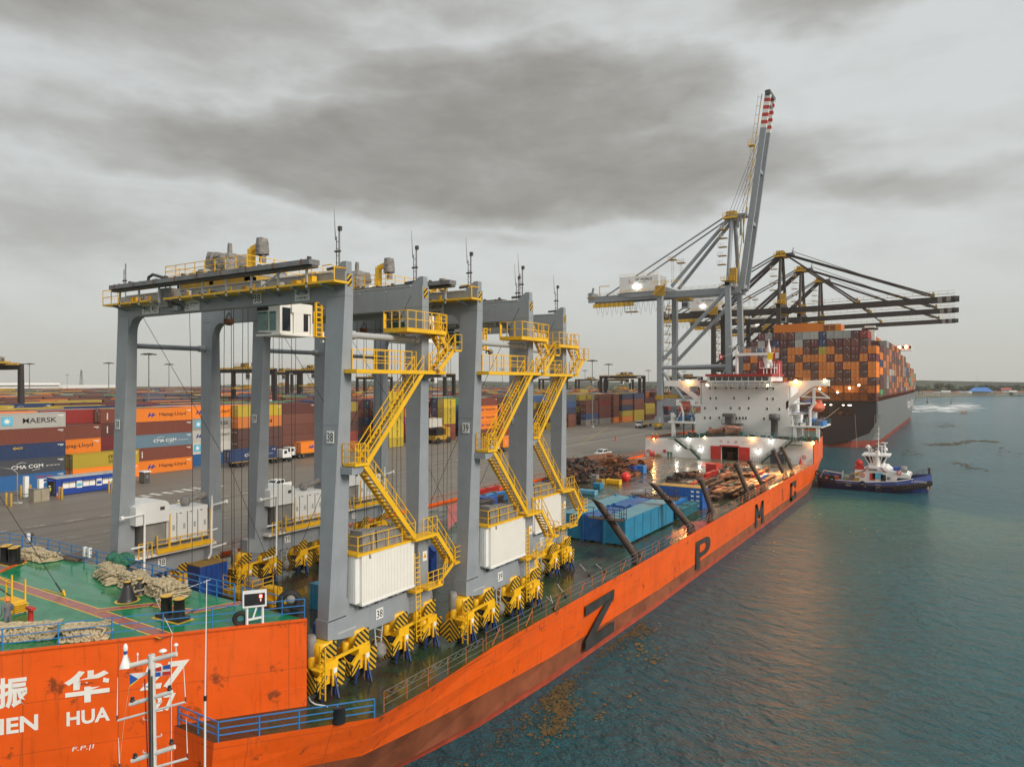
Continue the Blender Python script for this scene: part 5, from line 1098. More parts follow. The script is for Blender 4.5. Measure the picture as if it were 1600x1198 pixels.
# mushroom table, hydrant, yellow platform, wire stay
g=M(); c=AZ(46,848,FC); g.lathe(c,[(.2,0),(.18,.5),(.30,.55),(.30,.75),(.1,.8)],dsteel,14); solo(g,'fairlead_post','dark capped steel post in the left after rail','post',c)
g=M(); c=AZ(48,976,FC); g.lathe(c,[(.16,0),(.13,.1),(.12,.75),(.16,.8)],redp,12); g.box(c[0]-.3,c[0]+.3,c[1]-.12,c[1]+.12,FC+.8,FC+.92,redp); solo(g,'fire_hydrant','red fire hydrant standing on the green deck behind the worker','hydrant',c)
pl=thing('access_stand','yellow railed access stand at the left edge of the green deck','stand',AZ(25,955,FC))
c=AZ(25,955,FC); g=M(); g.box(c[0]-1.2,c[0]+.35,c[1]-.35,c[1]+.3,FC+.55,FC+.62,yel)
for k in range(5): g.box(c[0]+.35,c[0]+.75,c[1]-.35+k*.0,c[1]+.3,FC+.5-k*.1+.0,FC+.53-k*.1,yel)
g.build('platform',pl)
g=M(); 
for x,y in ((-1.2,-.35),(-.3,-.35),(.35,-.35),(.35,.3),(-1.2,.3)): g.beam((c[0]+x,c[1]+y,FC),(c[0]+x,c[1]+y,FC+1.75),.07,.07,yel)
g.beam((c[0]-1.2,c[1]-.35,FC+1.75),(c[0]+.35,c[1]-.35,FC+1.65),.06,.06,yel); g.beam((c[0]-1.2,c[1]-.35,FC+1.2),(c[0]+.35,c[1]-.35,FC+.95),.05,.05,blk); g.build('railing',pl)
g=M(); p=AZ(99,929,FC); a=Vector(p); b_=Vector(AX(0,775,p[0]-7.0)); g.tube(a,b_,.022,wire,5); d=(b_-a).normalized(); g.tube(a+d*.25,a+d*1.0,.05,wire,6); g.prism([(p[0]-.22,FC),(p[0]+.22,FC),(p[0],FC+.3)],'y',p[1]-.04,p[1]+.04,yel); g.beam(p,(p[0]-2.2,p[1]-.1,FC+.03),.04,.04,yel); solo(g,'stay_wire','thin black stay wire rising leftward from a yellow deck eye','wire',p)
# thin line hanging from the rope heap
g=M(); p=AZ(329,905,FC+.5); solo_p=p
g.pipe([p,(p[0]+.05,p[1]-3.5,FC+.2),BW(6.4,FC+.06,.05),BW(6.45,FC-.3,.06),BW(6.45,-.5,.06)],.018,white,5); solo(g,'hanging_line','thin white line running from the rope heap over the bow side','line',p)
# ---------------------------------------------------------------- people
skin=pm('skin',(.30,.17,.11),.6)
def person(name_label,loc,face,top,bottom,helmet,pose='stand',stripe=None,group=None,scale=1.0):
    o=bpy.data.meshes.new('person'); J={}
    S=scale
    if pose=='stand':
        J=dict(pel=(0,0,.95),che=(0,0,1.28),nek=(0,0,1.48),hed=(0,.01,1.62),top=(0,0,1.74),shL=(-.19,0,1.42),shR=(.19,0,1.42),elL=(-.25,.02,1.14),elR=(.25,.03,1.14),haL=(-.22,.14,.92),haR=(.2,.22,.98),fiL=(-.21,.18,.83),fiR=(.19,.29,.94),hpL=(-.10,0,.90),hpR=(.10,0,.90),knL=(-.11,.03,.50),knR=(.12,.0,.50),anL=(-.11,0,.09),anR=(.13,-.04,.09),toL=(-.12,.16,.04),toR=(.15,.12,.04))
    else: # sitting with legs hanging
        J=dict(pel=(0,0,.12),che=(0,.04,.45),nek=(0,.06,.66),hed=(0,.08,.80),top=(0,.08,.92),shL=(-.19,.05,.60),shR=(.19,.05,.60),elL=(-.26,.12,.34),elR=(.26,.12,.34),haL=(-.16,.34,.22),haR=(.16,.34,.22),fiL=(-.14,.42,.20),fiR=(.14,.42,.20),hpL=(-.1,.05,.10),hpR=(.1,.05,.10),knL=(-.12,.46,.08),knR=(.12,.46,.08),anL=(-.12,.50,-.36),anR=(.12,.50,-.36),toL=(-.12,.64,-.42),toR=(.12,.64,-.42))
    E=[('pel','che'),('che','nek'),('nek','hed'),('hed','top'),('che','shL'),('shL','elL'),('elL','haL'),('haL','fiL'),('che','shR'),('shR','elR'),('elR','haR'),('haR','fiR'),('pel','hpL'),('hpL','knL'),('knL','anL'),('anL','toL'),('pel','hpR'),('hpR','knR'),('knR','anR'),('anR','toR')]
    Rr=dict(pel=.15,che=.16,nek=.06,hed=.10,top=.075,sh=.075,el=.05,ha=.038,fi=.03,hp=.10,kn=.068,an=.05,to=.04)
    ks=list(J); idx={k:i for i,k in enumerate(ks)}
    o.from_pydata([tuple(c*S for c in J[k]) for k in ks],[(idx[a],idx[b]) for a,b in E],[])
    ob=bpy.data.objects.new('tmp',o); col.objects.link(ob); md=ob.modifiers.new('s','SKIN'); 
    for k in ks:
        r=Rr.get(k) or Rr[k[:2]]; sv=o.skin_vertices[0].data[idx[k]]; sv.radius=(r*S,r*S*(.75 if k in('pel','che') else 1)); sv.use_root=(k=='pel')
    sb=ob.modifiers.new('d','SUBSURF'); sb.levels=1
    dg=bpy.context.evaluated_depsgraph_get(); me=bpy.data.meshes.new_from_object(ob.evaluated_get(dg)); bpy.data.objects.remove(ob)
    me.materials.clear()
    for m_ in (skin,top,bottom,blk): me.materials.append(m_)
    zs=(.93,1.46,.12) if pose=='stand' else (.10,.64,-.34)
    for p in me.polygons:
        c_=p.center/S; p.use_smooth=True; k=0
        if c_.z<zs[2] and (pose=='stand' or c_.y>.4): k=3
        elif pose=='stand': k=0 if c_.z>zs[1] else (1 if c_.z>zs[0] and not (abs(c_.x)>.14 and c_.y>.13) else (2 if abs(c_.x)<.2 or c_.z<.8 else 0))
        else: k=0 if c_.z>zs[1] else (1 if c_.z>.17 else 2)
        p.material_index=k
    r=bpy.data.objects.new('person',me); col.objects.link(r); r.location=loc; r.rotation_euler=(0,0,face); ORG[r.name]=Vector(loc); tag(r,name_label,'person',group)
    hz_=J['hed']; g=M(); g.v=[]; g.lathe((hz_[0]*S,hz_[1]*S,hz_[2]*S+.02),[(.155*S,0),(.125*S,.02),(.12*S,.08),(.07*S,.135),(.01,.145)],helmet,12); g.build('helmet',None).parent=r
    if stripe:
        g=M(); cz=J['che'][2]*S; cy_=J['che'][1]*S
        for dz in (-.12,.05): g.lathe((0,cy_,cz+dz),[(.185*S,0),(.185*S,.04)],stripe,12)
        g.build('reflective_band',None).parent=r
    return r
hv=pm('hi_vis_yellow',(.62,.62,.05),.7); navy=pm('navy_trousers',(.02,.03,.07),.8); sil=pm('reflective_silver',(.6,.6,.6),.4); boil=pm('grey_boiler_suit',(.15,.15,.17),.8)
ohel=pm('orange_helmet',(.8,.20,.03),.4); whel=pm('white_helmet',(.8,.8,.78),.4); yhel=pm('yellow_helmet',(.7,.5,.05),.4)
c=AZ(12,990,FC); person('worker in grey overalls and orange helmet standing on the green deck at the left edge',c,R(100),boil,boil,ohel,scale=1.02)
for (px,py),lab,h in (((279,801),'left of the two workers in yellow vests standing on the quay beyond the gantry crane',whel),((289.5,800),'right of the two workers in yellow vests standing on the quay beyond the gantry crane',yhel)):
    p=AZ(px,py,3.7); person(lab,p,R(30),hv,navy,h,stripe=sil,group='workers on the quay')
p=AZ(77.5,776,3.7); person('worker in a bright yellow vest beside the blue office container',p,R(200),hv,navy,whel,stripe=sil)
redc=pm('red_coveralls',(.45,.08,.06),.8)
for px,lab in ((1020.5,'left of two crew in red sitting on the white bulkhead edge, legs hanging'),(1026,'right of two crew in red sitting on the white bulkhead edge, legs hanging')):
    p=AY(px,683.5,155.1); person(lab,(p[0],154.95,9.03),R(180),redc,redc,yhel,'sit',group='crew sitting on the bulkhead',scale=1.25)
# ================================================================ DECK CARGO
# slanted dark tube posts along the side
def sp(i,by,ky,kz,kx,ty,tz,tx,r,plat,label):
    t=thing('slanted_post',label,'post',(-25.15,by,DK),'dark slanted tube posts along the ship side')
    g=M(); g.lathe((-25.35,by,DK),[(r*1.5,0),(r*1.15,.7),(r*1.1,kz-DK-.1)],rustd,16); g.prism([(-25.35+.1,DK+.05),(-24.95,DK+.05),(-24.95,kz),(-25.2,kz+.35),(-25.6,kz+.1)],'y',by-.08,by+.08,rustd); g.build('base',t)
    g=M(); a=Vector((kx,by,kz-.15)); b_=Vector((tx,ty,tz)); g.tube(a,b_,r,rustd,18,r*.92,cap=False)
    d=(b_-a).normalized()
    if plat:
        n=12; u=d.cross(Vector((0,1,0))).normalized(); w=d.cross(u); vs=[]
        for k in range(n):
            t_=2*math.pi*k/n; q=b_+u*math.cos(t_)*r*.92+w*math.sin(t_)*r*.92; vs.append(q)
        vs2=[q+d*(1.15*(math.cos(2*math.pi*k/n- .3)*.5+.5)) for k,q in enumerate(vs)]
        g.add(vs+vs2,[(k,(k+1)%n,n+(k+1)%n,n+k) for k in range(n)],rustd,True)
    else:
        g.tube(b_-d*.1,b_+d*.22,r*1.35,rustd,16); g.tube(b_+d*.05,b_+d*.3,r*.8,dsteel,12)
    g.build('tube',t)
    if plat:
        g=M(); z=tz-1.2; x=tx+ .5; g.box(x-1.6,x+2.0,by-.7,by+.5,z,z+.06,rustd)
        for xx in (x-1.6,x-.9,x+.6,x+1.3,x+2.0): g.beam((xx,by-.7,z),(xx,by-.7,z+1.1),.05,.05,rustd)
        for xa,xb in ((x-1.6,x-.7),(x+.4,x+2.0)): 
            for dz in (.55,1.1): g.beam((xa,by-.7,z+dz),(xb,by-.7,z+dz),.05,.05,rustd)
        g.rail([(x+2,by-.7,z),(x+2,by+.5,z),(x+.6,by+.5,z)],1.1,rustd,.7,.022,2); g.build('platform_railing',t)
base=[(1000,880),(1087,832),(1119,816),(1171,782),(1194,768),(1226,748),(1240,742),(1270,722)]
knee=[(993,866),(1080,822),(1113,799),(1168,767),(1190,753),(1224,738),(1238,732),(1268,716)]
tips=[(938,790),(1026,762),(1096,752),(1151,727),(1172,722),(1209,705),(1222,700),(1254,691)]
ordn=['first','second','third','fourth','fifth','sixth','seventh','eighth']
for i in range(8):
    B=AZ(*base[i],DK); K=AY(*knee[i],B[1]); T=AY(*tips[i],B[1])
    pl_=i<2
    lab=('dark slanted tube post with cut tip and platform, %s'%('leaning over the turquoise boxes' if i==0 else 'second along the side') if pl_ else 'dark slanted tube post with flanged head, %s from near end'%ordn[i])
    sp(i,B[1],B[1],K[2],K[0],B[1],T[2],T[0],.36 if pl_ else .34,pl_,lab)
# turquoise pontoon boxes
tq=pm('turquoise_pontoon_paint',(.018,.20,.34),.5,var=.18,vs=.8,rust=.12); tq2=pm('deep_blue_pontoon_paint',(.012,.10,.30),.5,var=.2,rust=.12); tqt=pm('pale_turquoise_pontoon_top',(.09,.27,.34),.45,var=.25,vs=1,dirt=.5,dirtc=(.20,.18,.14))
def pontoon(x0,x1,y0,y1,z0,h,label,m_,ribs=5):
    t=thing('pontoon_box',label,'pontoon',((x0+x1)/2,(y0+y1)/2,z0),'turquoise pontoon boxes on deck')
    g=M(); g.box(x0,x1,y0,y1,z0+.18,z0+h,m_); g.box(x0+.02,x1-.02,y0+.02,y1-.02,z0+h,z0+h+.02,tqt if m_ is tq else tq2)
    for k in range(ribs+1):
        y=y0+(y1-y0)*k/ribs; g.box(x1,x1+.05,y-.05,y+.05,z0+.1,z0+h,m_); g.box(x0-.05,x0,y-.05,y+.05,z0+.1,z0+h,m_)
    for f in (.33,.66): g.box(x1,x1+.02,y0,y1,z0+h*f-.02,z0+h*f+.02,m_)
    for x in (x0+.1,x1-.1): g.box(x-.1,x+.1,y0-.06,y0,z0,z0+h,m_)
    g.beam((x0+.2,y0-.03,z0+.4),(x1-.2,y0-.03,z0+h-.1),.05,.10,m_)
    for x in (x0+.6,x1-.6): g.box(x-.35,x+.35,y0+.1,y0+.5,z0,z0+.18,dsteel); g.box(x-.35,x+.35,y1-.5,y1-.1,z0,z0+.18,dsteel)
    g.build('hull_box',t)
    for x,y in ((x0+.25,y0+.25),(x1-.25,y0+.25),(x0+.25,y1-.25),(x1-.25,y1-.25)):
        g=M(); g.box(x-.16,x+.16,y-.16,y+.16,z0+h+.02,z0+h+.22,m_); g.build('corner_post',t)
    return t
x1=-28.9; w=2.45
pontoon(x1-w,x1,67.8,82.4,DK,2.75,'long turquoise pontoon box nearest the slanted posts',tq,6)
pontoon(x1-2*w-.1,x1-w-.1,67.9,74.5,DK,2.72,'deep blue pontoon box, second from the ship side in the front row',tq2,4)
pontoon(x1-2*w-.1,x1-w-.1,75.6,82.4,DK,2.70,'deep blue pontoon box behind the other deep blue one',tq2,4)
pontoon(x1-3*w-.2,x1-2*w-.2,68.0,82.2,DK,2.75,'long turquoise pontoon box, third from the ship side',tq,6)
#pontoon(x1-4*w-.3,x1-3*w-.3,68.0,82.0,DK,2.6,'long turquoise pontoon box farthest from the ship side, partly behind a yellow stair',tq,6)
#pontoon(x1-3*w,x1-w-1.2,83.2,88.5,DK,2.3,'small turquoise pontoon box behind the large ones',tq,3)
# big blue container with ochre top
def corr_box(t,x0,x1,y0,y1,z0,z1,m_,topm=None,name='shell'):
    g=M(); g.box(x0+.03,x1-.03,y0+.03,y1-.03,z0,z1,m_)
    n=int((y1-y0)/.42)
    for k in range(n): 
        y=y0+.15+k*.42; g.box(x1-.035,x1,y,y+.2,z0+.12,z1-.12,m_); g.box(x0,x0+.035,y,y+.2,z0+.12,z1-.12,m_)
    for x in (x0,x1-.16):
        for y in (y0,y1-.16): g.box(x-.004,x+.164,y-.004,y+.164,z0,z1+.01,m_)
    for z in (z0,z1-.12): g.box(x0-.003,x1+.003,y0-.003,y1+.003,z,z+.1,m_)
    if topm: g.box(x0-.02,x1+.02,y0-.02,y1+.02,z1,z1+.06,topm)
    n=int((x1-x0)/.45)
    for k in range(n): g.box(x0+.2+k*.45,x0+.4+k*.45,y0-.0,y0+.035,z0+.12,z1-.12,m_)
    return g.build(name,t)
och=pm('ochre_timber_top',(.36,.22,.05),.8,var=.3)
for (x0,x1_,y0,y1,lab) in ((-34.9,-28.6,93.2,95.7,'blue container with an ochre top set crosswise between the slanted posts'),):
    t=thing('cargo_container',lab,'container',((x0+x1_)/2,(y0+y1)/2,DK)); corr_box(t,x0,x1_,y0,y1,DK,DK+2.75,pm('bright_blue_container_paint',(.02,.13,.45),.5,var=.2,rust=.1),och)
    g=M(); 
    for k in range(4): 
        for j in range(2): g.box(x1_-1.6+j*.75,x1_-1.2+j*.75,y0-.03,y0-.01,DK+.35+k*.6,DK+.6+k*.6,signm)
    g.build('placard',t)
# bundles of long steel sections
cols_=[rustd,rustm,bluep,redp,dsteel,steel,pm('teal_steel_paint',(.03,.16,.20),.6,var=.3),pm('salmon_steel_paint',(.45,.17,.09),.6,var=.3),pm('beige_steel_paint',(.35,.31,.24),.6,var=.3)]
rd=random.Random(21); spots=[]
for i in range(8): spots.append((-35.0+i*.85,84.5+rd.uniform(0,1.5),96.0,DK,['a','b'][0]))
k=0
def bundle(x,y0,y1,z,ci,label,n=3,w=.5,h=.42):
    m_=cols_[ci]; g=M()
    for j in range(n):
        zz=z+j*h; o=.10*(j%2)
        g.box(x,x+w,y0+o,y1-o,zz+h*.72,zz+h*.80,m_); g.box(x,x+w,y0+o,y1-o,zz+.02,zz+.08,m_); g.box(x+w*.42,x+w*.58,y0+o,y1-o,zz+.08,zz+h*.72,m_)
        for yy in (y0+.8,(y0+y1)/2,y1-.8): g.box(x-.02,x+w+.02,yy-.08,yy+.08,zz+h*.80,zz+h,dsteel if j<n-1 else wood)
    return solo(g,'steel_bundle',label,'steel bundle',(x+w/2,(y0+y1)/2,z),'bundles of steel sections stacked on deck')
cn=['dark rusted','rust red','blue','red','dark grey','grey','teal','salmon','beige']
for i in range(8):
    ci=[0,1,7,0,4,2,6,6][i]; bundle(-34.9+i*.78,84.6,92.6,DK,ci,'%s bundle of long steel sections before the blue container, %s from left'%(cn[ci],ordn[i]),4 if i<6 else 3,.62)
rowsb=[(100,107.5,-36.6,9),(103,111.5,-31.2,6),(109,117,-37.6,9),(112.5,121,-31.5,6),(118.5,126,-37.5,8),(122,130,-31.2,5),(131,138,-34.8,6)]
rowname=['nearest short bundle row','bundle row by the third post','second bundle row','bundle row by the fourth post','third bundle row','bundle row by the fifth post','farthest bundle row']
for r_,(y0,y1,x0,n) in enumerate(rowsb):
    for i in range(n):
        ci=rd.choice([0,0,1,4,2,6,7,3,8,5,1]); dy=rd.uniform(-.7,.7)
        bundle(x0+i*.92,y0+dy,y1+dy,DK,ci,'%s steel bundle, %s from left, %s'%(cn[ci],ordn[i] if i<8 else 'ninth',rowname[r_]),rd.choice([2,3,3,4]),.7,.36)
# scrap heaps
def scrap(c,rx,ry,hz,n,seed_,label,mats_):
    rd=random.Random(seed_); g=M()
    for i in range(n):
        a=rd.uniform(0,6.28); q=rd.random()**.6; x=c[0]+rx*q*math.cos(a); y=c[1]+ry*q*math.sin(a); z=DK+max(.05,hz*(1-q*q))*rd.random(); t_=rd.random(); m_=rd.choice(mats_)
        th=rd.uniform(0,3.14); ln=rd.uniform(.8,3.2); dx,dy,dz=math.cos(th)*ln/2,math.sin(th)*ln/2,rd.uniform(-.5,.5)
        if t_<.55: g.tube((x-dx,y-dy,max(DK+.05,z-dz)),(x+dx,y+dy,max(DK+.05,z+dz)),rd.uniform(.03,.12),m_,6)
        elif t_<.75: g.pipe([(x-dx,y-dy,z),(x-dx*.3,y-dy*.3,z+rd.uniform(.1,.9)),(x+dx*.4,y+dy*.4,z+rd.uniform(-.1,.8)),(x+dx,y+dy,max(DK,z-.3))],rd.uniform(.02,.06),m_,5)
        else:
            s_=rd.uniform(.25,.9); g.hexa([(x-s_,y-s_*.6,z),(x+s_*.7,y-s_,z+rd.uniform(-.1,.2)),(x+s_,y+s_*.5,z+.1),(x-s_*.6,y+s_,z),(x-s_+.1,y-s_*.6,z+s_*.5),(x+s_*.7,y-s_+.1,z+s_*rd.uniform(.1,.7)),(x+s_-.1,y+s_*.5,z+s_*.6),(x-s_*.5,y+s_,z+s_*.4)],m_)
    o=solo(g,'scrap_heap',label,'scrap heap',(c[0],c[1],DK)); return tag(o,kind='stuff')
brm=pm('orange_brown_rust',(.22,.075,.025),.8,var=.5,vs=2,bump=.5)
scrap((-56.3,111.5),3.4,9.5,3.6,900,5,'large heap of tangled dark rusted cables and pipes on the quay side of the deck',[rustd,rustd,rustd,wire,rustm,dsteel])
scrap((-53.5,121.5),4.0,7.5,3.3,420,6,'heap of large orange rusted plates and tanks beyond the tangled heap',[rustm,brm,brm,rustd,rustm])
g=M(); 
for (x,y,z,r,l,a) in ((-58,123,2.2,1.0,9,.1),(-54,121,1.6,.95,2.5,.6),(-51.5,124,1.5,1.1,2.2,1.2),(-50.2,127,1.2,1.2,2.4,.3)):
    g.tube((x-l/2*math.sin(a),y-l/2*math.cos(a),DK+z),(x+l/2*math.sin(a),y+l/2*math.cos(a),DK+z),r,brm if l<5 else rustm,14)
solo(g,'rusted_tank','rusted cylinders and tank sections lying on top of the plate heap','tank',(-54,123,DK))
for i in range(5): 
    x,y=[(-44.5,72),(-45,76),(-42.5,71),(-44.2,80),(-42.2,79)][i]; 
scrap((-36.5,93.0),3.5,2.2,1.2,160,9,'low heap of dark scrap behind the turquoise boxes',[rustd,rustm,dsteel,brm])
scrap((-38.5,116),3.0,5.0,1.9,260,10,'dark tangled scrap left of the steel bundles',[rustd,dsteel,rustm,rustd])
scrap((-34.5,128.5),2.6,3.2,2.0,200,12,'far pile of mixed scrap near the red bulkhead doors',[rustd,rustm,MATS['beige_steel_paint'],MATS['salmon_steel_paint'],gv])
g=M(); g.ball((-47.9,112.6,DK+.8),.85,pm('bright_red_float',(.70,.03,.02),.35),16,12,(1,1,.95)); g.box(-48.4,-47.5,112.2,113.1,DK,DK+.3,redp); solo(g,'red_float','round bright red float lying before the rusted tanks','float',(-47.9,112.6,DK))
def misc(px,py,sx_,sy_,h,m_,label,cat,name):
    p=AZ(px,py,DK); g=M(); g.box(p[0]-sx_/2,p[0]+sx_/2,p[1],p[1]+sy_,DK+.06,DK+h,m_)
    for k in range(4): g.box(p[0]-sx_/2+k*sx_/4+.05,p[0]-sx_/2+k*sx_/4+.12,p[1]-.04,p[1],DK+.1,DK+h-.05,m_)
    for x in (-sx_/2,sx_/2-.08): g.box(p[0]+x-.03,p[0]+x+.11,p[1]-.05,p[1]+sy_+.05,DK,DK+h+.05,m_)
    g.box(p[0]-sx_/2-.04,p[0]+sx_/2+.04,p[1]-.06,p[1]-.02,DK+h*.45,DK+h*.55,m_)
    return solo(g,name,label,cat,p)
misc(957,757,2.4,1.0,.8,yel,'low yellow steel frame in front of the scrap heap','frame','slatted_frame')
misc(985,741,1.3,1.5,1.5,blues,'dark blue crate at the right end of the scrap heap','crate','steel_crate'); misc(1000,740,1.3,1.5,1.5,bluep,'lighter blue crate at the right end of the scrap heap','crate','steel_crate')
misc(1111,739,1.9,2.2,1.7,redp,'red box container with a white label left of the steel bundles','container','steel_crate')
misc(917,773,2.6,1.0,.7,pm('light_blue_frame_paint',(.12,.35,.5),.5),'light blue slatted frame by the yellow stairs','frame','slatted_frame'); misc(932,764,1.2,1.2,.9,tq,'small turquoise box right of the light blue frame','box','steel_crate')
misc(928,757,.9,.9,1.6,canvas,'grey wrapped box among small yellow machines on deck','box','steel_crate'); misc(936,758,1.0,1,1.0,och,'ochre machine beside the grey wrapped box','machine','steel_crate')
misc(1214,724,2.6,2.2,2.0,pm('dark_slate_box',(.05,.06,.08),.6),'dark slate box at the foot of the right bulkhead stair','box','steel_crate')
misc(746,790,4.4,1.6,1.2,blues,'blue frame box seen between the legs of cranes 39 and 37','box','steel_crate')
for i,(px,py,ci) in enumerate(((757,775,3),(752,786,6),(762,792,0),(770,784,2),(745,800,4))):
    p=AZ(px,py,DK); bundle(p[0]-.35,p[1]-3,p[1]+4,DK,ci,'%s steel bundle between legs of cranes 39 and 37, %s one up'%(cn[ci],ordn[i]),3,.7)
# blue container and yellow spreader frame beside the forecastle
t=thing('workshop_container','blue container with ochre top beside the rope heaps below the forecastle','container',(-49.0,36,DK)); wx_=AZ(366,925,DK)[0]; corr_box(t,wx_-5.9,wx_,33.2,35.6,DK,DK+2.7,blues,och)
t=thing('spreader_frame','yellow machinery frame with railings below the forecastle corner','machine',(-43.5,37,DK))
g=M(); g.box(-48,-42.3,34.2,36.2,DK+.5,DK+1.0,yel); g.box(-47.5,-43,34.5,36,DK,DK+.5,yel_d); g.box(-44,-42.5,34.6,35.4,DK+1,DK+1.7,yel)
for k in range(5): g.box(-47.8+k*1.2,-47.3+k*1.2,34.15,34.2,DK+.55,DK+.95,yel_d)
g.prism([(-42.6,DK+1),(-42.1,DK+1),(-42.35,DK+2.0)],'y',34.4,34.5,yel); g.build('frame',t)
g=M(); g.rail([(-48,34.2,DK+1),(-44.5,34.2,DK+1),(-44.5,36.1,DK+1)],1.1,yel,.8,.03,3); g.build('railing',t)
g=M(); g.ball((-45.8,35.2,DK+1.5),.6,canvas,10,8,(1.4,1,1),.1); g.build('canvas_cover',t)
t=thing('teal_crate','turquoise ribbed crate behind the leg of crane 38','crate',(-42.2,38,DK)); q_=AZ(484,950,DK); corr_box(t,q_[0],q_[0]+2.0,q_[1],q_[1]+2.2,DK,DK+1.9,tq)
g=M(); p=AZ(668,905,DK); g.box(p[0]-2.2,p[0]-1.2,p[1]+2,p[1]+2.8,DK,DK+1.6,blues); g.beam((p[0]-2.4,p[1]+1.9,DK+.2),(p[0]-.9,p[1]+1.9,DK+2.2),.5,.7,blues); g.beam((p[0]-2.7,p[1]+1.8,DK+.1),(p[0]-1.9,p[1]+1.8,DK+.7),.3,.5,hazA); solo(g,'lashing_block','dark blue tilted steel block between cranes 38 and 39','block',p)
g=M(); p=AZ(515,978,DK); g.lathe((-36.2,33,DK),[(.3,0),(.32,.4),(.3,.9),(.26,.95)],blues,14); solo(g,'oil_drum','blue drum on the dark deck right of the tyre fender','drum',(-36.2,33,DK))
# lashing wires with hooks on the deck
for i,(a,b_) in enumerate((((921,898),(906,881)),((946,893),(931,881)),((884,931),(871,912)),((867,944),(853,931)),((866,950),(860,930)))):
    A=AZ(*a,DK+.06); B=Vector(AZ(*a,DK+.06)); C=Vector(AY(*b_,A[1]+.6)); g=M(); g.tube(A,C,.022,white,5); g.ball(A,.13,blk,8,6); g.tube(A,tuple(Vector(A)+(C-Vector(A))*.35),.05,dsteel,6); solo(g,'lashing_rod','white lashing rod with black foot on deck right of the cranes, %s from right'%ordn[i],'lashing rod',A,'lashing rods along the ship side')
# ================================================================ MAST OF THE VESSEL IN FRONT
DM=22.0
def MP(px,py,d=DM):
    u=(px-800)/F*d; v=-(py-597)/F*d
    return (-ST*d+CT*u, CT*d+ST*u, HZ+v)
bs=MP(240,1260); bx0,by0=bs[0],bs[1]
tugm=thing('mast_vessel','white instrument mast with flags rising in front of the orange bow','vessel',(bx0,by0,0))
mg=pm('mast_grey_white',(.62,.61,.58),.5,var=.12,streak=.2,rustc=(.3,.25,.2))
g=M(); hullp=[(-5,-2.6),(6,-2.6),(8.5,0),(6,2.6),(-5,2.6)]
g.prism([(bx0+a,by0+b_) for a,b_ in hullp],'z',-1,2.0,blues); g.build('hull',tugm)
g=M(); g.prism([(bx0+a*.55-1,by0+b_*.7) for a,b_ in hullp],'z',2.0,5.0,white); g.prism([(bx0+a*.3-.6,by0+b_*.55) for a,b_ in hullp],'z',5.0,7.4,white); g.build('deckhouse',tugm)
g=M(); g.prism([(bx0+a*.3-.6,by0+b_*.56) for a,b_ in hullp],'z',5.9,6.8,dglass); g.build('wheelhouse_window',tugm)
g=M(); base=Vector((bx0,by0,7.3)); top_=Vector(MP(237,1022)); g.tube(base,top_,.125,mg,12,.10); g.beam(base+Vector((.1,-.14,0)),top_+Vector((.1,-.14,-.4)),.06,.04,wire); g.beam(base+Vector((.18,-.1,0)),top_+Vector((.18,-.1,-.6)),.035,.03,dsteel)
for k in range(8): 
    z=1048+k*26; a=Vector(MP(238,z)); s_=-1 if k%2 else 1; e=Vector(MP(238+s_*14,z-3)); g.beam(a,e,.03,.03,mg); g.beam(e,e+Vector((0,0,.07)),.03,.03,mg)
mast=g.build('mast_pole',tugm)
def yard(p,q,r,m_=mg):
    g=M(); g.tube(MP(*p),MP(*q),r,m_,10); g.build('yard_arm',tugm)
yard((193,1042),(276,1021),.075); yard((203,1100),(269,1080),.065); yard((184,1125),(290,1096),.035); yard((206,1188),(273,1166),.07); yard((236,1200),(293,1184),.04)
def navlight(px,py):
    g=M(); c=MP(px,py); g.lathe((c[0],c[1],c[2]),[(.05,0),(.075,.02),(.075,.06),(.05,.07),(.05,.12),(.065,.125),(.03,.16)],blk,12); g.build('navigation_light',tugm)
for p in ((207,1096),(265,1078),(211,1184),(268,1162),(235,1030)): navlight(*p)
g=M(); 
for a,b_ in (((183,1125),(184,1058)),((290,1096),(286.5,1032)),((293,1184),(291,1122)),((187,1200),(185,1152))): g.tube(MP(*a),MP(*b_),.018,white,5,.008); g.tube(MP(*a),MP(a[0],a[1]-8),.026,dsteel,6)
g.build('whip_antenna',tugm)
g=M(); c=MP(196,1042); g.lathe(c,[(.20,0),(.06,.40),(.06,.42)],white,4); g.lathe((c[0],c[1],c[2]+.40),[(.05,0),(.05,.12)],blues,8); g.lathe((c[0],c[1],c[2]+.52),[(.06,0),(.075,.1),(.04,.2),(.01,.22)],white,10); g.build('satellite_antenna',tugm)
g=M(); 
for px,py,r,h_ in ((254.5,1022,.12,.10),(275,1019,.07,.22),(215,1034,.03,.22)):
    c=MP(px,py); g.tube(c,(c[0],c[1],c[2]+h_),.02,mg,5); g.lathe((c[0],c[1],c[2]+h_),[(r*.5,-.02),(r,0),(r,.02),(r*.6,.06),(.01,.08)],white,14)
g.build('gps_antenna',tugm)
def flag(pts,m_,nm): 
    global g; g.quad([MP(*p) for p in pts],m_)
fb=pm('flag_blue',(.02,.10,.42),.8); fw=pm('flag_white',(.75,.75,.75),.8); fr=pm('flag_red',(.55,.03,.03),.8)
g=M(); flag([(202,1052),(216,1060),(203,1070)],fb,''); flag([(202,1052),(234,1049),(228,1054),(216,1060)],fw,''); flag([(216,1060),(228,1055),(231,1052),(222,1058)],fr,''); flag([(203,1070),(216,1060),(217,1061),(203,1072)],fy,''); g.build('pennant_flag',tugm,fix=False)
g=M(); flag([(243,1043),(266,1037),(266,1054),(243,1057)],fw,'')
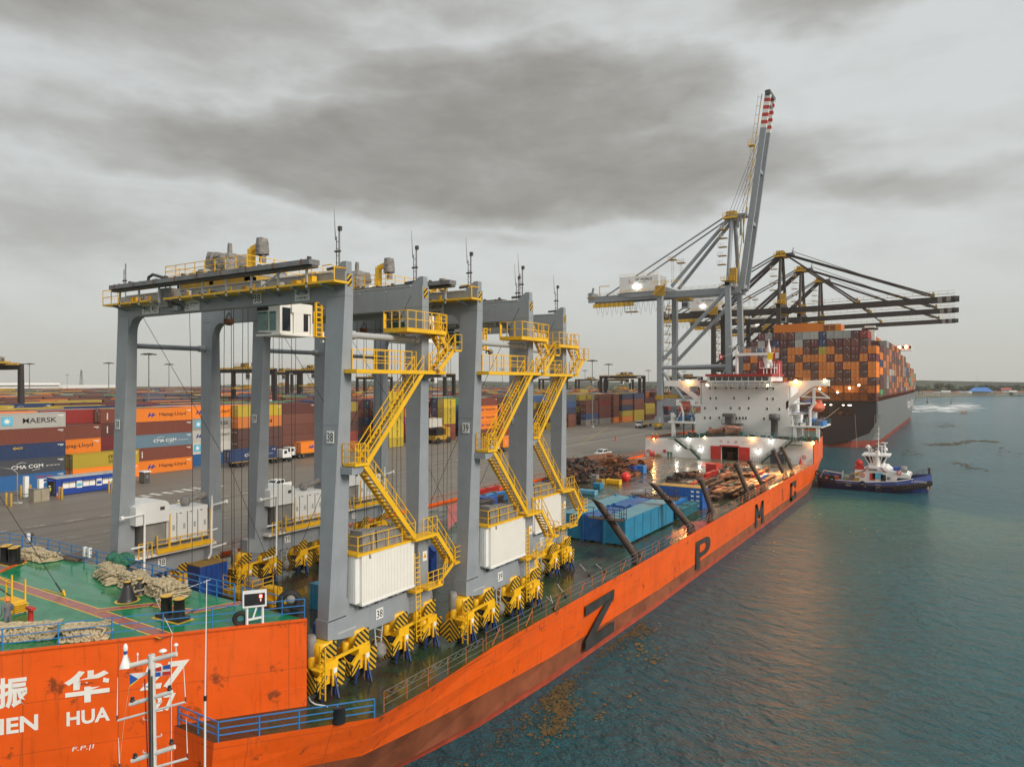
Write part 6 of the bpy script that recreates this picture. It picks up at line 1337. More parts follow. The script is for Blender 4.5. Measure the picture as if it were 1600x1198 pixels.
for q,m_ in (([(243,1043),(252,1040.5),(252,1047.5),(243,1048.5)],fr),([(255,1040),(266,1037),(266,1044),(255,1045)],fb),([(243,1050),(251,1049.5),(251,1056),(243,1057)],fb),([(254,1049),(266,1048),(266,1053.5),(254,1055)],fr)):
    g.quad([tuple(Vector(MP(*p,DM-.03))) for p in q],m_)
g.build('national_flag',tugm,fix=False)
g=M(); g.tube(MP(226,1060),MP(231,1198),.022,redp,6); g.pipe([MP(202,1072),MP(196,1110),MP(186,1198)],.008,rope,4); g.build('halyard',tugm)
g=M(); g.tube(MP(320,1260),MP(320.5,1090),.035,white,6); g.tube(MP(320.5,1090),MP(323,905),.026,white,6,.012); g.tube(MP(320.5,1094),MP(320.5,1086),.05,blk,8); g.tube(MP(320,1260),(bx0+1.6,by0+1,2),.04,white,6); g.build('long_whip_antenna',tugm)
# ================================================================ CONTAINER YARD
QZ=3.7
def cmat(name,c,shade=1.0,rust=.25):
    m=bpy.data.materials.new(name); m.use_nodes=True; nt=m.node_tree; b=nt.nodes['Principled BSDF']
    tc=N(nt,'ShaderNodeTexCoord').outputs['Object']; oi=N(nt,'ShaderNodeObjectInfo'); r=oi.outputs['Random']
    cv_=N(nt,'ShaderNodeCombineXYZ'); nt.links.new(mth(nt,'MULTIPLY',r,90),cv_.inputs[0]); va=N(nt,'ShaderNodeVectorMath'); va.operation='ADD'; nt.links.new(tc,va.inputs[0]); nt.links.new(cv_.outputs[0],va.inputs[1])
    n1=noise(nt,va.outputs[0],.5,6,.65); n2=noise(nt,mapping(nt,va.outputs[0],(1,1,.25)),2.2,6,.7)
    base=mixc(nt,1.0,tuple(x*shade for x in c),mixc(nt,r,(.72,.72,.72),(1.12,1.12,1.12)),'MULTIPLY')
    base=mixc(nt,mth(nt,'MULTIPLY',n1,.35),base,tuple(x*.55+.03 for x in c))
    f=mth(nt,'MULTIPLY',mth(nt,'SUBTRACT',n2,.70-rust*.25),9,clamp=True)
    nt.links.new(mixc(nt,mth(nt,'MULTIPLY',f,.7),base,(.12,.05,.025)),b.inputs['Base Color']); b.inputs['Roughness'].default_value=.55
    return m
CC={'rust brown':(.19,.048,.028),'dark brown':(.10,.030,.024),'orange':(.86,.23,.012),'navy blue':(.018,.045,.13),'slate grey':(.055,.06,.075),'mid blue':(.02,.12,.32),'yellow':(.58,.42,.03),'light grey':(.42,.41,.38),'cream white':(.62,.60,.54),'red':(.34,.025,.02),'teal blue':(.02,.17,.32),'green':(.05,.30,.12),'pale green':(.25,.45,.34),'magenta':(.42,.03,.16),'faded blue':(.12,.20,.26),'maroon':(.15,.018,.022)}  # orange kept bright, also carrying amber lamplight on the ship's stack
CM={k:cmat('container_paint_'+k.replace(' ','_'),v) for k,v in CC.items()}
pick=['rust brown']*9+['dark brown']*4+['orange']*5+['navy blue']*5+['yellow']*4+['red']*3+['mid blue']*2+['light grey']*2+['maroon']*3+['cream white','green','dark brown','slate grey','faded blue','teal blue','pale green']
PROTO={}
def cproto(colr,L,h,detail=True):
    k=(colr,L,h,detail)
    if k in PROTO: return PROTO[k]
    g=M(); m_=CM[colr]; W_=2.44; x0,x1=-W_,0.0
    g.box(x0+.05,x1-.05,.05,L-.05,.05,h-.03,m_)
    if detail:
        n=int((L-.5)/.30)
        for i in range(n):
            y=.25+i*.30; g.hexa([(x1-.052,y,.16),(x1-.052,y+.2,.16),(x1-.01,y+.15,.16),(x1-.01,y+.05,.16),(x1-.052,y,h-.14),(x1-.052,y+.2,h-.14),(x1-.01,y+.15,h-.14),(x1-.01,y+.05,h-.14)],m_)
    for x in (x0,x1-.12):
        for y in (0,L-.12): g.box(x,x+.12,y,y+.12,0,h,m_)
    for x in (x0,x1-.08):
        for z in (0,h-.10): g.box(x,x+.08,.12,L-.12,z,z+.12 if z==0 else h,m_)
    for y in (0,L-.08):
        for z in (0,h-.10): g.box(x0+.12,x1-.12,y,y+.08,z,z+.12 if z==0 else h-.004,m_)
    for x in (-.45,-.9,-1.5,-1.95): g.box(x-.02,x+.02,.02,.05,.15,h-.15,CM['light grey'])
    g.box(x0+W_/2-.02,x0+W_/2+.02,.03,.06,.1,h-.1,blk)
    rd=random.Random(hash(colr)%1000+int(L)); 
    for i in range(3): x=x0+.3+rd.random()*1.7; z=h*(.45+.45*rd.random()); g.box(x,x+.28,.01,.03,z,z+.12,signm)
    if detail and L>10: g.box(x1-.012,x1-.006,L-1.3,L-.35,h-.55,h-.45,signm); g.box(x1-.012,x1-.006,L-.9,L-.4,h-.72,h-.66,signm)
    me=g.build('shipping_container'); d=me.data; bpy.data.objects.remove(me); PROTO[k]=d; return d
wtx=pm('container_white_lettering',(.75,.74,.70),.5); btx=pm('container_blue_lettering',(.01,.05,.30),.5); ktx=pm('container_black_lettering',(.02,.02,.025),.5); rtx=pm('container_red_lettering',(.6,.03,.02),.5); stx=pm('star_sky_blue_square',(.10,.42,.60),.5)
LOGO={}
def logo(kind,L,h):
    k=(kind,L,h)
    if k in LOGO: return LOGO[k]
    g=M(); O_=lambda y,z:(.012,y,z); uy=(0,1,0); uz_=(0,0,1)
    if kind=='hapag':
        g.text('Hapag-Lloyd',O_(L*.40,h*.34),uy,uz_,h*.34,ktx,w=L*.48,bold=.015)
        for i in (0,1): 
            o=L*.2+i*.75; g.quad([O_(o,h*.35),O_(o+.3,h*.35),O_(o+.65,h*.68),O_(o+.35,h*.68)],btx); g.quad([O_(o+.1,h*.45),O_(o+.85,h*.45),O_(o+.95,h*.54),O_(o+.2,h*.54)],btx)
    elif kind=='cma':
        g.text('CMA CGM',O_(L*.30,h*.36),uy,uz_,h*.24,wtx,w=L*.40,bold=.04)
        g.pipe([O_(L*.36+i*.25,h*.66+.30*math.sin(i*.45)) for i in range(7)],.035,wtx,4); g.pipe([O_(L*.56+i*.25,h*.20+.04*i) for i in range(6)],.03,wtx,4)
        if L>10: g.text('BETTER WAYS',O_(L*.74,h*.40),uy,uz_,h*.08,wtx,w=L*.18)
    elif kind=='maersk':
        g.quad([O_(L*.40-2.7,h*.22),O_(L*.40-1.0,h*.22),O_(L*.40-1.0,h*.80),O_(L*.40-2.7,h*.80)],stx); c=(L*.40-1.85,h*.51)
        pts=[]; 
        for i in range(14): r=.62 if i%2==0 else .24; a=math.pi/2+i*math.pi/7; pts.append((.02,c[0]+r*math.cos(a),c[1]+r*math.sin(a)))
        for i in range(14): g.quad([(.02,c[0],c[1]),pts[i],pts[(i+1)%14]],wtx)
        g.text('MAERSK',O_(L*.44,h*.34),uy,uz_,h*.34,ktx,w=L*.44,bold=.02)
    elif kind=='star':
        g.quad([O_(L*.16,h*.22),O_(L*.30,h*.22),O_(L*.30,h*.8),O_(L*.16,h*.8)],stx); c=(L*.23,h*.51); pts=[]
        for i in range(14): r=.62 if i%2==0 else .24; a=math.pi/2+i*math.pi/7; pts.append((.02,c[0]+r*math.cos(a),c[1]+r*math.sin(a)))
        for i in range(14): g.quad([(.02,c[0],c[1]),pts[i],pts[(i+1)%14]],wtx)
    elif kind=='msc':
        g.text('m',O_(L*.52,h*.52),uy,uz_,h*.26,ktx,w=L*.10,bold=.03); g.text('SC',O_(L*.52,h*.20),uy,uz_,h*.24,ktx,w=L*.10,bold=.03)
    elif kind=='blueone':
        g.text('opu',O_(L*.62,h*.2),uy,uz_,h*.4,wtx,w=L*.2,bold=.03); g.text('ngher',O_(L*.6,h*.66),uy,uz_,h*.16,rtx,w=L*.24,bold=.02)
    elif kind=='seaco': g.text('SEACO',O_(L*.32,h*.66),uy,uz_,h*.14,MATS['safety_yellow_paint'],w=L*.12,bold=.03)
    elif kind=='crowley': g.text('CROWLEY',O_(L*.2,h*.4),uy,uz_,h*.26,wtx,w=L*.6,bold=.03)
    elif kind=='dh': g.text('DH',O_(L*.7,h*.4),uy,uz_,h*.3,wtx,w=L*.12,bold=.02)
    elif kind=='vert':
        for i in range(4): g.box(.005,.012,L*.1,L*.1+.22,h*.25+i*.33,h*.25+i*.33+.22,wtx)
    elif kind=='one': g.text('ONE',O_(L*.3,h*.3),uy,uz_,h*.42,wtx,w=L*.4,bold=.04)
    elif kind=='hsud': g.text('HAMBURG SÜD',O_(L*.2,h*.36),uy,uz_,h*.24,wtx,w=L*.6,bold=.02)
    me=g.build('lettering',fix=False); d=me.data; bpy.data.objects.remove(me); LOGO[k]=d; return d
ALL=[]   # (x_face,y0,L,z,h,colour,logo,bay,row,tier)
used_=set()
def stack(xf,y0,L,tiers,h=2.59,bay=0,row=0):
    z=QZ
    for i,t_ in enumerate(tiers):
        if t_[0]: ALL.append(dict(x=xf,y=y0,L=L,z=z,h=h,c=t_[0],g=t_[1],bay=bay,row=row,tier=i+1,top=(i==len(tiers)-1)))
        z+=h+.01
T=lambda *a:[(x if isinstance(x,tuple) else (x,None)) for x in a]
B_,DB,OR,NV,SL,YL,GR,WH,RD,BL,TL,PG,FB,MA=['rust brown','dark brown','orange','navy blue','slate grey','yellow','light grey','cream white','red','mid blue','teal blue','pale green','faded blue','maroon']
ex=[(-134.5,51.7,12.19,T((BL,'blueone'),(SL,'cma'),(NV,'seaco'),(B_,'vert'),(GR,'maersk'))),
 (-134.7,65.2,12.19,T((OR,'hapag'),(YL,'msc'))),
 (-137.3,59.3,12.19,T(B_,DB,(OR,'hapag'),B_)),
 (-140.0,72.8,12.19,T(DB,B_,(MA,'dh'),(DB,'vert'),(B_,'vert'))),
 (-136.8,77.9,12.19,T((OR,'hapag'),(B_,'vert'),(FB,'cma'),B_,(OR,'hapag'))),
 (-140.1,90.7,12.19,T(BL,(WH,'star'),(WH,'hapag'),(GR,'maersk'),(OR,'hapag'))),
 (-142.8,103.3,12.19,T(B_,(GR,'maersk'),(WH,'hapag'),DB,(OR,'hapag'))),
 (-145.6,116,12.19,T(B_,DB,(OR,'hapag'),(RD,'hsud'),B_)),
 (-152.6,142.2,12.19,T(B_,(SL,'cma'),TL,(NV,'cma'),(NV,'cma'))),
 (-155.2,142.2,12.19,T(NV,BL,NV,BL,NV)),(-157.8,142.2,12.19,T(B_,B_,RD,B_,B_)),(-160.4,142.2,12.19,T(BL,FB,BL,B_,BL)),
 (-152.6,129.4,12.19,T(B_,B_,OR,B_,NV)),
 (-147.0,156.6,12.19,T(B_,B_,NV,B_,B_)),(-149.6,156.6,12.19,T(B_,OR,BL,B_,NV)),
 (-134.3,148.6,6.06,T(*[(YL,'msc')]*6)),(-136.9,148.6,6.06,T(B_,B_,YL,YL,B_,YL)),
 (-141.0,163,12.19,T(B_,(RD,'vert'),('magenta','one'),(OR,'hapag'),B_)),
 (-134.6,173.9,6.06,T(B_,(B_,'vert'),(YL,'msc'),(YL,'msc'),(YL,'msc'))),(-137.2,173.9,6.06,T(NV,NV,NV,NV,NV)),
 (-133.4,190.2,12.19,T(B_,(OR,'hapag'),(OR,'hapag'),(OR,'hapag'),B_)),(-136.0,190.2,12.19,T(YL,YL,YL,YL,YL)),
 (-133.2,203,12.19,T(RD,B_,B_,(RD,'vert'))),
 (-132.6,239.4,12.19,T((YL,'msc'),B_,PG,(RD,'crowley'),FB)),
 (-132.0,252.2,6.06,T(B_,B_)),(-134.8,252.4,12.19,T(DB,B_,NV,BL,FB)),
 (-130.6,265.2,12.19,T((GR,'maersk'),BL,B_,B_)),(-130.4,278,12.19,T((GR,None),MA,B_,RD,B_)),(-129.6,291,6.06,T(OR,B_,B_,B_,B_)),
 (-128.2,297.7,12.19,T((OR,'hapag'),(YL,'msc'),(NV,'cma'),B_,(NV,'cma'))),(-127.6,310.4,12.19,T((YL,'msc'),(YL,'msc'),B_,B_,(NV,'cma'))),(-127.0,323.2,12.19,T(B_,(YL,'msc'),(YL,'msc')))]
occ=[]
for i,(xf,y0,L,t_) in enumerate(ex):
    stack(xf,y0,L,t_,bay=i+1,row=1); occ.append((xf-2.5,xf+.05,y0-.3,y0+L+.3))
rd=random.Random(99)
def busy(x0,x1,y0,y1): return any(a<x1 and b_>x0 and c_<y1 and d_>y0 for a,b_,c_,d_ in occ)
xf=-137.4; row=2; lane=0
while xf>-690:
    if lane==6 : xf-=7.0; lane=0
    y=38.0; bay=0; base_=rd.choice([4,5,5,4,3]) if xf<-165 else 5
    colrun=rd.choice(pick)
    while y<(560 if xf>-330 else 640):
        bay+=1; L=12.19
        if int((y-38)/12.8)%9==8: y+=9; continue
        ur=-1.148*0; 
        vis=(y+13)>.37*abs(xf)
        if vis and not busy(xf-2.44,xf,y,y+L) and not (xf>-146 and y<260 and y>104 and rd.random()<.55) :
            n=max(1,min(5,base_+rd.choice([-1,0,0,0,-2,0]))) if abs(xf)>150 else rd.choice([4,5,5,5])
            if rd.random()<.35: colrun=rd.choice(pick)
            t_=[]
            for q_ in range(n):
                c_=rd.choice(pick) if rd.random()<.75 else colrun
                lg={'orange':'hapag','yellow':'msc','navy blue':'cma','light grey':'maersk','magenta':'one','red':'hsud','slate grey':'cma'}.get(c_) if rd.random()<.7 else ('vert' if rd.random()<.4 else None)
                t_.append((c_,lg))
            stack(xf,y,L,t_,bay=bay,row=row)
        y+=12.75
    xf-=2.6; row+=1; lane+=1
def vis_size(c):
    d=c['y']*CT-c['x']*ST; 
    if d<5: return 0
    px=800+F*(c['x']*CT+(c['y']+c['L']/2)*ST)/d
    if px<-60 or px>1180: return 0
    return F/d*(1.6 if c['row']==1 else (1 if c['top'] else .45))
ALL.sort(key=vis_size,reverse=True)
# ---- containers carried by the container ship (x face, y, z)
CSX=-21.9; CSY=259.2; CZ=17.2; SHIPC=[]
rd=random.Random(17)
tierh=2.62; ncol=17
sp_=['orange']*19+['dark brown']*8+['rust brown']*7+['maroon']*4+['yellow']+['green','mid blue','pale green']  # orange share raised: amber lamplight on the stack is put into these colours
sp_top=['maroon']*4+['rust brown']*4+['dark brown']*3+['red']*2+['light grey']*4+['navy blue','cream white']
for colm in range(ncol):
    nt_=7 if colm==0 else (8 if colm==1 and False else 9)
    if colm>=15: nt_=8 if colm==15 else 7
    for t_ in range(nt_):
        cc_=rd.choice(sp_top if t_>=7 else (['orange']*6+['dark brown']*2 if t_<2 else sp_))
        SHIPC.append(dict(x=CSX-.15-colm*2.52,y=CSY+.3,L=12.19,z=CZ-1.4+t_*2.62,h=2.58,c=cc_,g=None,col=colm+1,tier=t_+1,stern=True))
prof=[7,7,8,8,8,7,8,8,7,7,7,6,6,6,5,5,5,4,4]
for bay in range(1,20):
    y=CSY+.3+bay*13.6
    for colm in range(0,16):
        n=prof[bay-1]+(1 if colm>1 else 0)
        for t_ in range(n):
            outer=(colm==0) or t_>=n-1 or (colm==1 and t_>=prof[bay-1]-1)
            if outer: SHIPC.append(dict(x=CSX-.1-colm*2.52,y=y,L=12.19,z=CZ-.4+t_*2.62+(0 if bay<15 else .3),h=2.58,c=rd.choice(sp_+['light grey']*3+['cream white']*3+['navy blue']*2+['red']),g=None,col=colm+1,tier=t_+1,stern=False,bay=bay))
def place_c(c,label,grp):
    me=cproto(c['c'],c['L'],c['h']); o=bpy.data.objects.new('shipping_container',me); col.objects.link(o); o.location=(c['x'],c['y'],c['z']); tag(o,label,'container',grp); ORG[o.name]=Vector(o.location)
    if c['g']:
        l=bpy.data.objects.new('lettering',logo(c['g'],c['L'],c['h'])); col.objects.link(l); l.parent=o
        if c['g']=='maersk' or c['g']=='cma': pass
    return o
NY=165
NTH=ORD+['twenty-seventh','twenty-eighth','twenty-ninth','thirtieth','thirty-first','thirty-second','thirty-third','thirty-fourth','thirty-fifth','thirty-sixth','thirty-seventh','thirty-eighth','thirty-ninth','fortieth']+['forty-something']*200
lg_words={'hapag':'black lettering and blue mark','cma':'white lettering','maersk':'star and black lettering','star':'blue star square','msc':'black square lettering','blueone':'red and white lettering','seaco':'small yellow lettering','crowley':'white lettering','dh':'white letters','vert':'small white side marks','one':'white lettering','hsud':'white lettering'}
seen=set()
for c in ALL[:NY]:
    w=lg_words.get(c['g'])
    tn=['bottom','second','third','fourth','fifth','sixth'][c['tier']-1]
    lab='%s container%s, %s tier, %s'%(c['c'],' with '+w.split(' and ')[0] if w and c['row']==1 and c['g']!='vert' else '',tn,('%s yard front stack from left'%NTH[c['bay']-1]) if c['row']==1 else '%s row back, %s bay of the yard'%(NTH[c['row']-1],NTH[c['bay']-1]))
    place_c(c,lab,'shipping containers stacked in the yard and on the ship')
stern=[c for c in SHIPC if c['stern']]; stern.sort(key=lambda c:-c['tier'])
side_=[c for c in SHIPC if not c['stern'] and c['col']==1 and c['bay']<2]
IND=stern[:128]+side_[:7]
for c in IND:
    if c['stern']: lab='%s container on the container ship stern, %s tier up, %s column from right'%(c['c'],NTH[c['tier']-1],NTH[c['col']-1])
    else: lab='%s container on the container ship side near the stern, %s tier up'%(c['c'],NTH[c['tier']-1])
    place_c(c,lab,'shipping containers stacked in the yard and on the ship')
ids=set(id(c) for c in IND)
g=M(); rest=ALL[NY:]+[c for c in SHIPC if id(c) not in ids]
SH={k:[cmat('far_container_paint_%s_%d'%(k.replace(' ','_'),i),tuple(.68*a_+.32*b__ for a_,b__ in zip(v,(.15,.10,.08))),[.78,1.0,1.15][i]) for i in range(3)] for k,v in CC.items()}  # dirt and the dulling haze of distance are mixed into these colours
rd=random.Random(4)
for c in rest:
    m_=rd.choice(SH[c['c']]); x0,x1,y0,y1,z0,z1=c['x']-2.42,c['x']-.02,c['y']+.02,c['y']+c['L']-.02,c['z']+.02,c['z']+c['h']-.02
    d=y0*CT-x1*ST; o=len(g.v)
    g.v.extend([(x0,y0,z0),(x1,y0,z0),(x1,y1,z0),(x0,y1,z0),(x0,y0,z1),(x1,y0,z1),(x1,y1,z1),(x0,y1,z1)]); k=g._m(m_)
    for f in ((3,2,1,0),(4,5,6,7),(0,1,5,4),(1,2,6,5),(2,3,7,6),(3,0,4,7)): g.f.append(tuple(i+o for i in f)); g.mi.append(k); g.sm.append(False)
    if d<320 and c.get('row'):
        h=c['h']
        if c['g'] in('hapag','maersk','msc'): kx=ktx
        elif c['g'] in('cma','hsud','one'): kx=wtx
        else: kx=None
        if kx:
            ya=y0+(4.6 if c['g']!='msc' else 6.4); yb=ya+(5.2 if c['g']!='msc' else 1.2)
            if c['g']=='msc': g.box(x1+.005,x1+.015,ya,yb,z0+h*.5,z0+h*.78,kx); g.box(x1+.005,x1+.015,ya,yb,z0+h*.2,z0+h*.42,kx)
            else:
                for q_ in range(8): 
                    if q_!=3 or c['g']!='cma': g.box(x1+.005,x1+.015,ya+q_*.62,ya+q_*.62+.42,z0+h*.38,z0+h*(.58+.08*(q_%2)),kx)
        for q_ in range(3): g.box(x1-2.2+q_*.7,x1-1.95+q_*.7,y0-.02,y0-.01,z0+h*.6,z0+h*.68,signm)
    if 'col' in c and c['col']==1 and not c['stern']: g.box(x1+.0,x1+.03,y1-.25,y1-.02,z0,z1,blk)
o=g.build('container_stacks',fix=False); tag(o,kind='stuff')
# ---------------------------------------------------------------- white warehouse, pylons, light masts
g0=AZ(-200,600.2,0)
t=thing('warehouse','long low white warehouse on the left horizon behind the container yard','warehouse',(-900,320,QZ))
g=M(); g.box(-920,-900,300,492,QZ,QZ+15,pm('warehouse_cladding',(.62,.62,.60),.7)); g.build('wall',t)
g=M(); g.box(-925,-897,298,420,QZ+15,QZ+17.4,white); g.build('roof',t)
def lmast(px,pyt,y,label,first=[]):
    x=AY(px,600,y)[0]; zt_=AY(px,pyt,y)[2]
    if not first:
        t=thing('light_mast',label,'light mast',(x,y,QZ),'tall floodlight masts in the container yard')
        g=M(); g.tube((x,y,QZ),(x,y,QZ+27),.28,steel,10,.14); g.box(x-.5,x+.5,y-.5,y+.5,QZ,QZ+.9,pm('mast_plinth',(.4,.38,.33),.8)); g.build('mast_pole',t)
        g=M(); g.lathe((x,y,QZ+27),[(.4,-.3),(1.5,-.1),(1.6,.1),(.3,.3)],dsteel,16)
        for k in range(8): a=k*.785; g.box(x+1.9*math.cos(a)-.3,x+1.9*math.cos(a)+.3,y+1.9*math.sin(a)-.3,y+1.9*math.sin(a)+.3,QZ+26.7,QZ+27.0,dsteel)
        g.build('lamp_ring',t); first.append(t); return t
    return dup(first[0],(x,y,QZ),0,label)
for i,(px,pt,y,lab) in enumerate([(925.5,562,257,'nearest light mast, standing on the apron edge right of the deck cranes'),(232.5,552,124,'light mast seen between the two left legs of crane 38'),(170,566,173,'light mast just left of crane 38'),(46,567,160,'light mast at the far left near the dark yard crane'),(951,568,315,'light mast behind the nearest one, left of the far yard cranes'),(1013,578,496,'light mast right of the far yard cranes'),(914,578,471,'faint far light mast left of the nearest mast'),(785,575,400,'light mast between cranes 39 and 37'),(1069,572,560,'light mast seen through the legs of the blue grey quay crane'),(105,588,420,'very distant light mast left of crane 38'),(264,572,200,'light mast by the lower left leg of crane 38')]): lmast(px,pt,y,lab)
def pylon(px,pt,d,label):
    y=d; x=AY(px,600,y)[0]; zt_=AY(px,pt,y)[2]; g=M()
    for s_ in (-1,1):
        for s2 in (-1,1): g.beam((x+s_*3,y+s2*3,QZ),(x+s_*.5,y+s2*.5,zt_),.5,.5,steel)
    for k in range(6): f=k/6; w_=3*(1-f)+.5*f; z=QZ+(zt_-QZ)*f; g.beam((x-w_,y,z),(x+w_*.85,y,z+(zt_-QZ)/6),.3,.3,steel); g.beam((x+w_,y,z),(x-w_*.85,y,z+(zt_-QZ)/6),.3,.3,steel)
    for k in range(3): g.box(x-5+k,x+5-k,y-.2,y+.2,zt_-2-k*4*-.0-k*4,zt_-1.6-k*4,steel)
    solo(g,'power_pylon',label,'pylon',(x,y,QZ))
pylon(127,578,620,'lattice power pylon on the left horizon above the warehouse roof')
# ---------------------------------------------------------------- dark yard cranes
yc=pm('dark_brown_yard_crane_paint',(.035,.026,.024),.6,var=.3)
def yardcrane():
    t=thing('yard_crane','','yard crane',(0,0,QZ),'dark rubber tyred yard cranes over the stacks')
    for y in (0,6.5):
        for x in (0,-23.5): g=M(); g.hexa([(x-.7,y-.1,QZ+2),(x+.7,y-.1,QZ+2),(x+.7,y+1.3,QZ+2),(x-.7,y+1.3,QZ+2),(x-.8,y,QZ+22),(x+.8,y,QZ+22),(x+.8,y+.9,QZ+22),(x-.8,y+.9,QZ+22)],yc); g.build('leg',t)
        g=M(); g.box(-24.3,.8,y,y+.9,QZ+22,QZ+23.6,yc)
        for k in range(20): g.box(-24+k*1.25,-23.7+k*1.25,y-.6,y,QZ+23.2,QZ+23.9,yel_d)
        g.box(-24.3,.8,y-.7,y-.55,QZ+23.1,QZ+23.3,steel); g.build('girder',t)
    for x in (0,-23.5):
        g=M(); g.box(x-.5,x+.5,-1.5,8.5,QZ+1.6,QZ+3,yc); g.box(x-.9,x+.6,.6,6,QZ+3,QZ+5.4,yel_d); g.build('sill_beam',t)
        for y in (-1,1.2,5.6,7.8): g=M(); g.lathe((x,y,QZ+.75),[(.3,-.3),(.75,-.25),(.75,.25),(.3,.3)],rubber,16,'x'); g.build('tyre',t)
    g=M(); g.box(-14,-6,.2,7,QZ+23.7,QZ+24.3,yel_d); rdn=random.Random(2)
    for k in range(14): x=-14+rdn.uniform(0,7); y=rdn.uniform(.4,6); s=rdn.uniform(.3,.9); g.box(x,x+s*1.5,y,y+s,QZ+24.3,QZ+24.3+s*1.6,rdn.choice([yel_d,steel,dsteel,och,canvas]))
    g.rail([(-14,0,QZ+24.3),(-6,0,QZ+24.3)],1.1,yel_d,1,.04,2); g.build('trolley',t)
    g=M(); g.box(-9,-6.8,1.5,3.6,QZ+19.4,QZ+21.9,cream); g.box(-8.95,-6.85,1.45,1.5,QZ+20,QZ+21.4,dglass); g.build('operator_cab',t)
    g=M(); g.box(-12.5,-10,-2.5,9.7,QZ+16.2,QZ+16.8,yel_d); g.box(-12,-10.5,2,5,QZ+16.8,QZ+17.6,yel_d); 
    for y in (2,5): g.tube((-11.3,y,QZ+17.5),(-11.3,y,QZ+24),.04,wire,4)
    g.build('spreader',t)
    g=M(); g.box(-1.5,.9,-.2,.0,QZ+22.3,QZ+23.3,signm); g.build('number_sign',t)
    return t
ycp=yardcrane(); first=True
for px,py,y,rz,lab in [(-14,566,82,0,'dark yard crane at the left photo edge'),(404,574,160,0,'dark yard crane seen between the left legs of crane 38'),(505,576,216,0,'dark yard crane with busy yellow machinery left of the near right leg of crane 38'),(455,580,262,0,'dark yard crane behind the busy yellow one'),(694,583,228,0,'dark yard crane seen between cranes 38 and 39'),(600,588,300,0,'dark yard crane half hidden behind the yellow stairs of crane 38'),(999,586,338,0,'largest far yard crane standing over the stacks left of the blue grey quay crane'),(935,592,520,0,'smaller far yard crane left of the largest one'),(984,592,480,0,'small far yard crane seen through the legs of the largest one'),(880,591,470,0,'far yard crane beside the right leg of crane 37'),(1092,588,470,0,'far yard crane seen behind the blue grey quay crane legs')]:
    x=AY(px,600,y)[0]; zt_=AY(px,py,y)[2]; s=max(.8,min(1.15,(zt_-QZ)/23.8))
    o=ycp if first else dup(ycp); first=False; o.location=(x,y,QZ); o['label']=lab; o.scale=(s,s,s)
# ---------------------------------------------------------------- blue office container, posts, gate, kiosk
ofb=pm('office_blue_paint',(.012,.05,.30),.5,var=.12)
a=AZ(84,777,QZ); t=thing('office_container','long blue office container with shuttered windows and posters on the quay','office container',(-122,62,QZ))
g=M(); g.box(-125,-122.2,56.6,68.9,QZ+.1,QZ+2.75,ofb); 
for k in range(38): g.box(-122.2,-122.17,56.8+k*.32,56.95+k*.32,QZ+.2,QZ+2.6,ofb)
g.box(-125.1,-122.1,56.5,69.0,QZ+2.75,QZ+2.9,pm('pale_office_roof',(.40,.41,.40),.7,dirt=.4)); g.build('shell',t)
g=M(); g.box(-124.8,-122.5,56.5,56.6,QZ+.2,QZ+2.5,dsteel); g.box(-124.9,-122.4,55.6,56.6,QZ+2.45,QZ+2.6,ofb); g.build('open_end',t)
for k in range(4):
    y=57.6+k*3.15; w_=g=M(); g.box(-122.2,-122.12,y,y+1.9,QZ+1.1,QZ+2.1,cream); g.box(-122.12,-122.08,y+.93,y+.97,QZ+1.1,QZ+2.1,steel); w_=g.build('window',t)
    g=M(); g.hexa([(-122.2,y-.15,QZ+2.4),(-122.2,y+2.05,QZ+2.4),(-121.6,y+2.05,QZ+2.15),(-121.6,y-.15,QZ+2.15),(-122.2,y-.15,QZ+2.45),(-122.2,y+2.05,QZ+2.45),(-121.6,y+2.05,QZ+2.2),(-121.6,y-.15,QZ+2.2)],ofb); g.build('awning',w_)
for y,m1,m2 in ((59.7,wtx,stx),(62.85,wtx,btx),(66.0,rtx,wtx)):
    g=M(); g.box(-122.17,-122.1,y,y+.9,QZ+.95,QZ+2.1,m1); g.box(-122.1,-122.09,y+.08,y+.82,QZ+1.2,QZ+1.7,m2); g.build('poster',t)
def bollard(px,py,lab,h=1.9,first=[]):
    p=AZ(px,py,QZ)
    if not first:
        g=M(); g.lathe(p,[(.16,0),(.16,h),(.10,h+.06)],yel_d,10); o=solo(g,'bollard',lab,'bollard',p,'yellow bollards on the quay'); first.append(o); return o
    return dup(first[0],p,0,lab)
for i,(px,py) in enumerate([(10,790),(17.5,791),(33,777),(47.5,776),(56,783),(71.5,781),(93,779.5),(97,780),(170.5,769.5),(175,769)]):
    bollard(px,py,'yellow bollard, %s from the left of those around the white posts and blue office'%(ordn[i] if i<8 else ['ninth','tenth'][i-8]))
for px,py,pt,lab in ((40.5,777,744,'left white rectangular gate post among yellow bollards'),(63,782,748,'right white rectangular gate post among yellow bollards')):
    p=AZ(px,py,QZ); g=M(); h=AY(px,pt,p[1])[2]-QZ; g.box(p[0]-.35,p[0]+.35,p[1]-.3,p[1]+.3,QZ,QZ+h,white); g.box(p[0]-.5,p[0]+.5,p[1]-.4,p[1]+.4,QZ,QZ+.12,steel); g.box(p[0]-.42,p[0]+.42,p[1]-.36,p[1]+.36,QZ+.55,QZ+.62,steel); solo(g,'gate_post',lab,'gate post',p)
p=AZ(27,786,QZ); g=M(); q_=AZ(-4,788,QZ)
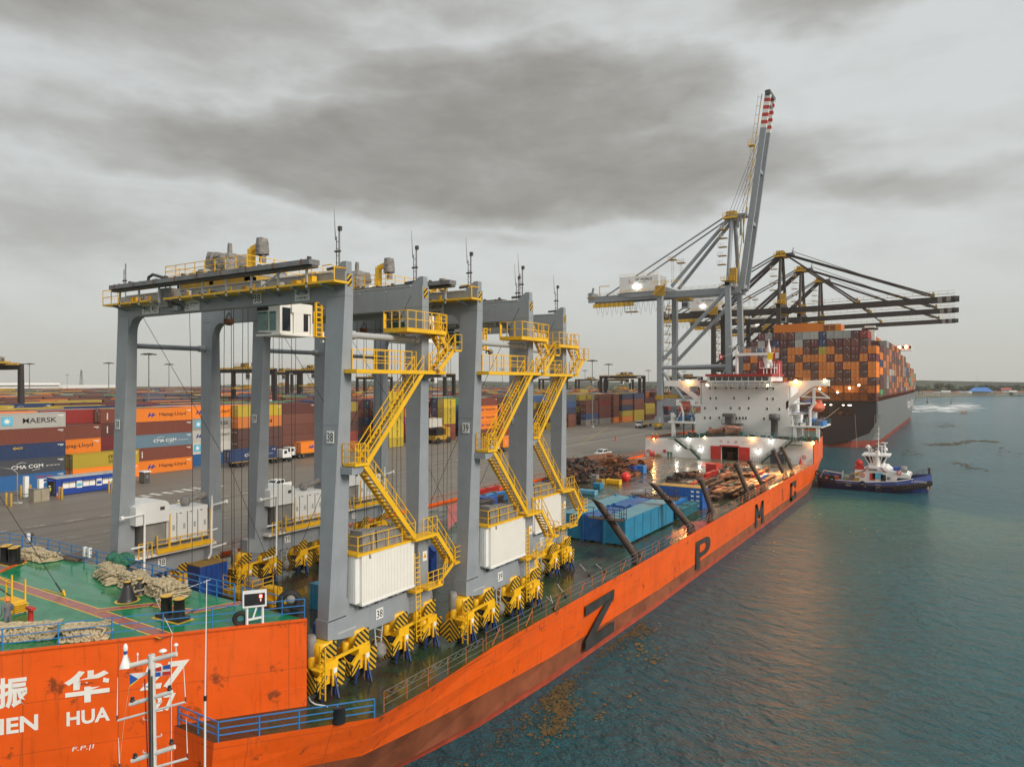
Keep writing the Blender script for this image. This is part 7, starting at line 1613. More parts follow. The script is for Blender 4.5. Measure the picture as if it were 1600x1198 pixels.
g.pipe([p,(p[0],p[1],QZ+4.6),(p[0]-.2,p[1]-.6,QZ+5.2),(q_[0],q_[1],QZ+5.6),(q_[0],q_[1],QZ)],.12,steel,8); g.box(p[0]-.5,p[0]+.5,p[1]-.5,p[1]+.5,QZ,QZ+.15,wl); g.tube((p[0]-1.2,p[1]-2.2,QZ+5.4),(p[0]-1.2,p[1]-2.2,QZ+6.6),.05,steel,5); g.box(p[0]-1.4,p[0]-1.0,p[1]-2.4,p[1]-2.0,QZ+5.6,QZ+5.9,steel); solo(g,'camera_gantry','thin grey pipe gantry with cameras at the left edge of the quay','gantry',p)
p=AZ(22,788,QZ); g=M(); g.box(p[0]-1.1,p[0]+.6,p[1]+2.4,p[1]+4.6,QZ,QZ+1.9,pm('beige_cabinet',(.30,.26,.19),.7)); g.box(p[0]-1.15,p[0]+.65,p[1]+2.35,p[1]+4.65,QZ+1.9,QZ+1.98,steel); g.box(p[0]+.6,p[0]+.63,p[1]+3.4,p[1]+3.45,QZ+.1,QZ+1.8,dsteel); solo(g,'equipment_cabinet','beige equipment cabinet behind the pipe gantry','cabinet',p)
p=AZ(222,755,QZ); g=M(); g.box(p[0]-.9,p[0]+.6,p[1],p[1]+1.1,QZ,QZ+2.0,dsteel); g.box(p[0]-1.05,p[0]+.75,p[1]-.15,p[1]+1.25,QZ+2.0,QZ+2.2,white); g.box(p[0]-.7,p[0]+.4,p[1]-.02,p[1],QZ+.2,QZ+1.8,steel); g.box(p[0]+.6,p[0]+.63,p[1]+.3,p[1]+.8,QZ+.9,QZ+1.5,steel); solo(g,'guard_kiosk','small dark kiosk with white roof in front of the orange container stack','kiosk',p)
p=AZ(89.5,777,QZ); g=M(); g.lathe(p,[(.3,0),(.3,.05),(.12,.1),(.03,.9)],pm('traffic_cone_orange',(.8,.13,.02),.5),10); g.lathe((p[0],p[1],p[2]+.4),[(.10,0),(.08,.14)],white,10); solo(g,'traffic_cone','orange traffic cone by the open end of the blue office container','cone',p)
# ---------------------------------------------------------------- vehicles
wv=pm('white_vehicle_paint',(.72,.72,.70),.3,var=.04)
def pickup():
    t=thing('pickup_truck','','pickup truck',(0,0,QZ),'white pickup trucks on the quay')
    g=M(); prof=[(-2.6,.5),(-2.6,1.05),(-1.5,1.15),(-.85,1.75),(.75,1.80),(.95,1.2),(2.6,1.18),(2.6,.55),(2.1,.45),(-2.2,.42)]
    g.prism([(a,QZ+b_) for a,b_ in prof],'x',-.88,.88,wv); g.build('body',t)
    g=M(); g.prism([(-1.28,QZ+1.2),(-.82,QZ+1.68),(-.1,QZ+1.7),(-.1,QZ+1.2)],'x',-.9,.9,dglass); g.prism([(.0,QZ+1.2),(.0,QZ+1.7),(.62,QZ+1.72),(.78,QZ+1.2)],'x',-.9,.9,dglass); g.hexa([(-.75,-1.5,QZ+1.17),(.75,-1.5,QZ+1.17),(.75,-1.44,QZ+1.17),(-.75,-1.44,QZ+1.17),(-.7,-.92,QZ+1.72),(.7,-.92,QZ+1.72),(.7,-.86,QZ+1.72),(-.7,-.86,QZ+1.72)],dglass); g.build('window',t)
    g=M(); g.box(-.78,.78,1.05,2.5,QZ+1.185,QZ+1.20,blk); g.build('bed_lining',t)
    for y in (-1.7,1.6):
        for s_ in (-1,1): g=M(); g.lathe((s_*.82,y,QZ+.38),[(.2,-.12),(.38,-.11),(.38,.11),(.2,.12)],rubber,18,'x'); g.lathe((s_*.95,y,QZ+.38),[(.2,-.01),(.1,.01)],steel,10,'x'); g.build('wheel',t)
    for s_ in (-.65,.65): g=M(); g.box(s_-.15,s_+.15,-2.63,-2.59,QZ+.75,QZ+.95,signm); g.build('headlight',t)
    g=M(); g.box(-.85,.85,-2.68,-2.6,QZ+.45,QZ+.65,dsteel); g.build('bumper',t)
    return t
pk=pickup(); p=AZ(433,765,QZ); pk.location=p; pk.rotation_euler=(0,0,R(6)); pk['label']='white double cab pickup on the quay between the legs of cranes 38 and 39'
p=AZ(942,713,QZ); dup(pk,p,R(-8),'small white pickup alone on the open apron left of the white bulkhead')
def truck(rev,cont,lg,label,px,py,rz,trailer=True):
    t=thing('tractor_truck',label,'truck',(0,0,QZ),'container trucks on the quay')
    g=M(); g.box(-1.2,1.2,-2.3,-.7,QZ+1.0,QZ+2.9,wv); g.prism([(-3.5,QZ+.9),(-3.5,QZ+1.6),(-2.2,QZ+1.9),(-2.2,QZ+.9)],'x',-1.0,1.0,wv); g.box(-1.15,1.15,-2.34,-2.3,QZ+1.9,QZ+2.6,dglass); g.box(-1.22,1.22,-2.0,-1.2,QZ+1.9,QZ+2.6,dglass); g.build('cab',t)
    g=M(); g.box(-.5,.5,-3.4,3.0 if not trailer else 12.5,QZ+.8,QZ+1.05,dsteel); g.box(-1.2,1.2,1.0,12.6,QZ+1.05,QZ+1.2,yel_d) if trailer else None; g.build('chassis',t)
    ws=[-2.9,.6,1.8]+([9.9,11.1] if trailer else [])
    for y in ws:
        for s_ in (-1,1): g=M(); g.lathe((s_*.98,y,QZ+.5),[(.26,-.22),(.5,-.2),(.5,.2),(.26,.22)],rubber,18,'x'); g.lathe((s_*1.19,y,QZ+.5),[(.26,0),(.1,.03)],steel,10,'x'); g.build('wheel',t)
    p=AZ(px,py,QZ); t.location=p; t.rotation_euler=(0,0,rz)
    if cont:
        o=bpy.data.objects.new('shipping_container',cproto(cont,12.19,2.59)); col.objects.link(o); ca,sa=math.cos(rz),math.sin(rz); lx,ly=1.22,.9
        if abs(rz)>2: lx,ly=-1.22-0,.9+12.19; 
        o.location=(p[0]+ca*lx-sa*ly,p[1]+sa*lx+ca*ly,QZ+1.22); o.rotation_euler=(0,0,rz if abs(rz)<2 else rz-math.pi); tag(o,'%s container on the trailer %s'%(cont,label[label.find('on the quay')+12:]),'container','shipping containers stacked in the yard and on the ship')
        l=bpy.data.objects.new('lettering',logo(lg,12.19,2.59)); col.objects.link(l); l.parent=o
    return t
truck(0,'navy blue','cma','white truck with a navy container on the quay behind the cables of crane 38',432,722,math.pi)
truck(0,'orange','hapag','white truck with an orange container on the quay left of the near right leg',460,716,0)
truck(0,'orange',None or 'vert','white truck with an orange container on the quay behind the stair of crane 39',777,706,0)
truck(0,None,None,'white tractor without trailer on the quay, left of two parked by the stacks',443,708,R(20),False); truck(0,None,None,'white tractor without trailer on the quay, farther of two parked by the stacks',447,694,R(35),False); truck(0,None,None,'white tractor with bare trailer on the quay beside the white bulkhead',1001,668,R(5),True)
g=M(); p=AZ(700,700,QZ); t=thing('reach_truck','yellow and black container handler carrying a white container between cranes 38 and 39','container handler',AZ(684,692,QZ))
p=AZ(684,692,QZ); g=M(); g.box(p[0]-1.6,p[0]+1.6,p[1]-3,p[1]+4,QZ+1.1,QZ+2.4,yel_d); g.box(p[0]-1.5,p[0]+1.5,p[1]-2.5,p[1]+1,QZ+2.4,QZ+4.2,blk); g.box(p[0]-.5,p[0]+.9,p[1]+3,p[1]+5,QZ+2.4,QZ+4.6,yel_d); g.beam((p[0],p[1]+4,QZ+4),(p[0],p[1]-3,QZ+7.6),.8,.8,yel_d); g.build('body',t)
for s_ in (-1.7,1.7):
    for y in (-2,3): g=M(); g.lathe((p[0]+s_,p[1]+y,QZ+.9),[(.4,-.3),(.9,-.28),(.9,.28),(.4,.3)],rubber,18,'x'); g.build('wheel',t)
o=bpy.data.objects.new('shipping_container',cproto('cream white',6.06,2.59)); col.objects.link(o); o.location=(p[0]+1.6,p[1]-6,QZ+5.0); tag(o,'white container held up by the yellow container handler','container','shipping containers stacked in the yard and on the ship')
g=M(); p=AZ(962,688,QZ); g.lathe(p,[(.35,0),(.35,.1),(.25,.2),(.25,1.2),(.1,1.3)],redp,10); solo(g,'marker_post','small red marker post on the open apron','marker',p)
g=M(); p=AZ(973,675,QZ); 
# ================================================================ QUAY CRANES
def sts(Y0,xs,xl,gz,az,boomup,m_,label,tip,back,mach,ydep=17.0,sign_=None,hz_=QZ):
    t=thing('quay_crane',label,'quay crane',((xs+xl)/2,Y0+ydep/2,QZ),'ship to shore quay cranes')
    yf=[Y0,Y0+ydep]
    ym=Y0+ydep/2; gy=(ym-3.3,ym+3.3)
    for y in yf:
        yt=y
        g=M(); g.hexa([(xs-1.2+.9,y-1,QZ+7),(xs+1.2+.9,y-1,QZ+7),(xs+1.2+.9,y+1,QZ+7),(xs-1.2+.9,y+1,QZ+7),(xs-.9,y-1,gz+2),(xs+.9,y-1,gz+2),(xs+.9,y+1,gz+2),(xs-.9,y+1,gz+2)],m_); g.box(xs-.1,xs+2.0,y-1.1,y+1.1,QZ+2,QZ+7.02,m_); g.build('leg',t)
        g=M(); g.box(xl-1,xl+1,y-1.1,y+1.1,QZ+2,gz+2.6,m_)
        g.build('leg',t)
        g=M(); g.tube((xl,y,QZ+24),(xs,y,QZ+24.3),.75,m_,12); g.build('portal_tie',t)
        g=M(); g.tube((xl,y,QZ+26),(xs-.3,y,gz-1),.72,m_,12); g.build('diagonal_brace',t)
        g=M(); g.tube((xl,y,QZ+23.5),((xl+xs)/2-3,y,QZ+11),.55,m_,10); g.tube((xs,y,QZ+23.5),((xl+xs)/2+3,y,QZ+11),.55,m_,10); g.box(xl,xs,y-.7,y+.7,QZ+9,QZ+12,m_); g.box(xl,xs,y-.75,y-.7,QZ+9.2,QZ+11.8,signm) if False else None; g.build('portal_beam',t)
    for x in (xl,xs+.6):
        g=M(); g.box(x-.9,x+.9,Y0-4,Y0+ydep+4,QZ+2.6,QZ+4.8,m_); 
        g.box(x-1.4,x+1.2,Y0-1.5,Y0+ydep+1.5,QZ+11.6,QZ+13.2,yel_d) if x==xl else None
        g.build('sill_beam',t)
        for y in (Y0-2,Y0+ydep+2): 
            g=M(); g.box(x-.7,x+.7,y-3.4,y+3.4,QZ+1.2,QZ+2.5,yel_d)
            for k in range(4): g.lathe((x,y-2.7+k*1.8,QZ+.55),[(.2,-.3),(.5,-.3),(.5,.3),(.2,.3)],dsteel,12,'x')
            g.build('rail_bogie',t)
    # twin girder, landward back reach
    for y in gy:
        g=M(); g.box(back,xs+3.5,y-.7,y+.7,gz-1.6,gz+.8,m_); g.build('girder',t)
        g=M(); g.rail([(back,y-1.2,gz+.9),(xs,y-1.2,gz+.9)],1.1,yel_d,3.0,.035,2); g.build('girder_railing',t)
    g=M(); 
    for x in (back+.5,xl,xs): g.box(x-.8,x+.8,Y0-1 if x!=back+.5 else gy[0],Y0+ydep+1 if x!=back+.5 else gy[1],gz+.85,gz+2.6,m_)
    g.box(back-.5,back+3,gy[0]-1,gy[1]+1,gz+.2,gz+.6,yel_d); g.beam((back+1,gy[0],gz),(back+2.2,gy[0],gz+4.5),.7,.7,m_); g.beam((back+5,gy[0],gz),(back+5,gy[0],gz+5),.3,.3,yel); g.beam((back+5,gy[0],gz+5),(back+9.5,gy[0],gz+4.8),.3,.3,yel)
    g.box(back+2.5,back+2.5+18,gy[0]-1.2,gy[0]-.7,gz-4.0,gz-2.4,yel); g.box(back+17,back+22,gy[0]-2,gy[0]+1,gz-6.6,gz-6.3,yel_d); g.rail([(back+17,gy[0]-2,gz-6.3),(back+22,gy[0]-2,gz-6.3)],3.5,dsteel,2.5,.06,3); g.build('cross_beam',t)
    g=M()
    for k in range(22): 
        x=back+4+k*2.1
        if x<xl+4: g.pipe([(x,gy[0]-1.3,gz-2),(x+.5,gy[0]-1.3,gz-5.5-(k%3)*.8),(x+.9,gy[0]-1.3,gz-7.0-(k%2)),(x+1.4,gy[0]-1.3,gz-5),(x+1.8,gy[0]-1.3,gz-2)],.05,wire,4)
    g.build('festoon_cable',t)
    # machinery house
    mx0,mx1=mach; g=M(); g.box(mx0,mx1,ym-4.6,ym+4.6,gz+1.4,gz+7.8,white); g.prism([(mx0-1.5,gz+1.3),(mx1+1,gz+1.3),(mx1-2,gz-.6),(mx0+4,gz-.6)],'y',ym-4.4,ym+4.4,m_); g.rail([(mx0,ym-4.6,gz+7.8),(mx1,ym-4.6,gz+7.8)],1.1,yel,2,.04,2); g.rail([(mx0-.5,ym-5.2,gz+1.4),(mx1+.5,ym-5.2,gz+1.4)],1.1,yel,2,.04,2); mh=g.build('machinery_house',t)
    g=M(); g.text('DP WORLD',(mx0+(mx1-mx0)*.42,ym-4.66,gz+5.9),(1,0,0),(0,0,1),1.0,blk,w=(mx1-mx0)*.42,bold=.03)
    g.pipe([(mx0+(mx1-mx0)*.32+.9*math.cos(a*.5+2.2),ym-4.66,gz+5.9+.9*math.sin(a*.5+2.2)) for a in range(8)],.09,redp,4); g.text('CAUCEDO',(mx0+(mx1-mx0)*.5,ym-4.66,gz+5.1),(1,0,0),(0,0,1),.4,blk,w=(mx1-mx0)*.2); g.build('lettering',mh,fix=False)
    if sign_: 
        for dx in (0,.9): 
            g=M(); g.ball((mx0+(mx1-mx0)*.42+dx*1.3,ym-5.0,gz+3.6),.85 if sign_>1 else .6,em('crane_floodlight_lens',(1,.97,.85),12.0),14,10,(1.1,.35,.75)); g.build('floodlight',mh)
    # A frame with apex
    ax_=xs-.2
    for s_ in (-1,1):
        g=M(); g.tube((xs,ym+s_*8.0,gz+2),(ax_,ym+s_*2.0,az-1),.75,m_,10); g.build('apex_leg',t)
        g=M(); g.tube((ax_-.5,ym+s_*2.2,az-1.5),(xl+3,ym+s_*4.2,gz+2.6),.7,m_,10); g.build('back_brace',t)
        g=M(); g.tube((ax_-.5,ym+s_*2.2,az),(back+8.5,ym+s_*4.2,gz+.8),.33,m_,8); g.build('back_stay',t)
    g=M(); g.box(ax_-3,ax_+2.4,ym-4,ym+4,az-2.2,az-1.6,yel); g.box(ax_-1,ax_+5.5,ym-2.5,ym+2.5,az-1.6,az-.6,m_); g.rail([(ax_-3,ym-4,az-1.6),(ax_+2.4,ym-4,az-1.6)],1.6,yel,1,.07,3); g.box(ax_-2.2,ax_+1.2,ym-2,ym+2,az-1.6,az+.9,yel_d); g.beam((ax_+5,ym,az-.6),(ax_+5.2,ym,az+2),.3,.3,m_); g.build('apex_platform',t)
    g=M(); zz=gz+9
    while zz<az-5: g.box(ax_-4.2,ax_-1.2,ym-8.6+ (zz-gz)*.18,ym-6.6+(zz-gz)*.18,zz,zz+.25,yel_d); g.rail([(ax_-4.2,ym-8.6+(zz-gz)*.18,zz+.2),(ax_-2.2,ym-8.6+(zz-gz)*.18,zz+.2)],1.4,cream,1,.07,2); zz+=3.4
    g.build('apex_stair',t)
    g=M(); zz=QZ+14; k=0
    while zz<gz-4: g.box(xl-3.6-(k%2)*.6,xl-1.2,yf[1]-2.4,yf[1]-.6,zz,zz+.25,yel_d); g.rail([(xl-3.6-(k%2)*.6,yf[1]-2.4,zz+.2),(xl-1.4,yf[1]-2.4,zz+.2)],1.4,cream,1.1,.07,2); g.beam((xl-3.4,yf[1]-1.5,zz),(xl-1.6,yf[1]-1.5,zz+3.4),.15,.3,cream); zz+=3.4; k+=1
    g.build('leg_stair',t)
    # boom
    tipx,tipz=tip; hx=xs+3.6
    A=Vector((hx,0,gz-.3)); T_=Vector((tipx,0,tipz)); d=(T_-A).normalized(); Ln=(T_-A).length
    for y in gy:
        g=M(); a=Vector((A.x,y,A.z)); b_=Vector((T_.x,y,T_.z)); e=a+(b_-a)*(1-(12.0 if boomup else 6.5)/Ln)
        g.beam(a,e,1.0,2.1 if boomup else 2.0,m_); 
        n_=9 if boomup else 4
        for k in range(n_): g.beam(e+(b_-e)*k/n_,e+(b_-e)*(k+1)/n_,1.1,2.15 if boomup else 2.05,[signm if boomup else pm('dirty_boom_tip_white',(.32,.28,.26),.7),redp if boomup else rustd][k%2]) 
        g.build('boom',t)
        g=M(); nz=Vector((-d.z,0,d.x)); o=nz*(2.0); off=Vector((0,-1,0)) if y==gy[0] else Vector((0,1,0))
        if y==gy[0]:
            k=0
            while k*3.2<Ln: p=a+d*k*3.2+o+off; g.beam(p,p+nz*1.3,.1,.1,yel_d); k+=1
            g.beam(a+o+off,b_+o+off,.7,.14,yel_d); g.beam(a+o+off+nz*1.3,b_+o+off+nz*1.3,.09,.09,yel_d); g.build('boom_walkway',t)
    g=M()
    for f in (.02,.35,.62,.97): p=A+d*Ln*f; g.beam((p.x,gy[0],p.z),(p.x,gy[1],p.z),1.0,1.4,m_)
    p=A+d*(Ln+.5); nz=Vector((-d.z,0,d.x)); g.box(p.x-.9,p.x+.9,gy[0]-1.4,gy[1]+1.4,p.z-.8,p.z+.8,dsteel); q=p-nz*1.6-d*2; g.beam(q,q-d*5,6,1.2,dsteel)
    g.build('boom_cross_tie',t)
    if not boomup:
        for s_ in (-1,1):
            g=M(); 
            for f in (.44,.88): 
                p=A+d*Ln*f; m1=Vector((ax_+1,ym+s_*2.2,az-.5)); g.tube(m1,(p.x,ym+s_*4.2,p.z+1.8),.34,m_,8); g.tube(m1+Vector((0,.9*s_,.2)),(p.x,ym+s_*5.1,p.z+1.8),.26,m_,8)
                g.beam((p.x,ym+s_*4.2,p.z+1),(p.x,ym+s_*4.2,p.z+3),.8,.8,yel_d)
            g.build('fore_stay',t)
        for k in range(3): g=M(); p=A+d*Ln*.84; g.tube((ax_+4.5,ym-1+k,az+.5),(p.x,ym-1+k,p.z+2),.07,wire,5); g.build('hoist_rope',t)
    else:
        for k in range(5): g=M(); p=A+d*Ln*(.80); nz=Vector((-d.z,0,d.x)); q=p+nz*1.8; g.tube((ax_-1.2+k*.9,ym-2+k,az-.5),(q.x,ym-2+k,q.z-(k*1.5)),.07,wire,5); g.build('hoist_rope',t)
        for k in range(4): g=M(); g.tube((ax_+1.5+k*1.0,ym-3.0,az-2),(ax_+1.6+k*1.0,ym-3,gz+26-k*3),.38 if k<3 else .2,m_,8); g.build('folded_fore_stay',t)
        g=M(); p=A+d*Ln*.74; nz=Vector((-d.z,0,d.x)); q=p+nz*3.4; g.box(q.x-1,q.x+1,gy[0]-1.5,gy[0]+1,q.z,q.z+.3,yel); g.rail([(q.x-1,gy[0]-1.5,q.z),(q.x+1,gy[0]-1.5,q.z)],2.2,yel,1,.07,2); g.build('boom_service_platform',t)
    # antenna towers on the girder, yellow stair clutter at the landward leg
    g=M()
    for x,h_ in ((xl+3.2,11),(xl+6.6,9.5)):
        for s_ in (-.4,.4): g.beam((x+s_,gy[0],gz+2),(x+s_,gy[0],gz+2+h_),.12,.12,cream)
        for k in range(8): g.beam((x-.4,gy[0],gz+2+k*h_/8),(x+.4,gy[0],gz+2+(k+1)*h_/8),.07,.07,cream)
        g.box(x-1.5,x+1.5,gy[0]-1.2,gy[0]+1.2,gz+2+h_,gz+2.3+h_,yel_d); g.rail([(x-1.5,gy[0]-1.2,gz+2.3+h_),(x+1.5,gy[0]-1.2,gz+2.3+h_)],1.1,yel_d,1,.05,2)
    g.build('light_tower',t)
    g=M(); g.stair((xl-2.2,Y0-1.8,gz-1.0),(xl+3,Y0-1.8,gz+3.2),.9,(0,1,0),yel); g.box(xl-1.5,xl+2.4,Y0-1.6,Y0-1.2,gz-1.5,gz+2.5,yel_d); g.rail([(xl-3,Y0-2.2,gz+3),(xl+8,Y0-2.2,gz+3)],1.2,yel,1.4,.06,2); g.rail([(xs-2,Y0-2,gz+2.6),(xs+3,Y0-2,gz+2.6)],1.4,yel,1.2,.07,3); g.box(xs-2,xs+3,Y0-2,Y0+1,gz+2.4,gz+2.6,yel); g.box(xs+1,xs+3.5,Y0-1.5,Y0,gz+1.5,gz+7,yel_d); g.build('access_stair',t)
    # trolley and cab
    g=M(); x=xl+ (6.5 if boomup else 30); g.box(x-2.5,x+3,gy[0],gy[1],gz-2.8,gz-1.9,yel_d); g.box(x,x+2.4,gy[0]+1,gy[0]+3.6,gz-6,gz-3.0,crane_l); g.box(x-.02,x+2.42,gy[0]+.96,gy[0]+1.0,gz-5.4,gz-3.8,dglass)
    if not boomup: 
        g.box(x-4,x+6,ym-1,ym+1,gz-16,gz-14.6,yel); 
        for dx in (-1,1): g.tube((x+dx,ym,gz-2.5),(x+dx,ym,gz-14.6),.06,wire,4)
    g.build('trolley',t)
    return t
s1=sts(263.6,-71.5,-97.6,57.0,86.0,True,crane,'nearest blue grey quay crane with its striped boom raised high',(-58.2,127.5),-131.0,(-116.5,-99.8),17.0,2)
g=M(); x0,x1=-97,-72; g.box(x0+6,x1,263.6-.78,263.6-.72,QZ+9.3,QZ+11.7,signm)
n_=20; c=Vector((x0+9.5,262.75,QZ+10.9)); g.pipe([c+Vector((2.1*math.cos(2*math.pi*i/n_),0,.55*math.sin(2*math.pi*i/n_))) for i in range(n_)],.08,blk,4,True); g.text('ZPMC',c,(1,0,0),(0,0,1),.6,blk,w=3,bold=.05,center=True); g.text('上海振华重工',(x0+9.5,262.75,QZ+9.7),(1,0,0),(0,0,1),.5,blk,w=4,center=True); g.text('DPWC 1',(x0+15.5,262.75,QZ+10.6),(1,0,0),(0,0,1),1.0,blk,w=4,center=True); g.build('portal_sign',s1,fix=False)
dk_=pm('dark_quay_crane_paint',(.050,.040,.036),.6,var=.25)
ang=[(347,'second quay crane, dark with lowered boom, highest of the three lowered booms',466,(1237,394)),(399,'third quay crane, dark with lowered boom, middle of the three lowered booms',483.5,(1262,418)),(462,'fourth quay crane, dark with lowered boom, lowest and farthest of the three booms',500,(1283,436))]
for Y0,lab,ty,ap in ang:
    ym=Y0+8.5; zt_=AY(1493,ty+1,ym)[2]; A_=AY(ap[0],ap[1],ym)
    sts(Y0,-70.5,-101,zt_-1.0,A_[2],False,dk_,lab,(0,zt_),-131,(-114,-100),17.0,1)
# ================================================================ CONTAINER SHIP
nav=pm('dark_navy_hull_paint',(.018,.020,.028),.45,var=.2,vs=.1); gh=pm('grey_hull_paint',(.13,.14,.145),.45,var=.2,vs=.15,streak=.3,rustc=(.09,.07,.06)); hred=pm('ship_red_antifouling',(.26,.045,.03),.6,var=.25,streak=.15)
cs=thing('container_ship','huge container ship stacked with orange and brown containers moored beyond the orange ship','container ship',(-43.5,400,0))
XR=-21.8; XL_=-65.2; XM=(XR+XL_)/2
def sec(y,w,wl,zt_,wb=None):
    """half breadth w at deck, wl at water"""
    return [(XM+wl*.93,y,-3),(XM+wl*.97,y,0),(XM+wl,y,2.2),(XM+(wl+(w-wl)*.6),y,7),(XM+w,y,11),(XM+w,y,zt_)]
S_=[(258.8,21.7,8,15.6),(262,21.7,14,15.6),(268,21.7,19.5,15.6),(276,21.7,21.5,15.6),(300,21.7,21.6,15.6),(470,21.7,21.6,15.6),(500,21.7,20.5,15.6),(525,21.5,16,16.5),(545,18,9,19),(560,9,3,21),(568,.8,.3,22)]
rows_=[sec(*s_) for s_ in S_]; rows_[0]=[(XM+3,258.8,-3),(XM+6,258.8,.8),(XM+13,258.8,2.2),(XM+19.5,258.8,5.2),(XM+21.6,258.8,9),(XM+21.7,258.8,15.6)]
g=M()
for i in range(len(rows_)-1):
    for j in range(5):
        m_=hred if j<2 else gh
        q=[rows_[i][j],rows_[i+1][j],rows_[i+1][j+1],rows_[i][j+1]]; g.quad(q,m_); g.quad([(2*XM-p[0],p[1],p[2]) for p in q],m_)
A=rows_[0]; B=[(2*XM-p[0],p[1],p[2]) for p in A]
for j in range(5): g.quad([A[j],A[j+1],B[j+1],B[j]],hred if j<1 else nav)
for i in range(len(rows_)-1): g.quad([rows_[i][5],rows_[i+1][5],(2*XM-rows_[i+1][5][0],rows_[i+1][5][1],rows_[i+1][5][2]),(2*XM-rows_[i][5][0],rows_[i][5][1],rows_[i][5][2])],rustd)
g.build('hull',cs,fix=False)
# mooring deck openings in the stern
for x0,x1 in ((-62.5,-58.5),(-56.5,-51),(-49,-43.5),(-41.5,-36),(-34.2,-28.8),(-62,-61)):
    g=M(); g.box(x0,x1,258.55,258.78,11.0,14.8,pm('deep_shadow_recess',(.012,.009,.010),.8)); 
    g.box(x0+.8,x0+1.9,258.4,258.55,11.1,12.2,rustm); g.rail([(x0,258.5,11.0),(x1,258.5,11.0)],1.0,rustm,2,.05,2); g.build('mooring_opening',cs)
for x in (-37.6,-35.9+.3,-31.8,-30.1,-46,-29.6):
    g=M(); g.box(x-.3,x+.3,258.35,258.5,14.25,14.45,fl_white if False else em('deck_tube_light',(1,.93,.78),9.0)); g.build('deck_light',cs)
# lashing bridge frame below the stern stacks
g=M(); lb=pm('lashing_bridge_red_brown',(.16,.045,.028),.7,var=.3)
for i in range(10): x=XR-.3-i*4.75; g.box(x-.2,x+.2,258.2,259.0,15.6,21.2,lb)
for z in (15.7,18.2,20.9): g.box(XL_,XR,258.2,259.0,z,z+.3,lb)
for i in range(0,9,2): x=XR-.3-i*4.75; g.beam((x,258.3,16),(x-4.75,258.3,20.8),.3,.3,lb); 
g.rail([(XL_,258.1,21.2),(XR,258.1,21.2)],1.1,lb,2.4,.05,2)
for i in range(20): y=262+i*13.6; g.box(XR-.6,XR-.1,y-1.2,y-.8,15.6,18.0,lb); g.box(XR-.6,XR-.1,y+4,y+4.3,15.6,17.3,lb); g.box(XR-.6,XR-.1,y+8,y+8.3,15.6,17.3,lb)
g.box(XR-.7,XR-.05,259,532,17.2,17.6,lb); g.build('lashing_bridge',cs)
for x,z in ((-33.5,18.6),(-39,19.8),(-27,21.0),(-29.8,20),(-44,18.7)):
    g=M(); g.ball((x,258.0,z),.28,fl_yel,8,6); g.build('deck_light',cs)
# funnel housing behind the first stacks, bridge far ahead
of=pm('orange_funnel_paint',(.60,.17,.012),.5,var=.05)
a=AY(1209,522,273); b_=AY(1314,522,273); z1=AY(1262,506,273)[2]
g=M(); z0=AY(1262,521,273)[2]-1.0; xs0,xs1=a[0],b_[0]; xm_=AY(1275,0,273)[0]; xn_=AY(1284,0,273)[0]; zr=AY(1262,509,273)[2]; zl=AY(1262,504.5,273)[2]
g.prism([(xs0,z0),(xs1,z0),(xs1,AY(1262,508,273)[2]),(xn_,AY(1262,508,273)[2]),(xm_,zl),(xs0,AY(1262,505.5,273)[2])],'y',273,282,of)
for k in range(4):
    for x in (AY(1287,0,273)[0],AY(1297,0,273)[0]): g.box(x,x+1.7,272.9,273.02,z0+2.0+k*.5,z0+2.25+k*.5,blk)
g.build('funnel_housing',cs)
g=M(); y=455; p=AY(1410,545,y); g.box(XM-18,XR+.8,y,y+9,40,43.0,white); g.box(XM-12,XR-5,y,y+12,17,40,white); g.box(XM-18,XR+.8,y-.1,y,41,42.4,dglass); q=AY(1398,512,y); g.box(XM-1,XM+1,y,y+2,43,52,white); g.build('bridge_tower',cs)
for px,py in ((1405,543),(1416,542)):
    g=M(); p=AY(px,py,450); g.ball(p,.9,em('bridge_wing_lamp',(1,.30,.12),14.0),10,8); g.build('bridge_lamp',cs)
g=M(); p=AY(1360,513,300); g.box(p[0]-2,p[0]+1.5,300,303,38,p[2]+1,cream); g.box(p[0]-3,p[0]+2.5,300,303,p[2]-.5,p[2]+.2,dsteel); g.build('vent_mast',cs)
g=M(); wtl=pm('white_ship_lettering',(.72,.72,.70),.5); g.text('Hapag-Lloyd',(XR+.12,428,6.4),(0,1,0),(0,0,1),7.0,wtl,w=62,bold=.02); g.build('hull_lettering',cs,fix=False)
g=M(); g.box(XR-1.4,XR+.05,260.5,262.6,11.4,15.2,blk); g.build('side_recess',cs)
g=M(); a=AY(1344,648,258); g.pipe([(-27.4,165,12.6),(-30,210,12.2),(-33,258.4,13.4)],.05,rope,4); solo(g,'mooring_line','thin mooring line from the orange ship stern to the container ship stern','mooring line',(-27.4,165,0))
g=M(); g.tube((-28.2,258.2,11.3),(-27.6,258.0,.2),.04,rope,4); g.tube((-22.3,258.2,11.3),(-22.4,258,6),.04,rope,4); g.build('hanging_line',cs)
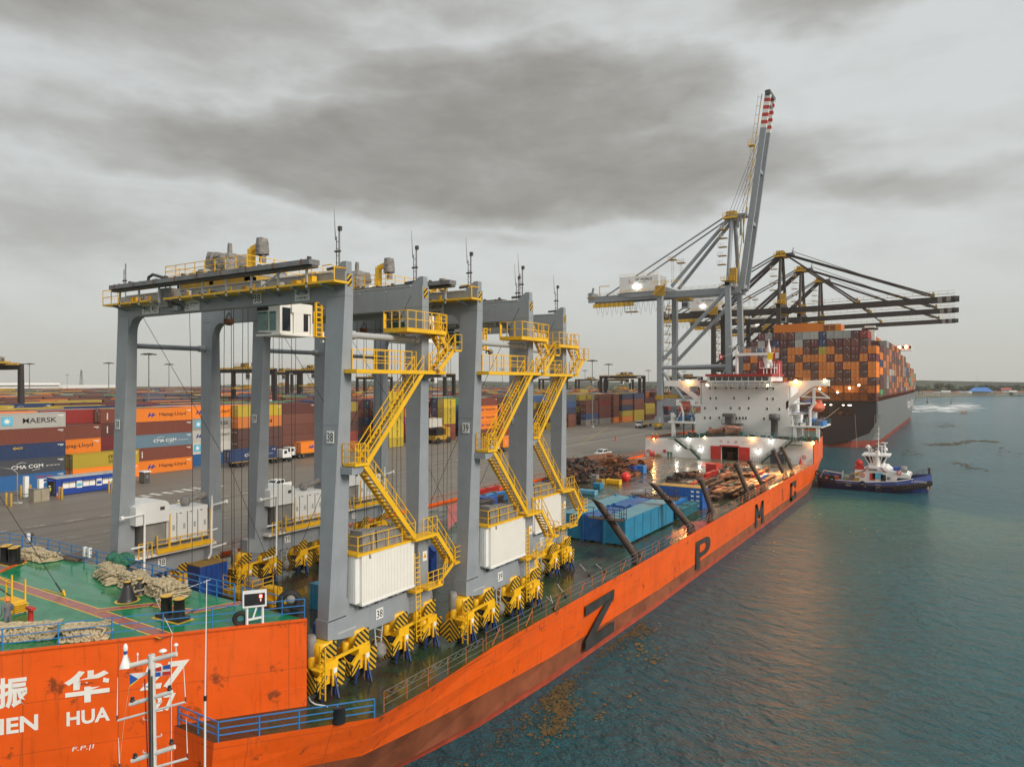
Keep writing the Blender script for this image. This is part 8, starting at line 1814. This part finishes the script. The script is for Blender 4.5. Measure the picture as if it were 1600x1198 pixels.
# ================================================================ TUG
tb=pm('tug_blue_paint',(.012,.035,.16),.4,var=.12); tbl=pm('tug_light_blue_bulwark',(.04,.07,.25),.4,var=.12)
ty=163.5
tg=thing('tug','blue and white harbour tug lying against the stern of the orange ship','tug',(-13,ty,0))
ta=R(2); X_=lambda px:AY(px,700,ty)[0]
def tz_(py): return AY(1370,py,ty)[2]
x0,x1=X_(1280),X_(1456)
st=[(x0,2.0,2.3,2.0),(x0+1.5,4.6,2.1,1.8),(x0+5,5.3,1.9,1.7),(x0+12,5.5,1.9,1.7),(x0+18,5.3,2.4,1.7),(x0+21.5,4.2,3.0,1.9),(x0+24.0,2.4,3.4,2.1),(x1,.6,3.6,2.3)]
st=[(x0+(x-x0)*(x1-x0)/25.2 if x<x1-.01 or i_<7 else x1,a_,b__,c_) for i_,(x,a_,b__,c_) in enumerate(st)]
g=M(); rr_=[]
for x,hb,zt1,zf in st:
    xf_=x-(1.2 if x>x0+17 else 0)*(x-(x0+17))/4
    rr_.append([(xf_,-hb*.55,-1.5),(xf_,-hb*.85,0),(x,-hb,zf-.5),(x,-hb,zt1)])
for i in range(len(rr_)-1):
    for j in range(3):
        q=[rr_[i][j],rr_[i+1][j],rr_[i+1][j+1],rr_[i][j+1]]
        for s_ in (1,-1): g.quad([(p[0],ty+s_*p[1],p[2]) for p in q],tb if j<2 else tbl)
for k in (0,-1):
    A=rr_[k]; g.quad([(p[0],ty+p[1],p[2]) for p in A]+[(p[0],ty-p[1],p[2]) for p in A[::-1]],tb)
g.build('hull',tg,fix=False)
g=M()
for i in range(len(st)-1): 
    a,b_=st[i],st[i+1]; g.quad([(a[0],ty-a[1]+.1,a[2]-.9),(b_[0],ty-b_[1]+.1,b_[2]-.9),(b_[0],ty+b_[1]-.1,b_[2]-.9),(a[0],ty+a[1]-.1,a[2]-.9)],pm('tug_deck_green',(.03,.10,.08),.5))
g.build('deck',tg)
g=M()
for i in range(len(st)-1):
    a,b_=st[i],st[i+1]
    for s_ in (-1,1): g.beam((a[0],ty+s_*(a[1]+.12),a[3]-.45),(b_[0],ty+s_*(b_[1]+.12),b_[3]-.45),.35,.35,rubber)
    g.beam((a[0],ty-a[1]-.02,a[2]),(b_[0],ty-b_[1]-.02,b_[2]),.12,.1,white if i<5 else tbl)
g.build('rubbing_strake',tg)
def tyre(x,y,z,r=.42):
    g=M(); g.torus((x,y,z),r,.17,rubber,'y',16,7); g.build('tyre_fender',tg)
for k in range(15): f=k/14; x=X_(1402)+(X_(1453)-X_(1402))*f; hb=5.6-(max(0,f-.25)/.75)**1.5*3.6; tyre(x,ty-hb-.25,tz_(753)-.2+f*.9,.4)
for px,py in ((1352,752),(1283,741),(1290,743),(1298,745),(1306,746),(1376,757)): tyre(X_(px),ty-5.5+(1.2 if px<1290 else 0),tz_(py),.5)
g=M(); dx0,dx1=X_(1339),X_(1424); zb=1.2; g.prism([(dx0,zb),(X_(1398),zb),(X_(1404),tz_(741)),(X_(1424),tz_(741)),(X_(1424),tz_(737)),(X_(1410),tz_(733)),(X_(1392),tz_(731)),(X_(1386),tz_(726)),(X_(1360),tz_(726)),(X_(1352),tz_(732)),(dx0,tz_(733))],'y',ty-3.6,ty+3.6,white)
g.build('deckhouse',tg)
g=M(); g.prism([(X_(1353),tz_(732)),(X_(1389),tz_(732)),(X_(1380),tz_(726)),(X_(1359),tz_(726))],'y',ty-3.75,ty-3.6,white); g.box(X_(1360),X_(1373),ty-3.8,ty-3.76,tz_(731.5),tz_(729.5),pm('tug_name_dark',(.1,.06,.05),.6)); g.prism([(X_(1352),tz_(733)),(X_(1359),tz_(727)),(X_(1361),tz_(727)),(X_(1354),tz_(733))],'y',ty-3.82,ty-3.76,MATS['bridge_top_red']); g.prism([(X_(1378),tz_(727)),(X_(1380),tz_(727)),(X_(1387),tz_(734)),(X_(1385),tz_(734))],'y',ty-3.82,ty-3.76,MATS['bridge_top_red']); g.prism([(X_(1340),tz_(737)),(X_(1356),tz_(732)),(X_(1353),tz_(735)),(X_(1346),tz_(737)),(X_(1345),tz_(741)),(X_(1340),tz_(742))],'y',ty-3.66,ty-3.62,och)
g.box(X_(1338),X_(1346),ty-3.7,ty-3.6,.9,tz_(745),och); g.build('house_markings',tg)
for px,py,w,h,m_ in ((1366,741.5,1.0,1.4,redp),(1374,740,2.0,1.2,MATS['star_sky_blue_square']),(1382.5,742.5,.9,1.3,dglass),(1399,742.5,.9,1.0,cream),(1390.5,742.5,.5,.5,steel)):
    g=M(); g.box(X_(px)-w/2,X_(px)+w/2,ty-3.68,ty-3.6,tz_(py)-h/2,tz_(py)+h/2,m_); g.build('panel',tg)
for px,py in ((1351,740),(1406.5,733.5)): g=M(); g.torus((X_(px),ty-3.75,tz_(py)),.36,.1,lbo,'y',14,6); g.build('lifebuoy',tg)
g=M(); wx0,wx1=X_(1354),X_(1386); z0,z1=tz_(726),tz_(711)
g.hexa([(wx0+.8,ty-2,z0),(wx1-.8,ty-2,z0),(wx1-.8,ty+2,z0),(wx0+.8,ty+2,z0),(wx0-.2,ty-2.7,z1),(wx1+.2,ty-2.7,z1),(wx1+.2,ty+2.7,z1),(wx0-.2,ty+2.7,z1)],dglass); wh_=g.build('wheelhouse',tg)
g=M()
for f in (0,.22,.38,.5,.62,.78,1.0): a=Vector((wx0+.8+(wx1-wx0-1.6)*f,ty-2.03,z0)); b_=Vector((wx0-.2+(wx1-wx0+.4)*f,ty-2.74,z1)); g.beam(a,b_,.22 if f not in(.5,) else .5,.12,white)
g.box(wx0-.6,wx1+.6,ty-3,ty+3,z1,z1+.3,white); g.box(wx0+.5,wx1-.5,ty-2.2,ty+2.2,z0,z0+.9,white); g.build('wheelhouse_frame',wh_)
g=M(); xm=X_(1373); g.tube((xm,ty-2.6,tz_(727)),(xm,ty-2.6,tz_(702)),.42,cream,10); g.tube((xm,ty-1,z1),(xm+.1,ty-1,tz_(665)),.12,white,6,.05)
for px,a,b_ in ((1358,711,700),(1383,711,692),(1378,711,697),(1362,711,703)): g.tube((X_(px),ty,tz_(a)),(X_(px),ty,tz_(b_)),.16,white,6); g.box(X_(px)-.7,X_(px)+.5,ty-.2,ty+.2,tz_(b_),tz_(b_)+.2,white)
for px,py in ((1357,698),(1384,701)): g.ball((X_(px),ty-.5,tz_(py)),.42,white,10,8)
g.beam((X_(1364),ty-.5,tz_(698)),(X_(1372),ty-.5,tz_(705)),.5,.3,blk)
for k in range(5): g.box(xm-.5+k*.06,xm+.5-k*.06,ty-1.1,ty-.9,tz_(700)+k*1.0,tz_(700)+k*1.0+.08,white)
g.build('mast_and_radars',tg)
g=M(); g.box(X_(1339),X_(1351),ty-3,ty-1,tz_(732),tz_(727),redp); g.rail([(X_(1339),ty-3.4,tz_(733)),(X_(1351),ty-3.4,tz_(733))],1.3,redp,.6,.05,3); g.ball((X_(1345),ty-2.6,tz_(722)),.7,redp,10,8); g.build('fire_monitor',tg)
g=M(); g.box(X_(1397),X_(1408),ty-2.5,ty-1,tz_(731),tz_(726),blues); g.lathe((X_(1409),ty-2,tz_(729)),[(.7,0),(.7,1),(.4,1.1)],steel,12,'x'); g.build('deck_winch',tg)
g=M(); g.lathe((X_(1318),ty-1.5,2.0),[(1.5,0),(1.5,.15),(.7,.2),(.7,2.2),(1.5,2.25),(1.5,2.4)],pm('pale_green_winch',(.40,.46,.40),.6),18,'x'); g.box(X_(1315),X_(1337),ty-3,ty+1,.9,1.4,dsteel); g.box(X_(1330),X_(1337),ty-3,ty+1,1.0,3.0,canvas); g.build('towing_winch',tg)
g=M(); 
for px,m_ in ((1302,blk),(1308,lbo),(1296,redp)): g.box(X_(px)-.5,X_(px)+.5,ty-2,ty-1,1.0,2.3,m_)
g.pipe([(X_(1286),ty-2.5,2.4),(X_(1290),ty-2.5,3.4),(X_(1318),ty-2.5,3.0)],.09,white,6); g.build('after_deck_gear',tg)
g=M(); 
g.text('A. PATEMAN',(X_(1426),ty-5.0,2.35),(1,.0,0),(.0,0,1),.42,wtx,w=2.6,bold=.02); g.build('name_lettering',tg,fix=False)
g=M()
for px,w in ((1331,1.0),(1354,.9),(1376,.9)): g.box(X_(px)-w/2,X_(px)+w/2,ty-5.62,ty-5.5,.95,1.45,white)
g.build('draught_plate',tg)
g=M(); g.rail([(X_(1424),ty-2,tz_(741)),(X_(1452),ty-1,4.0)],.9,dsteel,1.2,.05,2); g.box(X_(1452)-.2,X_(1452)+.2,ty-1,ty,3.8,5.0,blk); g.lathe((X_(1446)+.3,ty-1.3,1.3),[(.3,-.6),(.35,0),(.2,.4)],och,10); g.build('bow_fittings',tg)
# air between here and the far shore
hz=bpy.data.materials.new('pale_air'); hz.use_nodes=True; nt=hz.node_tree
for n_ in list(nt.nodes):
    if n_.type!='OUTPUT_MATERIAL': nt.nodes.remove(n_)
out=[n_ for n_ in nt.nodes if n_.type=='OUTPUT_MATERIAL'][0]
pv=nt.nodes.new('ShaderNodeVolumePrincipled'); pv.inputs['Color'].default_value=(.95,.95,.93,1); pv.inputs['Density'].default_value=HAZE; pv.inputs['Anisotropy'].default_value=.2
nt.links.new(pv.outputs[0],out.inputs['Volume'])
g=M(); g.box(-3350,3350,-950,3350,-8,140,hz)
if HAZE>0: tag(g.build('haze'),kind='stuff')
